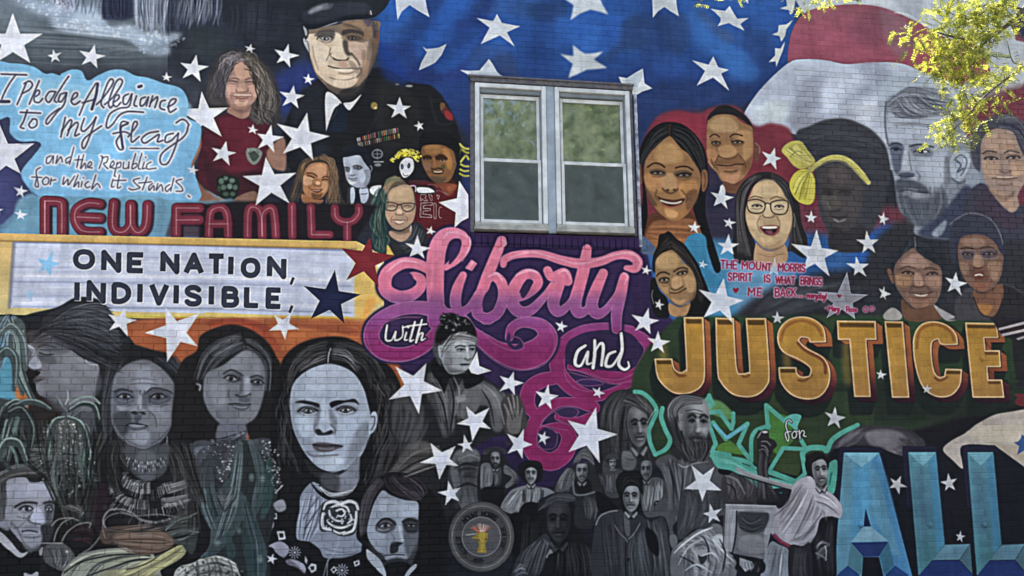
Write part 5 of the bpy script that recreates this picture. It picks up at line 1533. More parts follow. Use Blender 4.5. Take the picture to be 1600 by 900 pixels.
run(r'''
@560 340 3.3333
c 3a2c58 b1.5; 190 310 230 285 270 290 290 330 270 365 230 375 195 350
c 3a2c58 b1.5; 470 240 500 140 530 125 530 170 500 220
c 342a50 b1.5; 770 640 785 600 800 660 820 670 835 640 800 625 830 610 860 640 850 680 815 690 785 670
c 3a2c50 b2; 130 560 200 520 320 510 350 540 350 600 330 640 230 665 150 650 115 610
c 35294e b1.5; 660 400 700 365 715 400 705 470 670 490 645 460
c 35294e b1.5; 845 390 880 335 905 330 895 370 860 420
v 9a5a8c b1; 110 600 4 140 550 4 230 520 4 330 520 4
v 9a5a8c b1; 640 590 4 700 650 4 790 690 4 860 680 4 850 640 4 815 620 4 790 640 4
v 9a5a8c b1; 590 640 4 700 740 4 820 795 4 960 770 4 1020 680 4 1005 590 4 940 530 4 840 520 4 780 560 4
v 9a5a8c b1; 45 620 4 70 700 4 150 748 4 280 740 4 400 660 4
v f0b4cc b2.5; 500 80 3 570 100 9 580 150 6 540 230 3
v f0b4cc b2.5; 150 280 4 230 225 12 330 240 4
v f0b4cc b2.5; 440 110 3 470 80 12 530 75 5
v f0b4cc b2.5; 740 115 4 770 135 9 730 170 3
v f0b4cc b2.5; 780 210 4 900 180 9 1040 215 6 1160 240 7 1330 195 8 1420 185 10 1470 230 8 1455 265 4
v f0b4cc b2.5; 675 310 4 720 290 11 750 330 5
v f0b4cc b2.5; 820 300 4 890 275 12 940 290 5
v f0b4cc b2.5; 1040 290 4 1080 275 10 1105 320 4
v f0b4cc b2.5; 575 265 4 592 240 10 600 230 4
v e58aa8 b2.5; 390 200 4 385 300 14 380 380 4
v f0b4cc b2.5; 1380 290 8 1400 305 6 1385 350 4
''')
# with / and
WA = ['v 20 95 8 15 175 9 50 180 7 75 140 6 75 190 9 115 165 7 110 100 7', 'v 130 145 10 122 185 9 140 190 4', 'v 135 118 11 137 121 11', 'v 168 80 9 155 150 10 150 190 8 175 182 4', 'v 100 120 6 140 108 9 215 88 7', 'v 205 72 9 185 140 10 175 195 9 200 150 7 212 155 9 205 188 8 225 175 5']
fr(600, 470+25, 3.0)
WI = ['v 15 30 9 8 95 11 35 100 8 55 60 8 52 100 10 85 85 8 88 35 8', 'v 105 65 10 97 98 10 112 98 6', 'v 112 38 11 114 40 11', 'v 145 15 10 130 70 11 122 105 10 140 98 5', 'v 88 42 6 120 34 9 200 25 7', 'v 178 5 9 160 70 11 150 112 10 165 75 8 182 68 10 175 100 10 195 92 6']
AN = ['v 505 75 16 460 110 20 445 180 20 480 190 16 520 110 14 515 180 16 545 175 8', 'v 560 45 18 560 120 20 550 205 20', 'v 555 120 12 590 65 16 610 80 20 600 190 18', 'v 680 110 14 640 130 18 625 190 20 665 190 16 710 120 12', 'v 715 5 18 720 100 20 700 180 20 730 215 18 760 200 14 755 170 10']
for gw, cc, bb in ((15, '1d1830', 1.5), (0, 'e6eaf2', .6)):
    fr(600, 498, 3.0)
    for l in WI: draw('v', cc, [float(v) for v in l.split()[1:]], g=gw*.8, b=bb)
    fr(780, 520, 3.75)
    for l in AN: draw('v', cc, [float(v) for v in l.split()[1:]], g=gw, b=bb)
''' '''
run(r'''
@0 0 1
p 2c402a b1.5; 1060 494 1022 530 1008 548 998 566 990 580 986 605 972 618 960 640 1000 720 1120 720 1120 500
@1000 600 5
c 30422a b4; 400 60 1000 60 1500 60 1800 100 1800 420 1600 480 1000 620 500 600 440 250
@0 0 1
''')
# JUSTICE: each letter an outline with cut-in corners; a thrown block below, side, face, bevel, rim
JU = {'J': ['230 68 305 68 312 280 300 340 260 368 215 375 170 360 125 310 112 235 180 235 190 275 215 290 235 280 240 265'],
 'U': ['358 70 428 72 440 270 460 296 488 290 494 270 480 72 558 72 572 290 560 345 520 380 470 386 420 372 380 330 365 280'],
 'S': ['800 165 790 110 750 75 700 66 650 78 615 115 608 160 630 205 700 240 740 272 735 305 705 308 685 295 680 270 612 270 620 325 660 375 720 395 775 385 810 340 815 280 790 230 720 190 690 160 700 145 730 150 738 166'],
 'T': ['848 82 1000 84 1003 155 962 155 980 385 918 385 898 155 852 155'],
 'I': ['1040 84 1110 86 1135 388 1070 388'],
 'C': ['1332 175 1325 135 1290 100 1240 85 1190 95 1160 135 1155 200 1170 290 1200 355 1250 385 1305 380 1340 340 1348 278 1285 276 1280 305 1255 308 1235 280 1225 210 1230 165 1255 152 1270 175'],
 'E': ['1365 90 1488 92 1495 148 1438 148 1443 202 1500 202 1505 265 1450 265 1455 320 1510 320 1518 388 1395 388']}
fr(980, 470, 2.5806)
RND = {'J', 'U', 'S', 'C'}
def jl(v, k): 
    return v
def sharp(P, ch):
    # keep right-angled corners by doubling them, let the long curves bend
    P = np.array(P).reshape(-1, 2); out = []
    n = len(P)
    for i in range(n):
        a, b, c = P[i-1], P[i], P[(i+1) % n]
        u, v = b-a, c-b
        ang = abs(np.degrees(np.arctan2(u[0]*v[1]-u[1]*v[0], u@v)))
        out.append(b)
        if ang > 62: out += [b, b]
    return np.array(out)
def jdraw(col, g=0, b=.8, a=1, dx=0, dy=0, outline=0):
    for ch, L in JU.items():
        P = sharp([float(v) for v in L[0].split()], ch)
        Q = P if ch not in RND else spline(P, True)
        if outline:
            Q = np.concatenate([Q, Q[:1]]); draw('s', col, (Q+[dx, dy]).ravel(), w=outline, b=b, a=a)
        else: draw('p', col, Q.ravel(), g=g, b=b, a=a, dx=dx, dy=dy)
for i in range(9): jdraw('1c2722', g=34, b=2, dx=-6+i*1.5, dy=60-i*4) if i == 0 else jdraw('1c2722', g=30, b=2, dx=-6+i*2, dy=60-i*6)
for i in range(6, 0, -1): jdraw('261822', g=3, dx=i*3.2, dy=i*3.4+3)
for i in range(8, 0, -1): jdraw('v490:a0663f,570:925638,592:703c32,606:46202c,640:2a1822', g=1, dx=i*3.5, dy=i*2.3)
jdraw('3a201c', g=6, dx=3, dy=2)
jdraw('v490:b48638,530:b08840,580:ac8444,620:a47c46')
for ch, L in JU.items():
    P = np.array([float(v) for v in L[0].split()]).reshape(-1, 2); x0, x1 = P[:, 0].min(), P[:, 0].max()
    draw('c', 'bc9648', [x0+20, 180, x0+45, 170, x0+55, 330, x0+30, 320], b=9, a=.5)
run(r'''
p 5a4424 b1.5; 236 74 300 74 300 92 240 92
p 5a4424 b1.5; 362 76 424 78 424 96 366 96
p 5a4424 b1.5; 484 78 552 78 552 98 488 98
p 5a4424 b1.5; 856 88 996 90 996 108 858 106
p 5a4424 b1.5; 1044 90 1106 92 1106 108 1048 108
p 5a4424 b1.5; 1370 96 1484 98 1486 112 1372 110
p 6a4a2c b1.5; 1440 205 1496 205 1498 218 1444 218
p 6a4a2c b1.5; 1456 323 1504 323 1506 336 1458 336
p 5a4424 b1.5; 116 240 176 240 180 256 120 256
p 5a4424 b1.5; 616 274 676 274 680 290 618 290
p 5a4424 b1.5; 1286 282 1344 282 1344 296 1284 296
u 8a5a34 w12 b2 a.8; 620 160 640 105 700 80 760 100 785 140
u 8a5a34 w12 b2 a.8; 1168 190 1180 120 1240 95 1300 120 1318 160
u 6a3428 w14 b2 a.8; 690 170 720 200 790 240 800 290
u 6a3c28 w9 b2 a.8; 186 270 205 300 235 302
u 6a3c28 w9 b2 a.8; 446 280 470 306 492 300
u 6a3c28 w9 b2 a.8; 690 320 715 322 745 300
u 6a3c28 w9 b2 a.8; 1240 310 1262 322 1290 308
h 3a1c20/c87848 b1 w4 n5; 318 290 345 300 318 330 345 340
h 3a1c20/c87848 b1 w4 n5; 575 300 598 310 572 345 592 352
h 3a1c20/c87848 b1 w4 n5; 818 300 842 310 816 345 838 352
h 3a1c20/c87848 b1 w4 n4; 1345 320 1368 330 1340 360 1360 365
h 1c1418/5a2c38 b1.5 w7 n4; 1440 155 1470 190 1440 175 1470 200
h 1c1418/5a2c38 b1.5 w7 n4; 1452 272 1480 300 1452 290 1480 312
''')
jdraw('e2c49c', outline=5, b=.7)
# stripes at the right border
run(r'''
@1440 480 5.625
c 2a2230 b3; 640 90 900 90 1800 60 1800 700 900 700 860 620 800 300 700 240
c 22262a b3; 800 260 900 250 1800 260 1800 640 900 640 830 600
p b4aeb4 b1.5; 672 185 900 125 1800 -60 1800 -30 900 152 680 205
p b9b3b9 b1.5; 700 235 900 190 1800 0 1800 40 900 216 708 258
p 9a949c b1.5; 830 275 900 250 1800 100 1800 130 900 275 850 290
p 3a2028 b1.5; 690 215 900 160 1800 -20 1800 -4 900 182 700 228
c 6a2c34 b3; 840 790 900 760 1800 800 1800 940 920 880
''')
run(r'''
# hammer shaft and horse behind
@1280 660 3.75
c 3a3844 b3; 40 200 80 120 160 50 240 20 460 25 560 60 620 140 500 240 380 160 340 140 120 140
c 77727c b6; 270 60 380 40 480 60 520 110 460 190 420 200 380 150 300 130
h 6a6672/2c2b34/86828c b2 w9 n30 j6; 90 140 160 70 250 30 130 150 220 110 270 60
h 57545e/2c2b33 b2 w10 n26 j6; 470 40 540 60 600 130 440 180 480 200 520 230
e a8a4ac b2; 485 232 12 16 0 0
c bab2aa b2; 725 160 770 110 860 60 940 0 1100 -60 1500 -60 1500 420 1200 280 1040 150 1010 135 835 140 845 270 780 220
c c8c0ae b6 a.7; 860 60 1000 20 1200 20 1200 120 1000 110
c b8a88c b6 a.5; 1000 120 1200 160 1200 240 1060 150
p 3a5a8c b1.5; 1142 118 1165 112 1180 95 1190 70 1215 95 1260 100 1230 140 1240 190 1200 165 1160 190 1172 140
''', soft=1)
# ALL
fr(1280, 660, 3.75)
LLs = [(0, 522), (1, 870)]
draw('p', '1a1828', [120, 145, 360, 150, 400, 200, 560, 900, 560, 1300, 70, 1300, 80, 800, 100, 460], b=1.5)
draw('p', '191b26', [380, 160, 490, 200, 490, 140, 690, 142, 740, 200, 760, 1300, 560, 1300, 440, 500], b=1.5)
draw('p', '191b26', [835, 140, 1030, 136, 1200, 260, 1300, 340, 1800, 400, 1800, 1300, 900, 1300, 880, 700], b=1.5)
draw('p', '24233a', [488, 140, 690, 142, 690, 172, 520, 172, 545, 500, 515, 500], b=1)
draw('p', '24233a', [835, 140, 1030, 136, 1050, 172, 868, 172, 900, 500, 870, 500], b=1)
draw('p', '24233a', [120, 145, 360, 150, 375, 178, 145, 178, 120, 500, 96, 500], b=1)
# A
draw('p', 'v700:6ba3bb,760:5d97b8,830:5f9cc0,900:5a90b8,1010:5a90b8', [145, 178, 352, 178, 545, 900, 650, 1300, 480, 1300, 375, 900, 350, 790, 255, 790, 250, 900, 235, 1300, 60, 1300, 85, 900], b=.8)
draw('p', '6a97a4', [145, 178, 190, 220, 185, 500, 180, 700, 250, 790, 250, 900, 240, 1300, 60, 1300, 85, 900, 120, 500], b=3, a=.6)
draw('p', '4f88b4', [352, 180, 300, 225, 300, 500, 330, 620, 440, 860, 540, 900, 400, 330], b=5, a=.8)
draw('p', '6fa0b0', [300, 240, 345, 300, 480, 800, 420, 760, 340, 600, 300, 520], b=7, a=.6)
draw('p', '83bcd0', [148, 178, 350, 178, 296, 225, 250, 262, 200, 225], b=1)
draw('p', '5a9fc8', [250, 262, 296, 230, 300, 520, 272, 505, 265, 560, 240, 600, 215, 620, 200, 480, 210, 260], b=6, a=.7)
draw('p', '1d2346', [272, 505, 302, 610, 260, 610], b=.8)
draw('p', '88b4c8', [258, 612, 305, 612, 405, 695, 185, 702], b=1)
draw('p', '2b3c70', [185, 704, 405, 700, 352, 785, 258, 788], b=1)
draw('p', '1b1a26', [257, 790, 348, 790, 372, 900, 400, 1300, 240, 1300, 252, 900], b=1)
draw('p', '3f6f84', [405, 700, 440, 840, 380, 890, 352, 788], b=1.5, a=.9)
draw('p', '4f7c88', [185, 704, 258, 788, 250, 890, 168, 838], b=1.5, a=.9)
draw('p', '2c4a80', [168, 838, 235, 890, 240, 1000, 95, 1000, 105, 895], b=1)
draw('p', '2c4a80', [445, 838, 520, 890, 560, 1000, 380, 1000, 390, 890], b=1)
# L, L
for k, x in ((0, 0), (1, 347)):
    e = 1 if k == 0 else .93
    def q(*P): return [x+522+(P[i]-522)*e if i % 2 == 0 else P[i] for i in range(len(P))]
    draw('p', 'v700:5d8f9e,800:4f7a8c,900:4a7c80', q(522, 175, 684, 175, 735, 715, 665, 808, 590, 895, 582, 895), b=.8)
    draw('p', '52708c', q(545, 300, 600, 290, 630, 560, 600, 700, 565, 560), b=9, a=.5)
    draw('p', '4a86a8', q(640, 215, 684, 180, 735, 715, 690, 760, 665, 500), b=4, a=.8)
    draw('p', '74aabc', q(522, 175, 684, 175, 640, 225, 605, 252, 560, 215), b=1.5)
    draw('p', '568a98', q(522, 180, 560, 215, 590, 500, 620, 850, 590, 895, 582, 895), b=3, a=.6)
    draw('p', '5f8a9c', q(735, 717, 885, 712, 822, 805, 660, 808), b=1)
    draw('p', '4a6c78', q(885, 712, 898, 890, 822, 806), b=1)
    draw('p', '27386c', q(660, 810, 822, 808, 895, 890, 898, 900, 905, 1300, 600, 1300, 584, 896), b=1)
# ---- centre and lower middle
run(r'''
# standing woman
@590 470 2.904
c 25262a b2; 230 280 330 260 460 330 560 400 640 480 660 600 560 610 480 640 440 700 470 960 -20 980 0 830 60 760 120 640 60 600 60 460
c 5c5e62 b4; 420 370 500 370 560 430 590 520 560 590 520 580 500 480 440 470
c 4a4c50 b4; 80 440 200 460 200 600 140 640 70 600
c 4a4c50 b4; 230 330 280 340 320 420 350 560 300 620 260 500 220 420
c 66686b b3; 360 430 400 380 470 380 460 480 400 540 350 500
c 5a5650 b4; 80 740 150 640 250 650 300 700 200 760 100 780 40 800
c 686c70 b4; 360 680 460 690 470 900 380 940 330 780
h 6f7277/34363b/8b8e92 b2 w7 n28 j4; 440 380 500 420 560 560 560 400 600 480 620 560
h 5e6065/1d1e22/7c7f84 b2 w8 n26 j5; 240 340 260 460 310 600 330 340 350 440 330 600
h 6a6c70/1f2024/85888c b2 w8 n22 j5; 370 560 400 430 420 370 340 520 350 430 390 350
h 55565a/202125/6c6d70 b2 w9 n24 j6; 100 460 90 560 60 700 220 500 200 600 130 720
h 7a7670/2a2826/56534f b2 w9 n20 j5; 60 770 150 700 260 680 130 800 200 760 300 740
h 6c7176/24262b/484c52 b2 w9 n26 j6; 330 720 350 830 370 950 460 690 460 820 470 930
h 4a4c52/1b1c20 b2.5 w12 n16 j4; 370 740 420 730 470 730 380 860 420 850 470 860
c 6f7278 b2; 356 432 390 425 402 450 370 458 350 448
c 17181a b2; 240 300 270 250 320 310 400 330 480 340 470 370 400 400 385 350 330 350 300 420 260 350
c 45403f b3; 560 470 600 420 650 440 680 560 640 600 580 600
v 7c7874 b1.5; 575 470 8 590 500 12 600 540 16
v 8a8682 b1.5; 592 440 7 604 480 10 610 530 14
v 8a8682 b1.5; 612 425 7 620 470 10 622 530 14
v 7c7874 b1.5; 632 435 7 636 480 10 634 535 12
v 6c6864 b1.5; 656 490 8 648 530 12 640 560 14
c 6a6662 b2; 596 520 640 515 650 560 640 600 600 600 585 560
u 2c2826 w3 b1; 603 500 612 540
u 2c2826 w3 b1; 620 490 624 530
h 4a4644/2a2625 b2 w8 n8; 585 600 610 610 645 600 580 650 610 660 650 640
c 242126 b3; 0 800 80 780 160 800 200 860 180 900 60 900 10 850
h 4b4a50/19181b b2 w8 n12; 20 830 90 790 180 850 40 890 100 850 180 890
# her head
c 4e5256 b3; 270 160 300 140 400 100 440 160 440 210 300 220 290 300 250 220
c 9da5ac b1.5; 280 215 330 180 400 165 438 185 443 215 440 240 430 262 428 285 415 305 385 325 345 334 320 325 302 300 290 270
c b2bac1 b4; 350 180 400 180 400 250 350 230
c 6a7076 b4; 300 270 330 300 400 320 360 330 320 325
c a8b0b8 b1.5; 275 205 295 205 305 240 300 265 280 255
u 4c5056 w4 b1.5; 285 215 295 235 290 255
u 2a2b30 w6 b1.5; 352 212 372 204 398 208
u 2a2b30 w6 b1.5; 414 206 430 202 443 206
c 70767c b2 a.8; 355 215 395 213 398 230 360 232
c 70767c b2 a.8; 412 213 440 212 440 226 414 228
u 1e1f24 w4 b1; 362 221 378 217 395 221
e 1a1b20 b.8; 380 223 6 4 0 0
u 1e1f24 w4 b1; 417 219 430 216 441 219
e 1a1b20 b.8; 431 221 5 4 0 0
u d0d8dd w6 b2; 408 215 408 240 412 258
u 4c4e54 w5 b1.5; 395 262 410 270 425 262
c 54565c b1; 374 288 394 284 414 286 408 293 392 295 380 293
u 26272c w3 b.8; 374 289 394 288 414 288
c 7b8187 b3 a.7; 300 220 330 230 340 290 310 300
c 3f3436 b3; 270 120 330 70 400 80 440 130 450 180 400 160 340 170 300 190 260 200
h 8f9398/505458/24262a/b0b4b8 b1.5 w5 n34 j4; 330 150 310 190 280 240 420 130 380 160 330 200
h 9a9ea2/4b4f53/c0c4c8 b1.5 w4 n26 j5 z3; 330 170 380 150 450 170 330 190 380 175 450 190
c 17171a b2; 265 190 270 140 290 110 280 80 300 60 340 55 370 70 410 80 440 120 445 160 400 140 340 150 300 180
d 3a3a3e/5a5a60/0e0e10/8a8a90 b1 w7 n60; 275 75 300 55 370 60 430 110 400 130 300 140
''', soft=1)
run(r'''
# workmen
@660 680 4.09
c 24262a b3; 370 160 400 120 520 130 560 200 610 240 600 330 540 360 520 460 370 440 350 300
c 3a3b40 b1.5; 385 115 420 80 500 75 540 110 520 120 500 95 430 100 410 125
h 56585c/2c2d31 b1.2 w5 n10; 395 110 440 80 530 105 420 125 460 105 520 118
c 6a6d72 b1.5; 375 190 430 180 450 230 440 320 380 350 370 280
c 64676c b1.5; 530 190 600 250 590 300 540 340 530 320 570 270 520 240
h 7f8388/33353a/a0a4a8 b1.2 w6 n18 j4; 380 190 375 270 380 340 450 200 440 280 430 340
h 74787e/2c2e33 b1.2 w6 n18 j4; 450 200 455 270 460 320 520 200 510 270 500 320
h 6f7378/2c2e33 b1.2 w6 n12 j4; 530 200 590 250 560 320 600 240 600 290 560 330
c 1b1b1d b2; 380 340 500 330 520 360 510 450 400 440
# second
c 1c1c20 b2; 610 200 640 170 700 160 760 180 770 260 740 300 660 300 620 260
c 7b8086 b2; 560 360 620 330 680 320 740 330 800 340 850 370 840 400 760 400 720 440 640 450 630 500 560 500 500 460
h 8f959b/4c5056/b4babf b1.5 w7 n34 j5; 620 340 570 380 510 460 660 360 640 420 620 500
h 8f959b/3c4046/c0c6cb b1.5 w6 n22 j4; 660 330 665 390 660 440 750 330 745 390 730 440
h 2a2c30/44474c b1.5 w14 n4; 640 340 640 380 640 440 655 340 655 380 655 440
h 2a2c30/44474c b1.5 w14 n4; 750 330 755 380 745 440 775 340 775 380 765 430
c 17171a b2; 640 445 740 440 760 560 750 900 600 900 600 600
h 232326/39393c b2 w8 n20 j5; 590 560 600 700 600 880 760 460 740 680 720 880
c 141417 b4; 560 520 640 520 620 760 570 740
# flat cap man
@800 700 4.5
c 1b1b1e b3; 180 420 260 340 460 330 500 420 480 600 560 680 640 760 640 960 0 960 20 800 120 680 220 590
c 26262b b2; 185 440 195 380 260 330 360 305 450 320 485 390 460 420 420 380 300 380 220 420
c 43464f b3; 230 370 320 320 420 325 460 370 400 365 300 370
u 5a5e68 w7 b2; 190 435 240 400 320 375 400 378
c 33343a b3; 60 740 180 640 240 600 280 660 300 720 230 780 180 900 0 960 10 840
h 6d7079/3a3c44/22232a b2 w9 n38 j6; 180 640 90 740 20 900 260 640 240 780 200 920
h 4a4b50/131315/38393f b2 w9 n34 j6; 300 640 300 760 290 920 560 680 600 780 620 940
c 86888c b1.5; 240 760 270 710 300 715 290 735 260 750 245 775
u 7a7c80 w4 b1; 220 640 260 680 290 650
h 8f959f/5c626c b2 w8 n10 j5; 10 860 60 820 100 840 10 920 60 880 100 900
# hatted man, child, boy
c 2a2c30 b3; 300 300 340 200 400 140 560 100 600 200 640 300 600 440 560 560 440 540 440 340
c 4d5054 b3; 305 300 330 220 390 140 440 170 430 240 380 300 320 310
h 8a8f94/3c3f44/6a6e73 b1.5 w9 n24 j5; 390 150 330 220 305 300 440 170 430 230 400 300
c 55595d b2; 430 110 450 60 500 0 540 -10 560 40 580 120 520 70 460 90
u 34363a w12 b2; 435 115 470 80 520 80 570 130
u 8a8e92 w4 b1.5; 440 100 480 70 530 75 575 115
c 1b1c20 b2; 440 240 480 240 540 220 560 300 470 320
u 6c7176 w12 b2; 430 240 440 320 500 330 580 310
h 5e6267/25272b b2 w9 n22 j5; 490 340 500 420 510 520 590 330 600 420 590 520
u 5a5c5a w5 b1.5; 590 320 600 400 595 450
# child with hat
c 3f4247 b2; 640 90 700 40 760 90 780 200 760 340 660 330 640 200
c 3d4045 b1.5; 650 90 665 50 700 30 740 40 755 90 720 85 690 75
h 8f959a/3f4348 b1.2 w6 n14 j4; 665 180 665 240 670 310 730 170 735 240 730 310
h 6f747a/2a2d31 b1.2 w6 n10 j5; 600 200 620 240 640 280 640 130 650 200 660 260
c 17171a b3; 590 310 650 330 700 380 760 440 640 460 600 420
# dark haired youth front
c 17171a b3; 730 260 750 190 800 160 880 150 930 200 940 280 920 400 890 440 890 540 780 520 770 400
c 1b1b1f b2; 740 260 780 200 860 180 920 250 915 300 880 260 820 265 780 290
c 33353d b3; 580 560 620 470 760 430 800 470 900 470 980 520 1060 480 1100 640 1130 900 1130 960 600 960
h 3d3a48/23222b/4a4856 b2 w10 n36 j6; 620 500 640 700 680 940 780 460 790 680 800 940
h 4b545c/262a30/68727a b2 w9 n34 j6; 830 620 820 760 830 940 930 560 960 740 1000 940
h 52545a/26272b/70747a b2 w9 n34 j6; 930 500 980 680 1000 940 1070 490 1100 700 1130 940
u 8a8e93 w8 b2; 590 540 620 480 680 450 740 440
u 86898e w5 b1.5; 720 540 760 600 800 640 810 660
u 9ca0a4 w5 b1.5; 900 530 860 600 820 640
c 585c62 b2; 790 450 820 480 830 600 810 620 790 560
u 1a1b1f w6 b1; 800 660 798 800 805 940
e 101114 b1; 818 785 8 12 0 0
c 15161a b4; 940 560 1020 620 1030 760 960 700
# man at right, arms folded
c 4c5055 b3; 900 300 960 220 1040 210 1120 270 1160 360 1160 500 1130 560 1160 680 1120 700 1100 560 1060 480 940 480
h 868c92/3a3f45/a5abb0 b1.5 w8 n38 j6; 960 240 930 340 920 440 1060 220 1080 330 1060 440
h 7d8389/2f3338/9aa0a5 b1.5 w8 n22 j5; 1060 230 1110 330 1120 470 1130 280 1160 400 1160 540
c 292a2e b2; 870 70 930 40 1010 70 1040 110 1020 130 960 90 910 100 880 110
c 232026 b2; 1000 380 1060 370 1090 400 1070 450 1010 450
u 9ea0a4 w6 b1; 1010 385 1035 395 1050 400
u 9ea0a4 w6 b1; 1010 410 1040 420 1065 425
u 9ea0a4 w6 b1; 1010 430 1040 440 1060 442
c 6a7076 b3; 1110 620 1150 610 1165 660 1140 700 1115 680
''', soft=2)
run(r'''
# long haired man and bearded man
@920 590 4.5
c 2a2b2e b3; 80 340 80 240 120 150 200 90 300 90 400 160 440 260 430 400 440 520 460 640 200 640 100 560 70 460
h 4a4c50/2a2b2e/66686c/1a1a1c b2 w9 n44 j8; 200 100 110 200 90 340 120 560 300 100 230 220 210 360 220 560
h 5c5e62/2c2d30/85888c b2 w8 n30 j6; 220 110 300 180 400 230 440 300 340 100 400 170 430 230 440 300
h 4a4c50/1c1c1f b2 w9 n20 j6; 230 420 230 500 220 640 440 400 430 520 440 640
c 5c6064 b4; 240 520 330 540 320 640 240 640
h 888c90/3a3c40 b2 w8 n10 j4; 240 520 280 540 340 540 250 600 290 610 330 600
# bearded man
c 2c2d30 b3; 540 240 570 160 640 120 760 120 820 180 830 240 820 300 850 380 860 480 840 560 780 620 700 620 600 560 560 440
c 7b8085 b3; 640 220 700 190 780 190 825 240 825 300 830 360 800 400 720 400 650 380 620 300
c 9aa0a5 b6; 660 240 780 210 810 270 740 290 660 280
c 8f959a b5; 650 330 740 340 740 380 680 380
h 6e7276/3a3c40/9fa3a7/24262a b2 w8 n44 j7; 570 300 560 220 640 150 820 150 610 360 600 280 680 210 810 190
h 55585c/1e1f22/7a7d81 b2 w9 n44 j8; 600 380 640 470 720 560 780 600 840 380 850 440 850 520 830 580
c 232427 b5; 640 380 760 380 840 400 850 480 780 560 660 520
h 4a4d51/1a1b1e/6b6e72 b2 w8 n34 j8; 650 400 690 480 740 580 840 400 850 480 830 560
c 2c2e32 b4 a.7; 690 300 740 290 790 310 780 335 720 335
u c0c5c9 w5 b1.5; 700 340 735 335 765 345
u 3a3c40 w5 b2; 650 250 720 240 790 250
u 3a3c40 w5 b2; 660 272 730 266 800 274
u 1e1f23 w10 b2.5; 690 310 730 300 770 322
u 1e1f23 w10 b2.5; 790 310 810 300 828 300
u b9bfc4 w14 b3; 790 320 800 350 785 375
u 24262a w8 b2.5; 760 380 790 388 815 378
c 85898d b4; 750 430 800 420 825 440 825 490 790 500 750 490
u 2a2b2f w6 b2; 760 440 790 425 820 432
h 9ea2a6/6a6e72 b1.5 w5 n10 j4; 750 450 790 445 825 450 755 500 790 495 820 490
c 4c4f56 b3; 470 590 560 540 640 580 740 600 860 560 920 560 960 600 1000 680 1060 680 1170 760 1200 860 1060 960 480 960 540 800 520 680
h 6d7176/2f3238/8a8e93/202227 b2 w10 n60 j8; 560 560 580 720 620 960 740 600 740 760 700 940
h 50545a/24262b/74787d b2 w9 n40 j6; 480 600 540 760 560 940 600 600 640 740 660 920
c 34373c b2; 680 780 800 830 940 790 940 900 680 900
h 606569/3a3d42 b2 w12 n20 j5; 700 800 800 850 940 800 680 890 800 900 940 890
u a0a4a8 w7 b2; 630 610 670 630 700 620
# arm, fist
c 3f3a3e b3; 940 690 1000 660 1060 680 1130 720 1190 790 1180 880 1000 900 940 860
h 6a6268/2c282c/857d83 b2 w10 n26 j6; 960 680 980 760 980 860 1120 720 1150 790 1140 860
c 141417 b2; 910 650 960 600 1010 640 990 680 930 680
''', soft=1)

fr(660, 680, 4.09)
face(466, 158, 68, 96, side=-1, beard=.8, L='a8adb1', M='6c7176')
face(694, 250, 84, 116, side=-1, smile=1, L='b4babf', M='868c91')
draw('c', '1b1b1e', [645, 245, 640, 205, 665, 180, 700, 178, 735, 190, 745, 250, 732, 225, 700, 205, 665, 215], b=1.5)
fr(800, 700, 4.5)
face(330, 520, 190, 270, side=1, L='4c4e55', M='303136', D='101012', turn=-.2)
face(492, 168, 92, 130, side=1, L='a2a7ac', M='70757a', beard=.25)
face(708, 106, 52, 74, side=1, L='a8adb1', M='7c8186')
face(838, 350, 134, 186, side=-1, L='b0b6bb', M='7c8287', turn=-.15)
face(946, 156, 88, 128, side=1, turn=-.5, L='8a8f94', M='5c6166')
run(r"""
@800 700 4.5
c 1b1b1f b2; 745 290 735 230 780 185 860 165 915 220 920 330 898 300 880 272 830 266 795 285 780 330 762 330
h 3a3a3e/121214 b1.5 w6 n14 j4; 760 300 800 200 900 190 780 290 830 240 900 290
h 5c6068/2c2e34 b2 w7 n10 j3; 200 420 300 345 450 350 220 430 310 370 450 380
c 3a3c40 b1.5; 662 84 670 50 705 34 738 48 752 84 705 72
c 18181a b2; 640 88 700 74 760 92 735 82 700 82 665 84
c 1c1d20 b2; 448 118 490 96 540 116 520 110 490 108 462 112
h 8f9499/4a4d52 b1.5 w6 n12 j3; 440 100 480 20 540 10 460 110 500 60 560 100
""")
fr(920, 590, 4.5)
face(345, 345, 170, 270, rot=-4, turn=.5, side=-1, L='9ca1a5', M='5c6064', D='18191b')
run(r"""
@920 590 4.5
h 3c3e42/17181a/5c5f63 b2 w8 n24 j5; 260 200 240 320 250 440 300 180 262 300 270 430
h 4c4f53/1a1b1d/6c7074 b2 w8 n22 j5; 250 130 330 170 420 260 230 200 320 200 410 250
h 3c3e42/17181a b2 w8 n12 j5; 410 240 430 320 420 440 430 250 445 340 440 440
""")
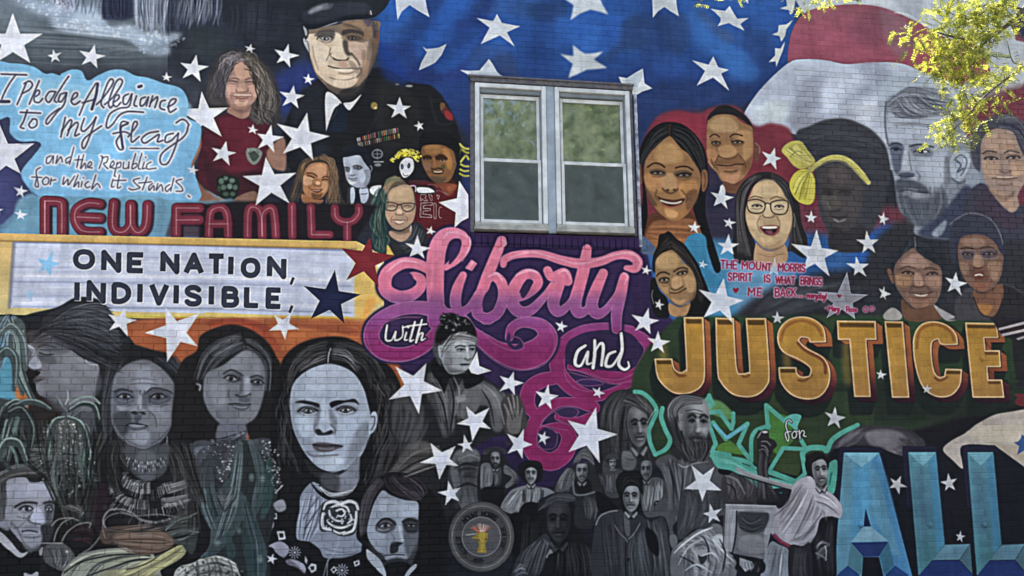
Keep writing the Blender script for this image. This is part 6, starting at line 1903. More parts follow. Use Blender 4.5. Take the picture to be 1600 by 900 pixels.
run(r'''
# bearded man below the collar
@410 700 4.5
c 1d1a1b b3; 640 360 720 280 820 220 900 170 1040 190 1140 260 1220 340 1290 500 1300 900 1290 1000 800 1000 700 800 700 600
h 3c373c/565058/252225 b2 w9 n30 j6; 830 210 740 300 690 460 690 620 860 240 780 340 740 480 720 600
h 2c2329/3f353d/5c5260 b2 w9 n34 j6; 850 200 900 290 1010 350 1110 370 1000 190 1100 230 1160 300 1120 340
c 9aa4b2 b2.5; 830 310 860 300 900 330 1000 365 1090 380 1098 460 1092 540 1090 640 1060 740 1000 800 900 810 840 760 780 700 740 620 740 540 780 400
c b0bac8 b8; 840 360 960 380 1080 420 1070 470 900 480 820 430
c a5afbd b7; 760 580 850 600 860 680 800 660
c 5a606c b6 a.9; 1000 500 1090 510 1090 700 1030 780 1000 700 990 600
c 43464e b5 a.9; 800 540 850 500 930 510 930 570 860 600 800 580
c 2b2d33 b5 a.9; 990 510 1090 505 1090 590 1010 590
u 24252b w13 b3; 805 545 840 505 890 500 935 535
u 24252b w13 b3; 985 520 1030 500 1090 515
u 202126 w6 b2; 825 550 860 530 905 545
e 17181b b1.5; 865 546 18 11 0 0
u c4ccd6 w4 b1.5; 810 570 850 580 890 570
u c0cad6 w18 b5; 960 540 970 600 985 650
c 2e3036 b3; 905 670 950 660 990 670 960 690 950 730 900 740
u 6a717e w8 b4; 905 600 930 640 910 670
u 26272b w7 b2; 860 755 930 750 1000 752
u b0b6be w5 b1.5; 880 765 940 762 995 765
c 3a3c42 b6; 740 660 800 720 860 760 850 800 900 780 960 770 1020 780 1060 720 1085 680 1060 800 1040 860 900 860 800 780
c 1d1c1e b2; 870 820 1040 820 1060 1000 850 1000
c b6bcc6 b1.5; 730 725 745 715 830 790 870 880 860 905 800 850 740 780
c b0b6c0 b1.5; 1080 815 1082 840 1030 900 1010 960 1000 900 1040 840
''')
run(r'''
# graffiti under JUSTICE
@1000 600 5
p 537f3c b3; 600 480 700 440 860 560 700 540 600 530
p 4a7c3c b3; 1000 200 1180 260 1200 440 1080 560 1010 500
c 62945a b6; 540 150 620 130 720 220 700 280 560 230
p 33502a b3; 570 280 640 260 700 350 600 330
p 35462a b2; 1150 505 1260 525 1255 660 1240 720 1030 680
c 5fb0a2 b2; 560 540 700 560 860 600 940 700 1150 760 1240 800 1040 820 1060 880 1000 900 860 760 720 680 600 650
v 5aa898 b1.5; -40 60 34 20 70 34 90 130 34 130 210 34 95 300 34 70 370 34 80 460 34 120 550 34
v 5aa898 b1.5; 175 190 36 165 260 36 200 360 36 235 440 36 200 510 36 120 550 30
s 5aa898 w34 b1.5; 540 90 515 220 545 330 590 460
p 5aa898 b1.5; 500 120 548 75 590 160 540 210
s 5aa898 w34 b1.5; 530 225 620 215 715 350 728 300 728 230
s 5aa898 w34 b1.5; 570 300 670 430 840 310 770 470 860 590
s 6fb3c8 w22 b2; 580 320 680 420 820 330
s 5aa898 w34 b1.5; 590 470 560 530 700 555
s 5aa898 w34 b1.5; 560 560 700 590 900 660
v 5aa898 b1.5; 870 600 34 870 440 34 900 370 34 960 340 34 1010 330 30
s 5aa898 w34 b1.5; 1000 340 985 165 1130 290
c 63b2a8 b1.5; 1120 280 1190 235 1260 248 1235 320 1230 380 1180 330
s 5aa898 w33 b1.5; 1260 440 1300 510 1120 500 1010 680 1220 760 1290 700 1265 540
v 5aa898 b1.5; 1280 600 30 1275 540 40 1330 500 44 1430 500 44 1460 520 40 1500 440 40 1580 380 38 1700 320 34
s 5aa898 w34 b1.5; 1010 690 1220 770
c 5aa898 b1.5; 1460 640 1540 600 1530 800 1500 860 1440 780
s 2a6a68 w8 b1.5; 1500 690 1480 790 1490 700
s 2a6a68 w8 b1.5; 800 620 860 640
e 2a6a68 b1; 1100 850 12 6 0 0
u 9ad8cc w6 b1 a.7; 60 300 85 250 125 190
h 8ed8cc/4a9c94 b1 a.7 w5 n6; 560 545 700 590 900 690 600 620 760 650 920 760
# fist and raised arm
c 2a282c b2; 915 400 960 370 1000 370 1010 420 1050 440 1070 480 1040 520 1010 600 1000 700 1030 800 1080 900 920 940 920 800
h 5c5a60/1d1c20/77757c b2 w10 n34 j5; 925 520 925 700 920 900 1000 520 990 700 1060 900
u 8b8a90 w10 b2; 920 420 950 375 990 375
u 85848a w9 b2; 950 450 990 450 1020 480
u 85848a w9 b2; 950 480 980 490 1000 530
u 6c6b70 w9 b2; 930 520 970 510 1000 560
c c8ced2 b1.5; 955 372 985 366 1000 378 970 385
h 4a464c/232126/6b666e b2 w12 n24 j6; 700 700 720 800 700 900 900 720 930 820 900 900
''', soft=1)
fr(1160, 640, 5.62)
for g_, c_ in ((11, '14181c'), (0, 'dfe8ea')):
    for l in ('432 112 415 92 392 100 382 140 395 190 408 240 402 278 386 255 378 205 425 192', '458 188 436 214 444 250 468 242 476 206 458 190 492 192', '500 180 502 220 506 258', '502 212 528 184 546 198 536 228 560 236'):
        draw('u', c_, [float(v) for v in l.split()], w=10, g=g_, b=.8)
run(r'''
# workman in white shirt
@1040 700 4.5
c 1d1a20 b3; 960 480 1080 460 1180 480 1200 760 1180 960 1000 960 860 760 900 640
h 4a464e/24222a b2 w8 n24 j6; 1060 500 1060 700 1080 900 1170 520 1170 700 1180 900
h b0b0b8/56565e/d0d0d8 b1.5 w8 n12 j8; 1060 700 1090 660 1140 640 1060 780 1100 760 1150 720
u c0c0c8 w6 b1; 1120 690 1130 730 1125 790
u 7a7a82 w12 b3; 1060 740 1100 760 1130 780
c 9aa0a4 b2; 500 135 560 160 700 210 840 250 920 265 900 290 860 290 700 240 520 180
h c8ccd0/5a5f64/9a9fa4 b1.5 w8 n10; 480 140 700 210 910 268 520 180 700 240 880 290
u 1c1d20 w9 b2; 520 190 700 245 880 296
c b5b2bc b2; 900 260 960 210 1020 200 1090 270 1180 330 1240 410 1230 490 1160 480 1090 500 1060 600 1020 660 960 690 860 680 790 640 700 540 690 500 780 440 860 380
h 77747f/d2d0da/9a97a4/5c5a66 b2 w8 n40 j7; 1050 350 1010 440 900 650 1100 300 1160 360 1230 420
h 84818c/c8c6d0/605e6a b2 w8 n30 j6; 940 240 840 400 720 520 1000 300 960 460 860 660
h 6a6872/b8b6c0/4c4a54 b2 w8 n20 j5; 860 640 980 600 1080 480 900 690 1000 680 1060 620
h 8e8c98/d6d4de b2 w7 n20 j5; 1050 340 1120 360 1220 430 1030 400 1120 440 1220 480
c a8a6b2 b2; 690 500 740 440 790 420 800 520 790 620 740 600
c 8f99a4 b2; 690 780 740 660 800 680 860 710 880 780 870 960 680 960
h 6a7480/b4bec8/4c5560 b2 w9 n26 j5; 740 670 710 780 690 940 860 700 860 800 860 940
u 7a3a50 w26 b2; 765 615 810 660 870 690
u 9c4a64 w10 b1.5; 770 610 810 650 860 680
c 2a282e b2; 870 700 960 690 1020 680 1020 960 880 960
h 46444c/1a191d/5c5a62 b2 w9 n20 j5; 900 700 900 820 890 960 1010 690 1000 800 1020 960
c 1f1c20 b2; 985 140 985 90 1010 50 1060 30 1110 45 1140 90 1145 140 1120 160 1100 90 1060 105 1030 90 1010 150 1010 190
''', soft=1)
fr(1040, 700, 4.5)
face(1085, 165, 120, 190, rot=-6, turn=.55, side=-1, L='c4c8cc', M='93979c', D='1f1c20', beard=.45)
draw('c', '1f1c20', [985, 140, 985, 90, 1010, 50, 1060, 30, 1110, 45, 1145, 90, 1148, 130, 1125, 95, 1095, 78, 1055, 92, 1025, 120, 1015, 190, 1000, 190], b=2)
run(r'''
@1040 700 4.5
# picture frame and bundles
p 9da0a8 b1.5; 418 395 780 405 700 780 400 720
p 6f7278 b2; 500 440 720 452 690 620 700 780 470 740
c 3e4046 b4; 520 450 720 455 690 580 600 600 520 560
h 8f9298/55585e b2 w9 n26 j5; 510 620 600 600 720 610 490 740 600 770 690 780
h c4c6cc/7c7f86 b1.5 w7 n14 j3; 420 400 410 560 400 720 500 410 480 570 470 730
h c4c6cc/7c7f86 b1.5 w7 n10 j3; 430 400 600 410 770 420 430 440 600 450 740 455
u 232428 w9 b2; 500 445 495 600 470 740
c 6c7278 b3; 40 740 120 650 230 570 330 530 400 560 400 700 500 800 440 960 80 960
h b4bac0/4a5056/8a9096/d0d4d8 b1.5 w9 n60 j14; 60 740 160 720 240 840 420 920 240 570 330 600 440 720 500 800
h a4aab0/3c4046/c8ccd0 b1.5 w9 n30 j12; 100 680 120 800 100 940 420 700 440 800 420 940
c c0c6c8 b4; 340 620 400 610 400 680 350 690
c 34383e b3; 230 750 280 740 290 780 250 820
c 9ea4aa b2; 220 720 300 715 290 750 240 760
c 1f2024 b2; 480 760 680 790 680 880 500 860 500 800
p a4a8ae b1.5; 520 770 610 800 620 840 560 870 520 820
h c0c4c8/3c3f45 b1 w7 n18 j6; 510 780 530 820 560 870 660 800 650 840 640 870
c 3a3d42 b3; 120 300 240 330 400 310 400 440 300 560 200 570 120 640 80 600
h 565a5f/2a2c31/6c7075 b2 w10 n30 j6; 130 310 140 440 100 600 390 320 390 430 300 540
''', soft=1)
# ---- second pass: eyes, leaves, beads, folds
def eye(cx, cy, w, rot=0., op=.34, W_='a9adb4', D='1d1c20', K='6c7076', lid=None):
    ca, sa = np.cos(np.radians(rot)), np.sin(np.radians(rot)); u = w/60.
    def q(P):
        P = np.array(P, float).reshape(-1, 2)*w/2; return np.stack([cx+P[:, 0]*ca-P[:, 1]*sa, cy+P[:, 0]*sa+P[:, 1]*ca], 1).ravel()
    draw('c', W_, q([-1, .05, -.5, -op, 0, -op*1.2, .5, -op, 1, .02, .5, op*.6, 0, op*.8, -.5, op*.6]), b=1.2*u)
    draw('e', D, list(q([0, -.08*op]))+[w*.17, min(w*.17, w*op*.62)], b=.9*u)
    draw('e', W_, list(q([-.1, -.35*op]))+[w*.035, w*.035], b=.5*u)
    draw('u', D, q([-1.08, .1, -.55, -op*1.05, 0, -op*1.3, .55, -op*1.05, 1.08, .05]), w=5.5*u, b=1*u)
    draw('u', D, q([-.9, .12, 0, op*.95, .9, .1]), w=2*u, b=1*u, a=.6)
    draw('u', lid or K, q([-1, -.3, -.5, -op*1.1-.3, .1, -op*1.3-.32, .7, -op-.28, 1.05, -.2]), w=3*u, b=1.2*u)
    draw('u', lid or K, q([-.8, op+.25, 0, op+.5, .8, op+.25]), w=3*u, b=1.6*u, a=.6)
fr(0, 450, 1.8205)
for a_ in ((355, 309, 40, 2, .3), (450, 309, 42, -2, .3), (657, 258, 38, 8, .36), (734, 268, 30, 8, .36)): eye(*a_, W_='83878f')
for a_ in ((76, 628, 34, -4, .3), (139, 630, 20, 0, .4)): eye(*a_, W_='b6bac6')
fr(410, 700, 4.5)
eye(865, 546, 84, -4, .3, W_='a0a8b2'); eye(1046, 546, 62, 3, .3, W_='70767e')
fr(430, 510, 3.462)
eye(180, 457, 52, 6, .34, W_='b8c2cc'); eye(381, 453, 56, -4, .34, W_='b8c2cc')
fr(980, 150, 4.0909)
eye(196, 491, 72, -2, .18, 'b0a090', '241a16', '6a4e38'); eye(362, 506, 76, -2, .18, 'b0a090', '241a16', '6a4e38')
fr(1080, 150, 6)
eye(232, 440, 76, 0, .18, 'b4a48c', '241a16', '6a4e38'); eye(434, 434, 92, 2, .18, 'b4a48c', '241a16', '6a4e38')
fr(1480, 150, 4.0916)
eye(282, 400, 78, 0, .2, 'bcaeac', '3a2e36', '7a625c'); eye(424, 394, 78, -2, .2, 'bcaeac', '3a2e36', '7a625c')
fr(1370, 340, 5.626)
eye(276, 486, 92, 4, .16, 'ac968e', '2c1e1e', '6a4c42'); eye(488, 494, 84, 2, .16, 'ac968e', '2c1e1e', '6a4c42'); eye(800, 322, 74, 0, .24, '9a8a90', '2c2028', '5c4a50'); eye(988, 318, 84, 0, .24, '9a8a90', '2c2028', '5c4a50')
fr(1130, 250, 5.625)
eye(298, 404, 80, 2, .2, 'c8bca8', '2c2420', '7a6248'); eye(492, 410, 74, 0, .2, 'c8bca8', '2c2420', '7a6248')
fr(1010, 360, 6.427)
eye(178, 496, 88, -6, .26, 'b8aa94', '211814', '6a4c38'); eye(362, 430, 90, -8, .22, 'b8aa94', '211814', '6a4c38')
fr(640, 190, 7.5)
eye(210, 440, 64, 4, .22, 'a89888', '24160f', '5c3c28'); eye(385, 455, 74, -2, .24, 'b0a090', '24160f', '5c3c28')
draw('c', '8f6844', [165, 385, 200, 372, 262, 388, 258, 402, 205, 392, 168, 402], b=4, a=.6)
fr(520, 220, 8.18)
eye(180, 352, 56, 4, .3, 'aab4c2', '22262e', '5a6474'); eye(315, 345, 76, 0, .28, 'aab4c2', '22262e', '5a6474')
fr(460, 0, 5.294)
eye(250, 318, 66, 6, .36, 'b8bcc0', '2a2c34', '6a5c50'); eye(478, 316, 60, -2, .3, '86827c', '26242a', '4a3e36')
run(r'''
# officer: planes of the face
@460 0 5.294
u 8a7666 w7 b3 a.7; 150 380 165 480 200 580
u b89c88 w8 b4 a.7; 250 360 280 380 300 400
u 6c5848 w6 b2.5; 300 400 290 440 305 470
c 8f7a66 b4 a.6; 440 500 500 520 540 600 500 600
u 5c4a3c w5 b2; 290 640 360 660 440 660 500 640
c e4d8c6 b5 a.7; 330 660 430 668 440 710 340 710
h 8a7462/c8b49c b2 a.5 w4 n16 j4; 560 330 600 440 580 560 640 340 640 460 600 620
h 4c4038/6a5848 b2 a.6 w5 n12 j4; 380 190 450 200 560 240 400 230 470 225 580 270
h 3a3a40/5c5c64 b1.5 w4 n14 j3; 600 150 640 220 650 320 680 170 690 230 680 320
# profile woman
@0 450 1.8205
c 6c6f7c b4 a.55; 140 190 200 190 280 240 280 300 200 350 140 320 120 260
c 4c4e58 b4 a.5; 120 300 200 330 270 320 270 370 180 360
c 9a9eac b2 a.6; 78 170 98 175 106 195 100 230 82 215 76 195
u 26262c w3 b.8; 112 183 130 190 152 188
u 3a3c44 w3 b1; 108 168 130 162 160 170
c 4c4e58 b2.5 a.6; 105 190 150 195 160 215 120 210
u 2a2a30 w2.5 b.8; 84 235 96 240 104 234
c 5a565c b1.4; 96 258 118 256 112 268 98 270
u 2a282c w2 b.6; 95 263 108 263 120 260
h 2c2e34/585d68/1c1d21 b1 w2.2 n60 j2 z1; 130 110 200 60 290 70 340 120 150 150 230 190 300 230 350 240
h 24262a/4c505c b1 w2.2 n30 j2; 90 130 150 90 230 60 100 160 160 150 260 210
# corn leaves
v 3a4446 b1; 30 80 10 52 150 24 60 240 24 96 330 8
v 7f9c98 b1; 34 84 4 50 150 10 58 235 9 94 326 3
v a8c0ba b.8; 24 90 2 44 150 3 52 235 3 92 322 2
v 54686a b1; 0 130 14 34 108 20 66 150 22 72 230 14
v 90aaa6 b.8; 0 124 3 34 102 4 68 146 4 76 220 2
v 46585a b1; -10 200 26 20 180 30 44 210 26 40 290 10
v 8fb0ae b.8; -8 190 3 20 170 4 46 200 3 44 280 2
v 3e4c4a b1.2; 40 340 8 70 325 18 110 328 16 145 346 5
v 8aa39c b.8; 42 334 2 72 318 4 112 322 4 145 343 2
v 41524e b1.2; -8 480 22 18 440 26 55 446 22 76 505 10
v 9db5aa b.8; -8 466 4 16 430 5 56 436 5 78 490 2
v 2c3634 b1.2; 20 360 26 60 350 34 90 400 30 80 470 14
v 6c857e b.8; 24 352 3 62 340 4 96 396 4 88 460 2
v 3c4a48 b1; 185 372 8 158 380 17 140 420 17 132 476 6
v 93aca4 b.7; 184 366 3 154 374 5 134 416 4 129 470 2
v 3c4a48 b1; 190 370 8 228 388 18 246 450 17 264 560 5
v 93b0a6 b.7; 192 364 3 234 384 5 254 448 4 265 550 2
v 32403e b1; 196 350 6 235 330 12 268 340 12 282 380 5
v a0b4ac b.7; 196 346 2 234 324 4 270 333 4 284 374 2
v 8ea59e b.7; 192 336 2 224 314 5 262 310 5 286 330 2
v a4b4ae b.7; 186 332 4 194 310 5 190 290 2
v 8c9c96 b.7; 178 336 3 168 318 4 160 306 2
c 5a6460 b2; 160 390 190 370 225 395 232 440 205 470 170 450 156 420
d c8c8bc/8a8c80/e8e8e0/4a4c46 b.6 w4 n90; 160 390 190 372 225 395 232 440 205 470 170 450
d b8b8b4/6a6c68/dededa b.6 w3 n70; 110 400 150 380 130 470 100 520 180 520 250 470 270 520 200 600 120 560
h 1c1c1a/3a3f3a/55605a b1 w3.4 n40 j5 z3; 90 360 110 460 130 560 280 400 270 520 250 640
v 4e6058 b1; 215 450 5 228 500 12 240 570 4
v 5c7066 b1; 160 470 5 150 530 12 162 590 4
# neck and beads of the second woman
c 4c5058 b2; 362 446 420 465 474 440 482 480 466 528 420 548 378 528 358 480
c 666b74 b3 a.8; 390 470 440 470 440 540 400 540
x c8ccd2/30343a w2.6 n30 b.5; 362 482 415 496 472 480 360 488 415 502 474 486
x c8ccd2/30343a w2.6 n30 b.5; 362 492 415 507 472 490 360 499 415 513 474 497
x b4b8be/30343a w2.6 n30 b.5; 364 503 415 518 470 501 362 509 415 524 472 507
x b4b6b8/5c5c5c w3 n26 b.6; 345 530 385 565 430 575 480 550 335 545 375 590 432 604 492 570
x a4a6a8/4c4c4c w3 n34 b.6; 318 560 365 610 430 632 520 600 305 575 352 634 430 654 535 622
x 8c8e90/3c3c3c w2.6 n30 b.6; 322 610 370 650 430 664 500 650 312 622 360 668 430 684 510 668
h 2e2c28/5c5a54/1c1a18 b1 w3 n30 j3 z2; 300 440 300 520 330 600 345 440 340 500 350 560
h 2e2c28/5c5a54/1c1a18 b1 w3 n34 j4 z3; 480 440 520 500 560 600 540 440 560 520 590 620
h 38362f/22211d/5a574e b1 w3.4 n30 j5 z3; 300 690 420 680 540 640 320 730 420 720 560 700
u 8a8880 w2.5 b.8; 300 712 292 680 305 652 340 640 390 648 450 644 520 652 560 640
v 4e5a52 b1; 470 690 4 500 660 12 545 650 4
v 4a564e b1; 480 705 4 520 690 13 565 695 4
v 46524a b1; 475 715 4 510 725 12 555 730 4
u 8c988e w1.6 b.6; 470 690 505 662 545 650
u 8c988e w1.6 b.6; 480 705 520 690 565 695
# squash ribs and wen
c 6a5546 b1.5; 320 705 350 690 400 700 440 690 480 700 496 722 480 742 430 748 380 738 330 728
h 8c735f/4c3a30/a58b76 b.8 w2.4 n16 j1; 322 708 380 690 450 690 494 718 326 728 390 745 450 750 494 728
# shawl print of the third woman
c 3c4048 b2 a.7; 560 470 620 440 660 430 640 470 600 560 570 560
d d8dce0/a0a6ac b.6 w2.6 n60; 555 470 620 435 680 430 660 500 640 560 620 520 590 470
d d8dce0/888e94 b.6 w2.6 n60; 735 430 770 450 800 540 790 600 760 520
u 22262a w2 b.6; 590 435 640 425 690 410
x 8a9098/30343a w2.4 n24 b.6; 600 432 650 422 700 404 604 440 652 430 704 412
h 4a5054/8a9094/25282a b.8 w2.6 n20 j3; 620 560 640 590 660 560 610 600 640 640 670 600
# gourd spots
d 3e403a/7a7c72 b1 w5 n44; 500 800 540 780 600 765 640 770 690 800 690 830 500 830
u 4c4d48 w2.5 b1; 545 790 560 800 565 830
u 4c4d48 w2.5 b1; 600 768 612 790 615 830
u 4c4d48 w2.5 b1; 650 775 660 800 660 830
# picture frame, sacks, folds
@1040 700 4.5
h 5a5d63/2c2e33 b2 w9 n14 j5; 530 470 600 520 680 470 520 560 600 590 680 560
c 8c8f94 b5 a.8; 520 640 600 610 690 640 680 740 520 720
u e0e2e6 w4 b1; 420 398 600 402 775 410
u 2a2c30 w5 b1; 405 720 420 398
v d8dade b1.5; 60 740 5 120 680 12 230 600 14 330 560 6
v b0b4b8 b1.5; 90 820 6 160 700 14 260 640 8
v 34373c b1.5; 100 760 5 180 800 12 260 860 5
v 34373c b1.5; 260 620 5 300 700 13 300 800 5
v d8dade b1.5; 330 640 6 400 720 14 480 800 6
v 34373c b1.5; 380 640 5 420 740 12 400 860 5
v c4c8cc b1.5; 140 860 6 220 820 12 330 880 6
v 5c6066 b1.5; 200 700 5 240 680 14 300 690 5
v d0d4d8 b1.5; 250 760 4 330 740 12 380 800 4
# shirt folds of the man in white
v 6c6975 b2; 1040 330 4 1000 440 12 900 640 5
v 6c6975 b2; 960 260 4 880 380 10 760 480 4
v dcdae4 b2; 1000 300 4 940 420 14 820 600 6
v 6c6975 b2; 1100 460 4 1040 540 12 960 650 4
v 5c5964 b2; 1060 380 3 1130 400 8 1220 470 3
v e4e2ec b2; 1080 330 4 1150 360 12 1210 420 4
v 5c6670 b2; 780 690 4 760 800 12 740 900 5
v c8d0d8 b2; 820 720 4 810 820 14 800 920 5
# woman's coat folds
@590 470 2.904
v 1c1d20 b1.5; 320 350 4 345 450 8 330 600 4
v 8a8c90 b1.5; 345 345 3 372 420 6 350 520 3
v 1c1d20 b1.5; 250 370 4 300 480 8 320 610 4
v 74767a b1.5; 262 350 3 300 430 7 318 540 3
v 888a8e b1.5; 480 380 4 540 440 8 575 560 4
v 26272a b1.5; 470 400 3 510 470 7 530 570 3
v 6c6a66 b1.5; 90 760 4 170 690 10 280 660 4
v 2a2826 b1.5; 80 790 4 180 730 8 290 700 4
v 7c7a74 b1.5; 120 800 4 200 770 9 290 740 4
v 1e1f22 b1.5; 350 760 4 400 740 8 460 750 4
v 1e1f22 b1.5; 360 850 4 410 830 9 465 850 4
v 8a8e92 b1.5; 365 720 3 420 700 7 460 715 3
p 84878b b1; 356 435 398 424 402 450 362 462
# bearded man's shirt and sleeve
@920 590 4.5
v 24262a b2; 560 590 5 590 720 12 600 880 5
v 878b8f b2; 600 600 4 620 720 9 640 860 4
v 24262a b2; 660 640 4 660 740 10 640 880 4
v 7c8084 b2; 960 690 5 1040 720 14 1100 820 6
v 24262a b2; 960 740 5 1020 780 12 1040 860 5
v 8a8e92 b1.5; 700 620 4 760 600 9 840 590 4
c 8a8e92 b3 a.7; 690 225 760 205 812 235 815 290 740 300 680 290
h c4c8cb/5c6064 b1.2 w4 n20 j4; 600 190 680 150 790 150 640 240 700 200 810 190
h 6a6e72/2c2d30 b1.2 w4 n30 j6; 640 400 680 480 740 560 850 400 850 480 830 560
''')

fr(920, 590, 4.5)
face(752, 330, 220, 350, rot=2, turn=.45, side=-1, L='b4b9bd', M='7c8186', D='1c1d20', beard=.85, neck=0)
run(r"""
@920 590 4.5
h 7c8084/3a3c40/9a9ea2/24262a b1.5 w6 n36 j5; 590 300 560 220 640 130 810 150 640 320 640 240 700 190 800 185
h 46484c/1e1f22/6a6d71/2c2d30 b1.5 w5 n60 j8 z3; 640 420 670 520 720 590 860 420 860 500 810 590
h 3a3c40/1c1d1f b2 w6 n14 j5; 575 280 585 360 640 470 630 260 630 360 670 470
u 2a2b2f w5 b1.5; 680 235 740 225 800 240
u 2a2b2f w4 b1.5; 690 255 740 248 800 260
# age lines of the second woman
@150 520 3.4625
u 4a4e58 w4 b1.5; 175 430 158 460 150 500
u 4a4e58 w5 b1.5; 290 425 320 460 328 510
u 4a4e58 w3 b1.2; 190 255 250 248 320 255
u 4a4e58 w3 b1.2; 185 280 250 272 330 280
u 3c4048 w4 b1.2; 240 310 238 335
u 3c4048 w4 b1.2; 262 312 262 335
u 4a4e58 w4 b1.5; 120 385 150 400 190 392
u 4a4e58 w4 b1.5; 290 395 340 402 390 385
c 9aa1ae b4 a.6; 285 400 330 395 370 420 340 440 300 430
c 9aa1ae b4 a.6; 110 400 150 395 170 410 140 425
u 4c505c w6 b2.5; 130 540 180 590 220 606
u 4c505c w6 b2.5; 300 600 350 570 400 510
u a8afbc w6 b2; 245 345 243 385 240 410
c 2c2f36 b2; 192 428 215 424 225 440 205 442
c 2c2f36 b2; 245 428 265 430 262 442 246 440
# rose at the throat
@410 700 4.5
c 3a3c44 b2; 415 410 470 365 560 380 640 360 690 410 675 500 650 600 560 620 490 590 405 575
v d8dce4 b1; 430 430 14 450 390 20 500 378 22 550 395 20
v e4e8ee b1; 560 392 20 610 375 22 655 390 20 672 430 18
v ccd2dc b1; 425 460 18 420 510 22 430 560 22 480 575 18
v d8dce4 b1; 660 450 18 655 520 20 635 580 20 570 605 18
v c4cad6 b1; 470 440 12 480 480 18 520 510 16 570 515 12
v e8ecf2 b1; 490 415 12 530 400 16 590 415 16 610 450 14
v dfe3ea b1; 520 440 12 560 430 14 580 455 14 560 480 12 530 475 10
v d0d6e0 b1; 460 520 12 500 550 18 560 560 18 620 540 14
v e4e8ee b1; 620 470 12 625 505 16 600 530 12
v d8dce4 b1; 500 580 12 540 600 16 580 590 12
d f0f2f6/c4cad6 b.8 w9 n40; 430 400 660 380 660 590 430 570
u 4c505c w4 b1; 470 410 500 440 480 490 520 530
u 4c505c w4 b1; 600 400 635 430 630 480
u 3a3c44 w4 b1; 540 455 560 462 548 470
""")
# seal
run(r'''
@680 770 6.925
e 4c4b48 b1.5; 500 475 356 382 0
e 5a5956 b1.5; 500 475 340 366 0
e 8f8f8c b1; 500 475 318 336 0
e 53534f b1; 500 475 312 330 0
e 3a3a3c b1; 500 475 282 300 0
e 4a4a4c b1; 500 475 276 294 0
e 8c8c88 b1; 500 475 212 216 0
e 57595c b1; 500 475 204 208 0
h 44464a/6c6e70/505258 b1 a.7 w8 n18; 310 340 690 340 320 640 680 640
p 9a9e98 b1; 330 450 480 435 480 445 340 462
x a8684c/c0a088/b85a3c/d8a090 w13 n18 b1; 470 420 500 430 540 420 385 380 490 340 615 370
x 8c6c68/e8dccc w6 n9 b.8; 480 420 500 425 530 420 440 340 490 330 560 350
c 94803c b2; 450 430 555 430 570 470 560 520 545 560 555 640 530 650 470 650 455 640 470 560 440 500 395 490 440 460
c ab9748 b2; 480 440 540 440 530 540 530 620 490 640 490 540 470 480
c 6a5a34 b1.5; 445 505 480 505 478 520 450 525
c 7a5a34 b1.5; 535 495 560 495 556 515 538 515
''')
fr(680, 770, 6.925)
text('MOUNT', 0, 0, 52, '1b1c22', 12, dx=.62, sp=.16, arc=(500, 475, 222, -50, 1), b=1)
text('MORRIS', 0, 0, 52, '1b1c22', 12, dx=.62, sp=.14, arc=(500, 475, 222, 1, 1), b=1)
text('VILLAGE OF', 0, 0, 44, '26272c', 10, dx=.6, sp=.12, arc=(500, 475, 226, -140, 1), b=1)
text('NEW YORK', 0, 0, 44, '26272c', 10, dx=.62, sp=.16, arc=(500, 475, 226, 68, 1), b=1)
text('-1835-', 395, 752, 40, '1b1c20', 10, dx=.8, sp=.22, b=1)
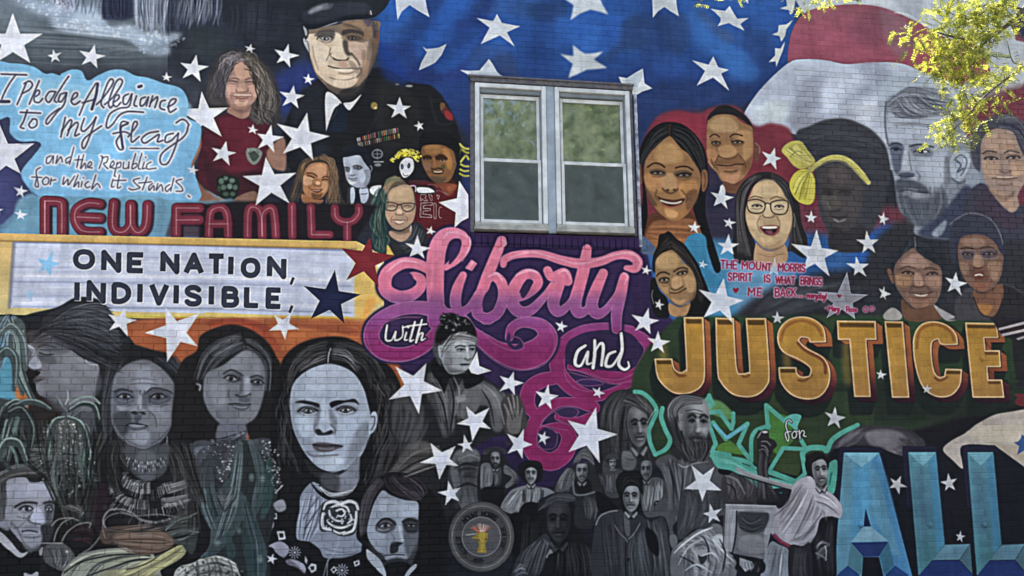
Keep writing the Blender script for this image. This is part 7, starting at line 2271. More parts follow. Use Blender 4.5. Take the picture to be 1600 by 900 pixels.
# ---- stars
W1 = 'dfe5f5'; W2 = 'd3dcec'; W3 = 'c9ced6'; W4 = 'bdbfc4'  # duller whites low and right: weaker light on the wall, put into the paint
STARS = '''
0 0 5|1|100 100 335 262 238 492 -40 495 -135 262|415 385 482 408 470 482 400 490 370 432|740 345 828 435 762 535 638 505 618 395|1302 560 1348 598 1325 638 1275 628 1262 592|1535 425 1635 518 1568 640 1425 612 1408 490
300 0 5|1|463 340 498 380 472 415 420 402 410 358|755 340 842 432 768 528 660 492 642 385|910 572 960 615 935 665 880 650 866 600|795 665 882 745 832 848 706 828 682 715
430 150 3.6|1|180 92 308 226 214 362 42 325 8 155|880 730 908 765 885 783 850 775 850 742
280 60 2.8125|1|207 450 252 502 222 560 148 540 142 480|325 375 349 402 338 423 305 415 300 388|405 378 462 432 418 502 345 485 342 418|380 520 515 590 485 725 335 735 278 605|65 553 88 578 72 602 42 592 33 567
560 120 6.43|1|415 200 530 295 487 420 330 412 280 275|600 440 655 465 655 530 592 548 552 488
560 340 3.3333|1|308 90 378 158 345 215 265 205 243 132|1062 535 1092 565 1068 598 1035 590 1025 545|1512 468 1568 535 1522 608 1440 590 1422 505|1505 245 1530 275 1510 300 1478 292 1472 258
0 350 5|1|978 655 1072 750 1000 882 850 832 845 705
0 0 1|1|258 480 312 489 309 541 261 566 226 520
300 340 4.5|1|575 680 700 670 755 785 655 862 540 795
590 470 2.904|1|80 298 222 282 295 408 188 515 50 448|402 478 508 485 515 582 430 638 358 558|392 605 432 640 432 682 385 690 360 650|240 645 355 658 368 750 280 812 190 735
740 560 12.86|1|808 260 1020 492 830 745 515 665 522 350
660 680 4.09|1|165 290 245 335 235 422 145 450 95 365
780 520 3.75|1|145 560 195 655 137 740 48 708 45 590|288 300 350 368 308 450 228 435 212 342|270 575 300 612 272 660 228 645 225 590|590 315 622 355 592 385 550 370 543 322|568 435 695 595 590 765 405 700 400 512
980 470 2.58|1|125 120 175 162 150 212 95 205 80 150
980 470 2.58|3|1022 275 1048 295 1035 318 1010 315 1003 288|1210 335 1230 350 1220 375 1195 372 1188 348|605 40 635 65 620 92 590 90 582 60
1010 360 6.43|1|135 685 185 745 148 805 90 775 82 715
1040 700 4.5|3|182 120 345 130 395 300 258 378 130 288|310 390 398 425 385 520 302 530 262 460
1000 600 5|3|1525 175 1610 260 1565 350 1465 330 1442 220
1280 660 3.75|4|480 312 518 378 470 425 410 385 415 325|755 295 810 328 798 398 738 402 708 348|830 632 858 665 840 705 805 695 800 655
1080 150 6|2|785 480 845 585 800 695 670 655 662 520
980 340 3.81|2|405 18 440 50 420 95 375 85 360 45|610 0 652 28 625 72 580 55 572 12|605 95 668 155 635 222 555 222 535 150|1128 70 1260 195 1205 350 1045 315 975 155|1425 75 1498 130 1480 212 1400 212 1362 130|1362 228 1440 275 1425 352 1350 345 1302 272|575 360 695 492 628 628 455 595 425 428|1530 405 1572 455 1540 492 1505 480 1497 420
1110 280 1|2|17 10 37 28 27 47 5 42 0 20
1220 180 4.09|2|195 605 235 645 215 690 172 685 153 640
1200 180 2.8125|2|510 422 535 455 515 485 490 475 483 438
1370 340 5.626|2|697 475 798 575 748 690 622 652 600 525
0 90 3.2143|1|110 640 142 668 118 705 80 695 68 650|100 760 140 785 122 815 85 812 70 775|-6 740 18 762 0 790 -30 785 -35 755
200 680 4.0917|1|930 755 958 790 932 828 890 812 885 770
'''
run(r'''
@980 340 3.81
k c8cce0 a.62; 1310 320 1435 458 1358 605 1185 600 1130 440
k cfdcf0 a.7; 880 235 915 300 900 345 845 340 840 300
k d8e6f0 a.8; 455 250 485 280 460 305 430 295 425 262
@430 150 3.6
p dde3f3; 1035 475 1086 555 1088 685 1048 705 1008 742 1015 655 918 598 1022 575
@590 470 2.904
p dde3f3; 452 228 462 295 518 318 455 335 425 328 412 305 430 270
@600 0 5
p c4d0e2 b1; 85 -60 95 60 105 158 140 90 200 40 260 80 355 135 335 60 315 -60
k c8d2e0 b1; 883 108 1065 205 1022 365 755 345 722 140
p c4cedd b1; 300 362 330 382 368 380 430 370 490 342 450 430 400 490 340 520 272 550 290 490 335 410
p c8d4e6 b1; 590 545 660 552 745 550 820 460 850 500 882 558 910 585 965 608 820 606 680 598
@0 0 1
p c0cddd b1; 876 -6 896 8 894 20 891 32 905 22 922 15 936 18 951 23 942 8 936 -6 930 -30 905 -26
p c4d0dd b1; 895 70 905 78 914 84 928 83 943 80 934 88 928 93 938 99 949 106 932 108 917 109 902 116 888 122 891 111 895 100 885 92 875 84 886 86 896 87
@900 0 5
p c0ccda b1; 590 -60 598 40 600 140 640 90 690 55 740 90 805 128 790 60 775 -60
p c0cbd8 b1; 1200 45 1225 90 1260 145 1350 140 1300 175 1285 190 1318 240 1240 205 1195 180 1105 205 1130 165 1130 140 1090 100 1050 68 1120 80 1165 85
k cad4e2 b1; 1072 440 1195 545 1198 710 942 670 905 470
p ccd6e2 b1; 332 598 400 610 460 570 522 535 530 600 535 650 598 690 520 715 450 755 430 710 420 670 355 650
p a8b8c8 a.8 b2; 400 610 522 540 520 600 480 680 440 670 380 640
p c8d4de b1; 1320 -30 1340 -30 1345 30 1325 10
@1180 0 3.81
p c4cfd6 b1; 145 50 190 35 180 -30 245 -30 235 30 225 75 208 88 200 60
p c4cfd6 b1; 225 118 205 150 185 175 178 215 155 248 145 215 100 205 135 190 140 150 185 145
p c4cfd6 b1; 178 245 172 275 165 300 145 350 125 400 122 365 80 370 118 330 118 285 150 290
@300 340 4.5
k 7c2c34; 1250 140 1430 265 1315 490 1085 440 1050 215
p d8dce8; 1295 335 1345 315 1310 360
k 222848; 1005 368 1188 540 1072 745 835 712 785 480
@0 350 5
k 8fc6ee b3; 415 205 475 310 398 405 300 375 285 265
k a8d0ee b4 a.8; 255 495 290 555 245 605 200 570 190 520
''')
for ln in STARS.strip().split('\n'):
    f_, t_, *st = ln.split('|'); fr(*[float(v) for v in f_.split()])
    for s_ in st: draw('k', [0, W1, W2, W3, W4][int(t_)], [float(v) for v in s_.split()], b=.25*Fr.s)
# handwritten note
fr(980, 340, 3.8095)
for w_, cc, bb in ((16, 'd0a8cc', 4), (7.2, '8a1f40', .8)):
    text('THE', 556, 302, 48, cc, w_, dx=.8, sp=.22, rot=2, b=bb); text('MOU', 684, 306, 44, cc, w_, dx=.8, sp=.25, rot=2, b=bb); text('NT', 806, 312, 38, cc, w_, dx=.8, sp=.2, rot=2, b=bb)
    text('MORRIS', 900, 316, 42, cc, w_, dx=.75, sp=.2, rot=2, b=bb)
    text('SPIRIT', 602, 372, 42, cc, w_, dx=.75, sp=.28, rot=2, b=bb); text('IS', 818, 382, 40, cc, w_, dx=.8, sp=.3, b=bb); text('WHAT', 884, 390, 40, cc, w_, dx=.75, sp=.14, rot=2, b=bb); text('BRINGS', 1034, 396, 42, cc, w_, dx=.65, sp=.14, rot=3, b=bb)
    text('ME', 722, 464, 46, cc, w_, dx=.9, sp=.4, rot=2, b=bb); text('BACK', 882, 468, 46, cc, w_, dx=.75, sp=.16, rot=0, b=bb); text('...', 1016, 470, 40, cc, w_, dx=1, sp=.25, b=bb)
    text('everyday!', 1068, 476, 32, cc, w_*.8, dx=.8, sp=.08, rot=4, b=bb); text('-', 1180, 552, 30, cc, w_*.7, b=bb); text('Mary', 1200, 556, 30, cc, w_*.8, dx=.8, sp=.1, rot=1, b=bb); text('Rose', 1306, 560, 30, cc, w_*.8, dx=.85, sp=.1, b=bb); text('C', 1408, 560, 28, cc, w_*.8, b=bb)
    draw('u', cc, [1440, 540, 1455, 555, 1470, 540, 1455, 530, 1440, 540], w=w_*.7, b=bb)
draw('c', '8a1f40', [645, 450, 630, 430, 635, 416, 646, 424, 658, 416, 664, 430], b=.8)
draw('c', '8a1f40', [1262, 478, 1252, 464, 1256, 456, 1263, 462, 1270, 456, 1274, 466], b=.8)
# brushed unevenness of the whole mural
def noise(h, w, cell, seed):
    r = np.random.default_rng(seed); gh, gw = int(h/cell)+3, int(w/cell)+3
    g = r.normal(0, 1, (gh, gw)).astype(np.float32)
    y = np.arange(h)/cell; x = np.arange(w)/cell; yi = y.astype(int); xi = x.astype(int); fy = (y-yi)[:, None]; fx = (x-xi)[None, :]
    fy = fy*fy*(3-2*fy); fx = fx*fx*(3-2*fx)
    a = g[yi][:, xi]; b = g[yi][:, xi+1]; c = g[yi+1][:, xi]; d = g[yi+1][:, xi+1]
    return (a*(1-fx)+b*fx)*(1-fy)+(c*(1-fx)+d*fx)*fy
lo = np.stack([blur(cv[:, :, k], 5.) for k in range(3)], -1)      # crisper brush edges
cv[:] = cv+(cv-lo)*.4
lo = np.stack([blur(cv[:, :, k], 1.3) for k in range(3)], -1)
cv[:] = np.clip(cv+(cv-lo)*.8, 0, 1.05)
mx_, mn_ = cv.max(2), cv.min(2); sat = (mx_-mn_)/(mx_+.02); lum = cv@np.array([.3, .59, .11], np.float32)
k_ = (np.clip((.42-sat)/.25, 0, 1)*.5*np.clip((.72-lum)/.2, 0, 1))[:, :, None]      # the grey figures are mixed from near-neutral paint
cv[:] = cv*(1-k_)+(lum[:, :, None]*np.array([1.0, 1.0, 1.03], np.float32))*k_
del mx_, mn_, sat, k_
n = noise(PH, PW, 34, 1)*.02+noise(PH, PW, 9, 2)*.018+noise(PH, PW, 3.2, 3)*.014
cv[:] = np.clip(cv*(1+n)[:, :, None], 0.02, 1)
# ---------------------------------------------------------------- helpers
def tag(o, label=None, cat=None, group=None, kind=None):
    for k, v in (('label', label), ('category', cat), ('group', group), ('kind', kind)):
        if v: o[k] = v
    return o
def link(o, parent=None):
    COL.objects.link(o)
    if parent: o.parent = parent
    return o
def meshobj(name, V, F, m, parent=None, smooth=False):
    me = bpy.data.meshes.new(name); me.from_pydata([tuple(v) for v in V], [], F); me.update()
    if smooth: me.polygons.foreach_set('use_smooth', [True]*len(me.polygons))
    me.materials.append(m); return link(bpy.data.objects.new(name, me), parent)
def boxes(name, L, m, parent=None, bev=.003):
    # L: list of (x0, x1, y0, y1, z0, z1); joined boxes with a small bevel
    bm = bmesh.new()
    for x0, x1, y0, y1, z0, z1 in L:
        r = bmesh.ops.create_cube(bm, size=1)
        for v in r['verts']: v.co = Vector((x0+(v.co.x+.5)*(x1-x0), y0+(v.co.y+.5)*(y1-y0), z0+(v.co.z+.5)*(z1-z0)))
    if bev: bmesh.ops.bevel(bm, geom=bm.edges[:], offset=bev, segments=2, affect='EDGES', clamp_overlap=True)
    me = bpy.data.meshes.new(name); bm.to_mesh(me); bm.free(); me.materials.append(m)
    return link(bpy.data.objects.new(name, me), parent)
def empty(name, loc, label, cat, group=None):
    o = bpy.data.objects.new(name, None); o.location = loc; link(o); tag(o, label, cat, group); return o
def mat(name, col, rough=.6, spec=.4):
    m = bpy.data.materials.new(name); m.use_nodes = True; b = m.node_tree.nodes['Principled BSDF']
    b.inputs['Base Color'].default_value = (*col, 1); b.inputs['Roughness'].default_value = rough; b.inputs['Specular IOR Level'].default_value = spec
    return m
def noisy(name, c1, c2, scale, rough=.7, bump=.2, bs=60, detail=6):
    m = mat(name, c1, rough); t = m.node_tree; N = t.nodes; b = N['Principled BSDF']
    g = N.new('ShaderNodeNewGeometry'); n = N.new('ShaderNodeTexNoise'); n.inputs['Scale'].default_value = scale; n.inputs['Detail'].default_value = detail
    mx = N.new('ShaderNodeMix'); mx.data_type = 'RGBA'; mx.inputs['A'].default_value = (*c1, 1); mx.inputs['B'].default_value = (*c2, 1)
    rp = N.new('ShaderNodeValToRGB'); rp.color_ramp.elements[0].position = .35; rp.color_ramp.elements[1].position = .65
    t.links.new(g.outputs['Position'], n.inputs['Vector']); t.links.new(n.outputs['Fac'], rp.inputs['Fac']); t.links.new(rp.outputs['Color'], mx.inputs['Factor']); t.links.new(mx.outputs['Result'], b.inputs['Base Color'])
    n2 = N.new('ShaderNodeTexNoise'); n2.inputs['Scale'].default_value = bs; n2.inputs['Detail'].default_value = 4; bu = N.new('ShaderNodeBump'); bu.inputs['Strength'].default_value = bump; bu.inputs['Distance'].default_value = .01
    t.links.new(g.outputs['Position'], n2.inputs['Vector']); t.links.new(n2.outputs['Fac'], bu.inputs['Height']); t.links.new(bu.outputs['Normal'], b.inputs['Normal'])
    return m
# ---------------------------------------------------------------- the mural as paint on the wall
WX0, WX1, WZ0, WZ1, PPM = -5.2, 9.9, -.2, 8.4, 190
tw, th = int((WX1-WX0)*PPM), int((WZ1-WZ0)*PPM)
gx = WX0+(np.arange(tw)+.5)/PPM; gz = WZ0+(np.arange(th)+.5)/PPM
X, Z = np.meshgrid(gx, gz)
vx, vy, vz = X, DIST, Z-EYE
dep = vx*fwd.x+vy*fwd.y+vz*fwd.z
su = (800+FOC*(vx*rg2.x+vy*rg2.y+vz*rg2.z)/dep-PX0)*PS-.5; sv = (450-FOC*(vx*up2.x+vy*up2.y+vz*up2.z)/dep-PY0)*PS-.5
out = (su < 0) | (su > PW-2) | (sv < 0) | (sv > PH-2)
su = np.clip(su, 0, PW-2.001); sv = np.clip(sv, 0, PH-2.001); ui, vi = su.astype(int), sv.astype(int); fu, fv = (su-ui)[..., None].astype(np.float32), (sv-vi)[..., None].astype(np.float32)
tex = (cv[vi, ui]*(1-fu)+cv[vi, ui+1]*fu)*(1-fv)+(cv[vi+1, ui]*(1-fu)+cv[vi+1, ui+1]*fu)*fv
tex[out] = (.16, .18, .23)
img = bpy.data.images.new('mural_paint', tw, th, alpha=False)
px = np.ones((th, tw, 4), np.float32); px[..., :3] = tex; img.pixels.foreach_set(px.ravel()); img.update()
del px, tex
def mural_mat(name, gain, bumpy=1.):
    m = mat(name, (.5, .5, .5), .75, .12); t = m.node_tree; N = t.nodes; L = t.links; b = N['Principled BSDF']
    g = N.new('ShaderNodeNewGeometry'); sp = N.new('ShaderNodeSeparateXYZ'); L.new(g.outputs['Position'], sp.inputs[0])
    cb = N.new('ShaderNodeCombineXYZ')
    for i, (a, q0, q1) in enumerate((('X', WX0, WX1), ('Z', WZ0, WZ1))):
        mr = N.new('ShaderNodeMapRange'); mr.clamp = False; mr.inputs['From Min'].default_value = q0; mr.inputs['From Max'].default_value = q1
        L.new(sp.outputs[a], mr.inputs['Value']); L.new(mr.outputs['Result'], cb.inputs[i])
    im = N.new('ShaderNodeTexImage'); im.image = img; im.extension = 'EXTEND'; im.interpolation = 'Cubic'; L.new(cb.outputs[0], im.inputs['Vector'])
    # worn and dusty film: small uneven fading, specks of old brick
    n1 = N.new('ShaderNodeTexNoise'); n1.inputs['Scale'].default_value = 1.3; n1.inputs['Detail'].default_value = 8; L.new(g.outputs['Position'], n1.inputs['Vector'])
    n2 = N.new('ShaderNodeTexNoise'); n2.inputs['Scale'].default_value = 34; n2.inputs['Detail'].default_value = 6; n2.inputs['Roughness'].default_value = .7; L.new(g.outputs['Position'], n2.inputs['Vector'])
    mm = N.new('ShaderNodeMapRange'); mm.inputs['From Min'].default_value = .3; mm.inputs['From Max'].default_value = .7; mm.inputs['To Min'].default_value = .86; mm.inputs['To Max'].default_value = 1.08; L.new(n1.outputs['Fac'], mm.inputs['Value'])
    m3 = N.new('ShaderNodeMapRange'); m3.inputs['From Min'].default_value = .25; m3.inputs['From Max'].default_value = .7; m3.inputs['To Min'].default_value = .8; m3.inputs['To Max'].default_value = 1.1; L.new(n2.outputs['Fac'], m3.inputs['Value'])
    # brick to brick: each takes the paint a little differently
    bv = N.new('ShaderNodeCombineXYZ')
    dz = N.new('ShaderNodeMath'); dz.operation = 'DIVIDE'; dz.inputs[1].default_value = COURSE; L.new(sp.outputs['Z'], dz.inputs[0])
    fz = N.new('ShaderNodeMath'); fz.operation = 'FLOOR'; L.new(dz.outputs[0], fz.inputs[0])
    od = N.new('ShaderNodeMath'); od.operation = 'PINGPONG'; od.inputs[1].default_value = 1; L.new(fz.outputs[0], od.inputs[0])
    dx = N.new('ShaderNodeMath'); dx.operation = 'DIVIDE'; dx.inputs[1].default_value = BL; L.new(sp.outputs['X'], dx.inputs[0])
    ax = N.new('ShaderNodeMath'); ax.operation = 'MULTIPLY_ADD'; ax.inputs[1].default_value = .5; L.new(od.outputs[0], ax.inputs[0]); L.new(dx.outputs[0], ax.inputs[2])
    fx = N.new('ShaderNodeMath'); fx.operation = 'FLOOR'; L.new(ax.outputs[0], fx.inputs[0])
    L.new(fx.outputs[0], bv.inputs[0]); L.new(fz.outputs[0], bv.inputs[1])
    wn = N.new('ShaderNodeTexWhiteNoise'); wn.noise_dimensions = '2D'; L.new(bv.outputs[0], wn.inputs['Vector'])
    m4 = N.new('ShaderNodeMapRange'); m4.inputs['To Min'].default_value = .86; m4.inputs['To Max'].default_value = 1.07; L.new(wn.outputs['Value'], m4.inputs['Value'])
    mu = N.new('ShaderNodeMath'); mu.operation = 'MULTIPLY'; L.new(mm.outputs[0], mu.inputs[0]); L.new(m3.outputs[0], mu.inputs[1])
    mu2 = N.new('ShaderNodeMath'); mu2.operation = 'MULTIPLY'; L.new(mu.outputs[0], mu2.inputs[0]); L.new(m4.outputs[0], mu2.inputs[1])
    ms = N.new('ShaderNodeMapping'); ms.inputs['Scale'].default_value = (9, 9, .35); L.new(g.outputs['Position'], ms.inputs['Vector'])
    ns = N.new('ShaderNodeTexNoise'); ns.inputs['Scale'].default_value = 1.6; ns.inputs['Detail'].default_value = 5; L.new(ms.outputs[0], ns.inputs['Vector'])
    mrs = N.new('ShaderNodeMapRange'); mrs.inputs['From Min'].default_value = .42; mrs.inputs['From Max'].default_value = .68; mrs.inputs['To Min'].default_value = 1.0; mrs.inputs['To Max'].default_value = .86; L.new(ns.outputs['Fac'], mrs.inputs['Value'])
    mu3 = N.new('ShaderNodeMath'); mu3.operation = 'MULTIPLY'; L.new(mu2.outputs[0], mu3.inputs[0]); L.new(mrs.outputs[0], mu3.inputs[1]); mu2 = mu3
    vm = N.new('ShaderNodeVectorMath'); vm.operation = 'SCALE'; L.new(im.outputs['Color'], vm.inputs[0]); L.new(mu2.outputs[0], vm.inputs['Scale'])
    v2 = N.new('ShaderNodeVectorMath'); v2.operation = 'MULTIPLY'; v2.inputs[1].default_value = gain; L.new(vm.outputs[0], v2.inputs[0])
    L.new(v2.outputs[0], b.inputs['Base Color'])
    bu = N.new('ShaderNodeBump'); bu.inputs['Strength'].default_value = .5*bumpy; bu.inputs['Distance'].default_value = .004; L.new(n2.outputs['Fac'], bu.inputs['Height']); L.new(bu.outputs['Normal'], b.inputs['Normal'])
    return m
COURSE, BL = .0677, .2135
GAIN = (1.08, .94, .81)
M_paint = mural_mat('mural_paint', GAIN)
M_joint = mural_mat('mural_paint_on_mortar', tuple(g*1.0 for g in GAIN), 2.)
M_roof = noisy('roof_felt', (.05, .05, .055), (.08, .08, .08), 2)
M_cope = noisy('coping_stone', (.32, .31, .29), (.22, .21, .2), 3)
# ---------------------------------------------------------------- the building
GZ = -.14
building = empty('brick_building', (2.3, 0, GZ), 'brick building with a mural of portraits, stars and large words on its wall', 'building')
WL, WR, WT = -9.5, 14.5, 8.7
OX0, OX1, OZ0, OZ1 = .955, 2.853, 3.815, 5.615      # window opening
rb = random.Random(5)
C0 = math.floor(GZ/COURSE)
# sill course on edge fills one and a half courses below the opening
SZ1 = math.floor(OZ0/COURSE)*COURSE; SZ0 = SZ1-2*COURSE
SX0, SX1 = .86, 2.95
bricks = []
n = int(WT/COURSE)
for c in range(C0, n):
    z0, z1 = c*COURSE+.003, (c+1)*COURSE-.003
    off = -(c % 2)*.5*BL
    zm = (z0+z1)/2
    k0, k1 = int((WL)/BL), int(WR/BL)
    for k in range(k0, k1):
        x0, x1 = k*BL+off+.0036, (k+1)*BL+off-.0036
        segs = [(x0, x1)]
        if OZ0-.01 < zm < OZ1+.01: segs = [(x0, min(x1, OX0))] if x0 < OX0 else [(max(x0, OX1), x1)] if x1 > OX1 else []
        elif SZ0 < zm < SZ1+.02: segs = [(x0, min(x1, SX0-.006))] if x0 < SX0 else [(max(x0, SX1+.006), x1)] if x1 > SX1 else []
        for a, b in segs:
            if b-a > .02: bricks.append((a, b, z0, z1))
def brick_geo(a, b, z0, z1, y0, y1, V, F, e=.0045, jit=None):
    i = len(V); j = jit or (0, 0, 0, 0)
    V += [(a, y1, z0), (b, y1, z0), (b, y1, z1), (a, y1, z1), (a, y0+e, z0), (b, y0+e, z0), (b, y0+e, z1), (a, y0+e, z1),
          (a+e, y0+j[0], z0+e), (b-e, y0+j[1], z0+e), (b-e, y0+j[2], z1-e), (a+e, y0+j[3], z1-e)]
    for q in ((8, 9, 10, 11), (4, 5, 9, 8), (5, 6, 10, 9), (6, 7, 11, 10), (7, 4, 8, 11), (0, 1, 5, 4), (1, 2, 6, 5), (2, 3, 7, 6), (3, 0, 4, 7)): F.append([i+v for v in q])
# nearest 300 full bricks in view become parts, the rest is one part
def dist(q): return ((q[0]+q[1])/2)**2+DIST**2+((q[2]+q[3])/2-EYE)**2
def inview(q):
    x, z = (q[0]+q[1])/2, (q[2]+q[3])/2
    d = x*fwd.x+DIST*fwd.y+(z-EYE)*fwd.z
    u = 800+FOC*(x*rg2.x+DIST*rg2.y+(z-EYE)*rg2.z)/d; v = 450-FOC*(x*up2.x+DIST*up2.y+(z-EYE)*up2.z)/d
    return 20 < u < 1580 and 10 < v < 890
full = sorted([q for q in bricks if q[1]-q[0] > BL*.9 and inview(q)], key=lambda q: q[0]*q[0]*.3+dist(q)+(0 if q[0] < 1 else 2))[:300]
fs = set(full)
protos = []
for k in range(6):
    V, F = [], []
    a = BL-.0072; h = COURSE-.006
    brick_geo(-a/2, a/2, -h/2, h/2, 0, .05, V, F, e=.003+.0012*rb.random(), jit=[rb.uniform(-.0008, .0008) for _ in range(4)])
    me = bpy.data.meshes.new('brick'); me.from_pydata(V, [], F); me.materials.append(M_paint); protos.append(me)
for q in full:
    o = bpy.data.objects.new('brick', protos[rb.randrange(6)]); link(o, building)
    o.matrix_parent_inverse = building.matrix_world.inverted()
    o.location = ((q[0]+q[1])/2-building.location.x, rb.uniform(-.0012, .0012), (q[2]+q[3])/2-GZ); o.matrix_parent_inverse = Matrix()
V, F = [], []
for q in bricks:
    if q in fs: continue
    y = rb.uniform(-.0012, .0012)
    brick_geo(*q, y, .05, V, F, e=.003+.0012*rb.random(), jit=[rb.uniform(-.0008, .0008) for _ in range(4)])
V = [(x-building.location.x, y, z-GZ) for x, y, z in V]
tag(meshobj('brickwork', V, F, M_paint, building), kind='stuff')
def B(L): return [(a-building.location.x, b-building.location.x, c, d, e-GZ, f-GZ) for a, b, c, d, e, f in L]
# mortar set back behind the brick faces, with the opening left free
boxes('mortar', B([(WL, OX0, .0075, .3, GZ, 2.86), (WL, OX0, .0022, .3, 2.86, WT), (OX1, 4.9, .0022, .3, GZ, WT), (4.9, WR, .0022, .3, GZ, 3.1), (4.9, WR, .0068, .3, 3.1, 6.0), (4.9, WR, .0022, .3, 6.0, WT), (OX0, OX1, .0032, .3, GZ, OZ0), (OX0, OX1, .0032, .3, OZ1, WT)]), M_joint, building, 0)
ns = 29; w = (SX1-SX0)/ns
for k in range(ns):
    o = boxes('sill_brick', B([(SX0+k*w+.004, SX0+(k+1)*w-.004, -.012+rb.uniform(-.001, .001), .06, SZ0+.006, SZ1-.006)]), M_paint, building, .005)
boxes('body', B([(WL, WR, .31, .6, GZ, OZ0-.2), (WL, OX0-.3, .31, .6, OZ0-.2, WT), (OX1+.3, WR, .31, .6, OZ0-.2, WT), (OX0-.3, OX1+.3, .31, .6, OZ1+.3, WT),
                 (WL, WL+.3, .61, 9, GZ, WT), (WR-.3, WR, .61, 9, GZ, WT), (WL, WR, 9.01, 9.3, GZ, WT)]), noisy('plain_brick', (.18, .1, .08), (.13, .08, .07), 6), building, 0)
boxes('roof', B([(WL+.31, WR-.31, .61, 9, WT-.3, WT-.1)]), M_roof, building, 0)
boxes('coping', B([(WL-.05, WR+.05, -.06, .42, WT+.003, WT+.1)]), M_cope, building, .01)
# anchor bolts, painted over
for x, z in ((5.297, .616), (6.138, .594), (6.817, .576), (7.021, 2.468)):
    bm = bmesh.new(); bmesh.ops.create_uvsphere(bm, u_segments=14, v_segments=8, radius=.026)
    for v in bm.verts: v.co.y = v.co.y*.6; v.co += Vector((x-building.location.x, -.004, z-GZ))
    r = bmesh.ops.create_cone(bm, cap_ends=True, segments=16, radius1=.034, radius2=.034, depth=.008, matrix=Matrix.Translation((x-building.location.x, -.003, z-GZ)) @ Matrix.Rotation(R(90), 4, 'X'))
    me = bpy.data.meshes.new('anchor_bolt'); bm.to_mesh(me); bm.free(); me.materials.append(M_paint); me.polygons.foreach_set('use_smooth', [True]*len(me.polygons)); link(bpy.data.objects.new('anchor_bolt', me), building)
# ---------------------------------------------------------------- windows
M_vinyl = noisy('aged_white_aluminium', (.70, .68, .66), (.47, .45, .43), 7, .5, .3)
M_track = noisy('grey_track', (.2, .22, .24), (.15, .16, .17), 8, .5, .1)
M_beige = noisy('weathered_sill', (.50, .46, .40), (.26, .25, .22), 9, .6, .3)
M_mull = noisy('grey_blue_board', (.34, .38, .42), (.24, .27, .31), 7, .6, .3)
M_case = noisy('dark_peeling_casing', (.07, .065, .085), (.15, .13, .13), 22, .75, .5)
M_reflect = noisy('reflection_sheet', (.74, .72, .60), (.26, .31, .26), 9, .9, .1)  # mottled pale and green to stand in for sky and leaf reflections
M_room = mat('dark_room', (.03, .03, .035), .9)
def glass_mat():
    m = bpy.data.materials.new('window_glass'); m.use_nodes = True; N = m.node_tree.nodes; L = m.node_tree.links; N.clear()
    o = N.new('ShaderNodeOutputMaterial'); g = N.new('ShaderNodeBsdfGlossy'); g.inputs['Roughness'].default_value = .0; t = N.new('ShaderNodeBsdfTransparent'); t.inputs['Color'].default_value = (.93, .96, .94, 1)
    f = N.new('ShaderNodeFresnel'); f.inputs['IOR'].default_value = 1.62; mx = N.new('ShaderNodeMixShader'); n = N.new('ShaderNodeTexNoise'); n.inputs['Scale'].default_value = 3; b = N.new('ShaderNodeBump'); b.inputs['Strength'].default_value = .012; b.inputs['Distance'].default_value = .03
    L.new(n.outputs['Fac'], b.inputs['Height']); L.new(b.outputs['Normal'], g.inputs['Normal'])
    L.new(f.outputs[0], mx.inputs[0]); L.new(t.outputs[0], mx.inputs[1]); L.new(g.outputs[0], mx.inputs[2]); L.new(mx.outputs[0], o.inputs[0]); return m
M_glass = glass_mat()
def screen_mat():
    m = bpy.data.materials.new('insect_screen'); m.use_nodes = True; N = m.node_tree.nodes; L = m.node_tree.links; N.clear()
    o = N.new('ShaderNodeOutputMaterial'); d = N.new('ShaderNodeBsdfDiffuse'); d.inputs['Color'].default_value = (.11, .125, .115, 1); t = N.new('ShaderNodeBsdfTransparent'); mx = N.new('ShaderNodeMixShader')
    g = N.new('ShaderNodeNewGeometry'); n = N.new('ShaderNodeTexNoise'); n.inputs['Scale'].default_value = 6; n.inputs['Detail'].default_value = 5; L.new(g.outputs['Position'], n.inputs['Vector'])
    mr = N.new('ShaderNodeMapRange'); mr.inputs['From Min'].default_value = .3; mr.inputs['From Max'].default_value = .7; mr.inputs['To Min'].default_value = .12; mr.inputs['To Max'].default_value = .72; L.new(n.outputs['Fac'], mr.inputs['Value']); L.new(mr.outputs[0], mx.inputs[0])  # patchy opacity stands in for faint leaf reflections that the mesh blocks
    L.new(d.outputs[0], mx.inputs[1]); L.new(t.outputs[0], mx.inputs[2]); L.new(mx.outputs[0], o.inputs[0]); return m
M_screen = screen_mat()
boxes('casing', B([(OX0, OX1, -.03, .02, 5.565, 5.612), (OX0, 1.0, -.004, .1, 3.82, 5.563), (2.812, OX1-.002, .004, .1, 3.83, 5.563)]), M_case, building, .004)
boxes('drip_cap', B([(OX0-.03, OX1+.01, -.05, .03, 5.613, 5.635)]), M_case, building, .004)
boxes('loose_trim', B([(2.862, 2.895, -.03, -.003, 3.70, 5.52)]), noisy('peeling_white_trim', (.5, .5, .52), (.12, .11, .14), 16, .7, .4), building, .004)
boxes('mullion_board', B([(1.822, 1.917, -.012, .08, 3.835, 5.56)]), M_mull, building, .004)
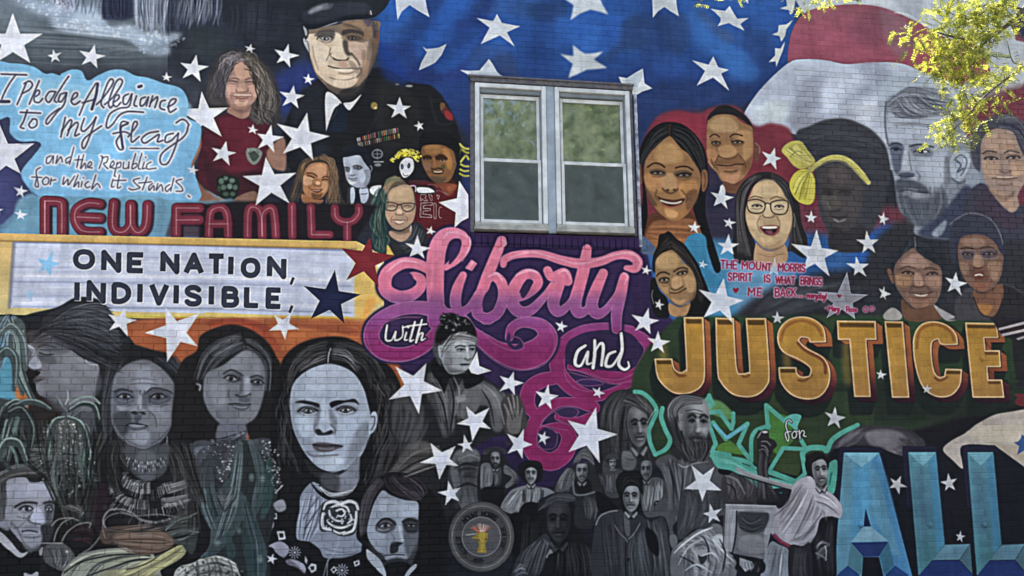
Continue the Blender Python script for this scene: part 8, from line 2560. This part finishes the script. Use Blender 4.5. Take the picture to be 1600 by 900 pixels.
for i, (x0, x1, lab) in enumerate(((1.006, 1.818, 'left window of the pair'), (1.921, 2.806, 'right window of the pair'))):
    z0, z1, zm = 3.93, 5.55, 4.655
    fw = .05
    w_ = boxes('window', B([(x0, x0+fw, -.03, .09, z0+.002, z1), (x1-fw, x1, -.03, .09, z0+.002, z1), (x0+fw+.001, x1-fw-.001, -.03, .09, z1-fw, z1-.002)]), M_vinyl, building, .004)
    w_['label'] = lab
    a, b = x0+fw+.002, x1-fw-.002
    def P(L): return L
    boxes('track', B([(a, a+.012, -.005, .088, z0, z1-fw-.002), (b-.012, b, -.005, .088, z0, z1-fw-.002), (a+.013, b-.013, .0, .08, z1-fw-.05, z1-fw-.004)]), M_track, w_, .002)
    a += .014; b -= .014; s = .034
    top = z1-fw-.06
    boxes('upper_sash', B([(a, a+s, .03, .065, zm+.002, top), (b-s, b, .03, .065, zm+.002, top), (a+s+.001, b-s-.001, .03, .065, top-.045, top-.002), (a+s+.001, b-s-.001, .028, .065, zm, zm+.03)]), M_vinyl, w_, .003)
    boxes('lower_sash', B([(a, a+s, -.01, .026, z0+.003, zm+.018), (b-s, b, -.01, .026, z0+.003, zm+.018), (a+s+.001, b-s-.001, -.012, .026, zm-.022, zm+.014), (a+s+.001, b-s-.001, -.01, .026, z0+.004, z0+.04)]), M_vinyl, w_, .003)
    boxes('upper_pane', B([(a+s-.004, b-s+.004, .046, .05, zm+.02, top-.04)]), M_glass, w_, 0)
    boxes('lower_pane', B([(a+s-.004, b-s+.004, .008, .012, z0+.035, zm-.015)]), M_glass, w_, 0)
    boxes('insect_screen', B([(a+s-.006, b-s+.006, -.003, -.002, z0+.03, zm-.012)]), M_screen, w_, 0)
    boxes('reflection_sheet', B([(a+.005, b-.005, .072, .076, zm+.002, 5.5)]), M_reflect, w_, 0)  # sheet added behind the upper glass to give its reflected grey
    boxes('sill', B([(x0-.012, x1+(.012 if i == 0 else 0), -.06, .09, 3.845, 3.878), (x0-.004, x1+.004, -.045, .09, 3.88, 3.9), (x0, x1, -.035, .09, 3.902, 3.928)]), M_beige, w_, .004)
boxes('room', B([(OX0-.28, OX1+.28, 2.6, 2.7, OZ0-.2, OZ1+.3), (OX0-.29, OX0-.281, .31, 2.6, OZ0-.2, OZ1+.3), (OX1+.281, OX1+.29, .31, 2.6, OZ0-.2, OZ1+.3), (OX0-.28, OX1+.28, .31, 2.6, OZ1+.29, OZ1+.3), (OX0-.28, OX1+.28, .31, 2.6, OZ0-.21, OZ0-.2)]), M_room, building, 0)
# ---------------------------------------------------------------- ground
def sheet(name, x0, x1, y0, y1, z, m, k='structure'):
    return tag(meshobj(name, [(x0, y0, z), (x1, y0, z), (x1, y1, z), (x0, y1, z)], [(0, 1, 2, 3)], m), kind=k)
sheet('ground', -600, 600, -600, 600, GZ-.13, noisy('dry_grass', (.10, .12, .05), (.16, .15, .08), 1.5))
sheet('road', -120, 120, -17, -7.8, GZ-.12, noisy('asphalt', (.05, .05, .052), (.075, .075, .075), 5))
tag(boxes('pavement', [(-60, 60, -7.6, -.02, GZ-.3, GZ)], noisy('concrete_paving', (.26, .25, .23), (.2, .19, .18), 3), None, .01), kind='structure')
tag(boxes('kerb', [(-60, 60, -7.79, -7.61, GZ-.3, GZ+.012)], M_cope, None, .015), kind='structure')
# ---------------------------------------------------------------- foliage
def leaf_mat(name, c1, c2, tr, sc=9, e0=.38, e1=.62):
    m = bpy.data.materials.new(name); m.use_nodes = True; N = m.node_tree.nodes; L = m.node_tree.links; N.clear()
    o = N.new('ShaderNodeOutputMaterial'); d = N.new('ShaderNodeBsdfDiffuse'); t = N.new('ShaderNodeBsdfTranslucent'); mx = N.new('ShaderNodeMixShader'); mx.inputs[0].default_value = tr
    g = N.new('ShaderNodeNewGeometry'); n = N.new('ShaderNodeTexNoise'); n.inputs['Scale'].default_value = sc; n.inputs['Detail'].default_value = 3; L.new(g.outputs['Position'], n.inputs['Vector'])
    r = N.new('ShaderNodeValToRGB'); r.color_ramp.elements[0].position = e0; r.color_ramp.elements[1].position = e1; r.color_ramp.elements[0].color = (*c1, 1); r.color_ramp.elements[1].color = (*c2, 1); L.new(n.outputs['Fac'], r.inputs['Fac'])
    L.new(r.outputs[0], d.inputs['Color']); L.new(r.outputs[0], t.inputs['Color'])
    gl = N.new('ShaderNodeBsdfGlossy'); gl.inputs['Roughness'].default_value = .4; gl.inputs['Color'].default_value = (.5, .5, .45, 1); m2 = N.new('ShaderNodeMixShader'); m2.inputs[0].default_value = .05
    L.new(d.outputs[0], mx.inputs[1]); L.new(t.outputs[0], mx.inputs[2]); L.new(mx.outputs[0], m2.inputs[1]); L.new(gl.outputs[0], m2.inputs[2]); L.new(m2.outputs[0], o.inputs[0]); return m
M_leaf = leaf_mat('locust_leaf', (.06, .09, .02), (.50, .50, .07), .5, 22, .36, .64)  # dark to yellow noise puts shaded and sunlit leaf tones into the colour
M_leaf2 = leaf_mat('maple_leaf', (.06, .10, .03), (.30, .30, .07), .35, 1.2)
M_bark = noisy('bark', (.09, .075, .06), (.05, .045, .04), 14, .85, .8, 40)
def tube(P, r0, r1, V, F, k=7):
    P = [Vector(p) for p in P]; n = len(P); base = len(V)
    for i, p in enumerate(P):
        d = (P[min(i+1, n-1)]-P[max(i-1, 0)]).normalized(); s = d.orthogonal().normalized(); t = d.cross(s); r = r0+(r1-r0)*i/(n-1)
        if i == 0: ref = s
        s = (ref-d*ref.dot(d)).normalized(); ref = s; t = d.cross(s)
        for j in range(k): a = 2*math.pi*j/k; V.append(p+(s*math.cos(a)+t*math.sin(a))*r)
    for i in range(n-1):
        for j in range(k): F.append([base+i*k+j, base+i*k+(j+1) % k, base+(i+1)*k+(j+1) % k, base+(i+1)*k+j])
    F.append([base+j for j in range(k)][::-1]); F.append([base+(n-1)*k+j for j in range(k)])
def smooth_pts(P, n=5):
    P = [Vector(p) for p in P]; out = []
    for i in range(len(P)-1):
        a, b, c, d = P[max(i-1, 0)], P[i], P[i+1], P[min(i+2, len(P)-1)]
        for q in range(n):
            t = q/n; out.append(.5*((2*b)+(c-a)*t+(2*a-5*b+4*c-d)*t*t+(3*b-a-3*c+d)*t**3))
    return out+[P[-1]]
rl = random.Random(11)
def frond(seed):
    r = random.Random(seed); V, F = [], []
    L = r.uniform(.05, .085); n = r.randint(6, 9); bend = r.uniform(-.3, .7)
    def pt(t): return Vector((t*L, 0, -bend*L*t*t))
    for i in range(n):
        t = .12+.88*i/(n-1); p = pt(t); lw = .0048*r.uniform(.8, 1.2)*(1.1-.35*t); ll = .0145*r.uniform(.8, 1.15)*(1.1-.35*t)
        for s in (-1, 1):
            d = Vector((.45, s, r.uniform(-.35, .25))).normalized(); side = Vector((1, -s*.45, r.uniform(-.4, .4))).normalized()
            b = len(V); q = p+d*ll
            V += [p, p+d*ll*.45+side*lw, q, p+d*ll*.45-side*lw]; F.append([b, b+1, b+2, b+3])
    b = len(V); V += [pt(0)+Vector((0, .0008, 0)), pt(0)-Vector((0, .0008, 0)), pt(.5)-Vector((0, .0006, 0)), pt(1), pt(.5)+Vector((0, .0006, 0))]; F.append([b, b+1, b+2, b+3, b+4])
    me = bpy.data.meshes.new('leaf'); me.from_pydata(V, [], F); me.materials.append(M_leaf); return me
FR = [frond(i) for i in range(8)]
tree = empty('locust_tree', (7.6, -3.4, GZ), 'feathery yellow green locust tree whose sunlit branch hangs across the upper right of the mural', 'tree')
TO = Vector(tree.location)
def T(P): return [Vector(p)-TO for p in P]
V, F = [], []; tube(T(smooth_pts([(7.6, -3.4, GZ-.2), (7.55, -3.4, 1.5), (7.3, -3.45, 3.2), (7.0, -3.5, 4.6), (6.9, -3.4, 6.2), (7.1, -3.2, 8.2)])), .2, .06, V, F, 12); meshobj('trunk', V, F, M_bark, tree, True)
LIMB = [(7.1, -3.5, 4.3), (6.4, -3.55, 5.0), (5.7, -3.5, 5.35), (5.154, -3.5, 5.117)]
V, F = [], []; tube(T(smooth_pts(LIMB)), .07, .022, V, F, 9); meshobj('bough', V, F, M_bark, tree, True)
V, F = [], []; tube(T(smooth_pts([(6.98, -3.4, 5.0), (6.2, -3.45, 5.6), (5.6, -3.5, 5.45), (5.177, -3.5, 5.284)])), .05, .014, V, F, 9); meshobj('bough', V, F, M_bark, tree, True)
TW = [[[5.154, -3.5, 5.117], [4.892, -3.5, 4.853], [4.645, -3.5, 4.648], [4.417, -3.5, 4.569], [4.204, -3.5, 4.59], [4.075, -3.5, 4.633]], [[4.892, -3.5, 4.853], [4.673, -3.5, 4.873], [4.411, -3.5, 4.747], [4.203, -3.5, 4.826]], [[5.7, -3.5, 5.3], [5.3, -3.48, 4.8], [4.832, -3.5, 4.398], [4.619, -3.5, 4.229], [4.441, -3.5, 4.091], [4.232, -3.5, 3.903], [4.112, -3.5, 3.772]], [[4.832, -3.5, 4.398], [4.753, -3.5, 4.419], [4.723, -3.5, 4.575]], [[4.441, -3.5, 4.091], [4.512, -3.5, 4.018], [4.455, -3.5, 3.904]], [[4.645, -3.5, 4.648], [4.463, -3.5, 4.504], [4.407, -3.5, 4.397], [4.273, -3.5, 4.259]], [[4.417, -3.5, 4.569], [4.291, -3.5, 4.415], [4.172, -3.5, 4.304]], [[5.177, -3.5, 5.284], [4.374, -3.5, 5.133], [3.821, -3.5, 5.006], [3.079, -3.5, 4.867], [2.525, -3.5, 4.838], [2.275, -3.5, 4.767]]]
R0 = [.026, .010, .015, .007, .006, .009, .007, .016]
for tw_, r0 in zip(TW, R0):
    tw_ = [[x, y+rl.uniform(-.05, .05)*(i > 0), z] for i, (x, y, z) in enumerate(tw_)]
    V, F = [], []; tube(T(smooth_pts(tw_)), r0, .003, V, F, 6); meshobj('twig', V, F, M_bark, tree, True)
CLU = [[3.066, 4.764, .052], [3.247, 4.783, .043], [3.413, 4.796, .039], [2.267, 4.711, .026], [3.865, 4.608, .056], [3.918, 4.503, .052], [4.016, 4.577, .07], [4.107, 4.787, .061], [4.244, 4.856, .07], [4.401, 4.852, .096], [4.573, 4.865, .109], [4.759, 4.896, .096], [4.273, 4.731, .087], [4.274, 4.637, .087], [4.409, 4.684, .104], [4.528, 4.724, .113], [4.662, 4.787, .109], [4.731, 4.723, .07], [4.798, 4.686, .056], [4.137, 4.518, .078], [4.25, 4.526, .087], [4.309, 4.432, .104], [4.446, 4.54, .104], [4.564, 4.574, .078], [4.153, 4.421, .078], [4.084, 4.324, .074], [4.164, 4.278, .078], [4.252, 4.309, .087], [4.369, 4.342, .087], [4.449, 4.43, .078], [4.267, 4.203, .078], [4.396, 4.211, .07], [4.635, 4.308, .087], [4.712, 4.271, .061], [4.54, 4.245, .061], [4.281, 4.097, .074], [4.344, 4.045, .065], [4.518, 4.07, .065], [4.467, 4.001, .056], [4.183, 3.93, .074], [4.086, 3.82, .065], [4.022, 3.752, .043], [4.2, 3.856, .07], [4.282, 3.83, .061], [4.313, 3.782, .043], [4.24, 3.738, .035], [4.443, 3.893, .039], [4.129, 3.733, .03]]
cnt = 0; SV, SF = [], []
def put(loc, rot, sc):
    global cnt
    if cnt < 298:
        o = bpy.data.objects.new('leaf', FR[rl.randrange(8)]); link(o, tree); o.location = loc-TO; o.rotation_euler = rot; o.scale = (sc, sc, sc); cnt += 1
    else:
        me = FR[rl.randrange(8)]; M = Matrix.Translation(loc-TO) @ Euler(rot).to_matrix().to_4x4() @ Matrix.Scale(sc, 4); b = len(SV)
        SV.extend([M @ v.co for v in me.vertices]); SF.extend([[b+i for i in p.vertices] for p in me.polygons])
spots = []
for x, z, r in CLU:
    for _ in range(max(4, int(r*r*3400))):
        th_ = rl.uniform(0, 6.28); q = r*rl.random()**.5*.9
        spots.append(Vector((x+q*math.cos(th_), -3.5+rl.gauss(0, .09), z+q*math.sin(th_)+.025)))
rl.shuffle(spots)
for p in spots: put(p, (rl.uniform(-.9, .9), rl.uniform(-.5, 1.4), rl.uniform(0, 6.28)), rl.uniform(1.1, 1.8))
# the crown beyond the frame's edge
for _ in range(2600):
    a = rl.uniform(0, 6.28); e = rl.uniform(-1, 1); q = rl.random()**.4
    c = Vector((7.6+q*2.1*math.cos(a)*math.sqrt(1-e*e), -3.4+q*2*math.sin(a)*math.sqrt(1-e*e), 7.3+q*1.9*e))
    if rl.random() < .55: c = Vector((c.x, c.y, c.z))+Vector((rl.gauss(0, .15), rl.gauss(0, .15), 0))
    put(c, (rl.uniform(-.5, .5), rl.uniform(.2, 1.3), rl.uniform(0, 6.28)), rl.uniform(1.6, 2.4))
for k in range(330):
    t = rl.random(); c = Vector((5.15-2.9*t, -3.5+rl.gauss(0, .12), 5.28-.5*t+abs(rl.gauss(0, .1))-.04*rl.random()))
    put(c, (rl.uniform(-.5, .5), rl.uniform(.2, .9), rl.uniform(0, 6.28)), rl.uniform(.8, 1.2))
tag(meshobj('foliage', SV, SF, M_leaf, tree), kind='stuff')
# ---------------------------------------------------------------- trees across the road (seen mirrored in the panes)
def big_tree(x, y, h, rad, seed, label):
    r = random.Random(seed); t = empty('maple_tree', (x, y, GZ-.1), label, 'tree')
    V, F = [], []; tube([Vector((0, 0, 0)), Vector((.1, 0, h*.25)), Vector((0, .1, h*.5)), Vector((.2, 0, h*.85))], .32, .08, V, F, 12); meshobj('trunk', V, F, M_bark, t, True)
    cs = []
    for i in range(13):
        a = r.uniform(0, 6.28); e = r.uniform(-.7, 1); q = rad*r.uniform(.45, .85); c = Vector((q*math.cos(a)*math.sqrt(1-e*e*.8), q*math.sin(a)*math.sqrt(1-e*e*.8), h*.62+e*rad*.95)); cs.append((c, rad*r.uniform(.32, .5)))
        V, F = [], []; st = Vector((0, 0, h*r.uniform(.28, .5))); tube([st, (st+c)/2+Vector((0, 0, .3)), c], .11, .02, V, F, 6); meshobj('limb', V, F, M_bark, t, True)
    V, F = [], []
    for i in range(9000):
        c, q = cs[r.randrange(len(cs))]; d = Vector((r.gauss(0, 1), r.gauss(0, 1), r.gauss(0, 1))).normalized()*q*r.random()**.35; p = c+d
        s = r.uniform(.10, .22); n1 = Vector((r.gauss(0, 1), r.gauss(0, 1), r.gauss(0, 1))).normalized(); n2 = n1.orthogonal().normalized(); b = len(V)
        V += [p+n1*s, p+n2*s*.6, p-n1*s, p-n2*s*.6]; F.append([b, b+1, b+2, b+3])
    tag(meshobj('crown', V, F, M_leaf2, t), kind='stuff'); return t
big_tree(6.5, -21, 15.5, 5.0, 1, 'largest leafy maple across the road, opposite the window')
big_tree(-3.5, -22, 14, 4.6, 2, 'smaller leafy maple across the road, left of the large one')
big_tree(15.5, -23, 14.5, 5.0, 3, 'leafy maple across the road, right of the large one')
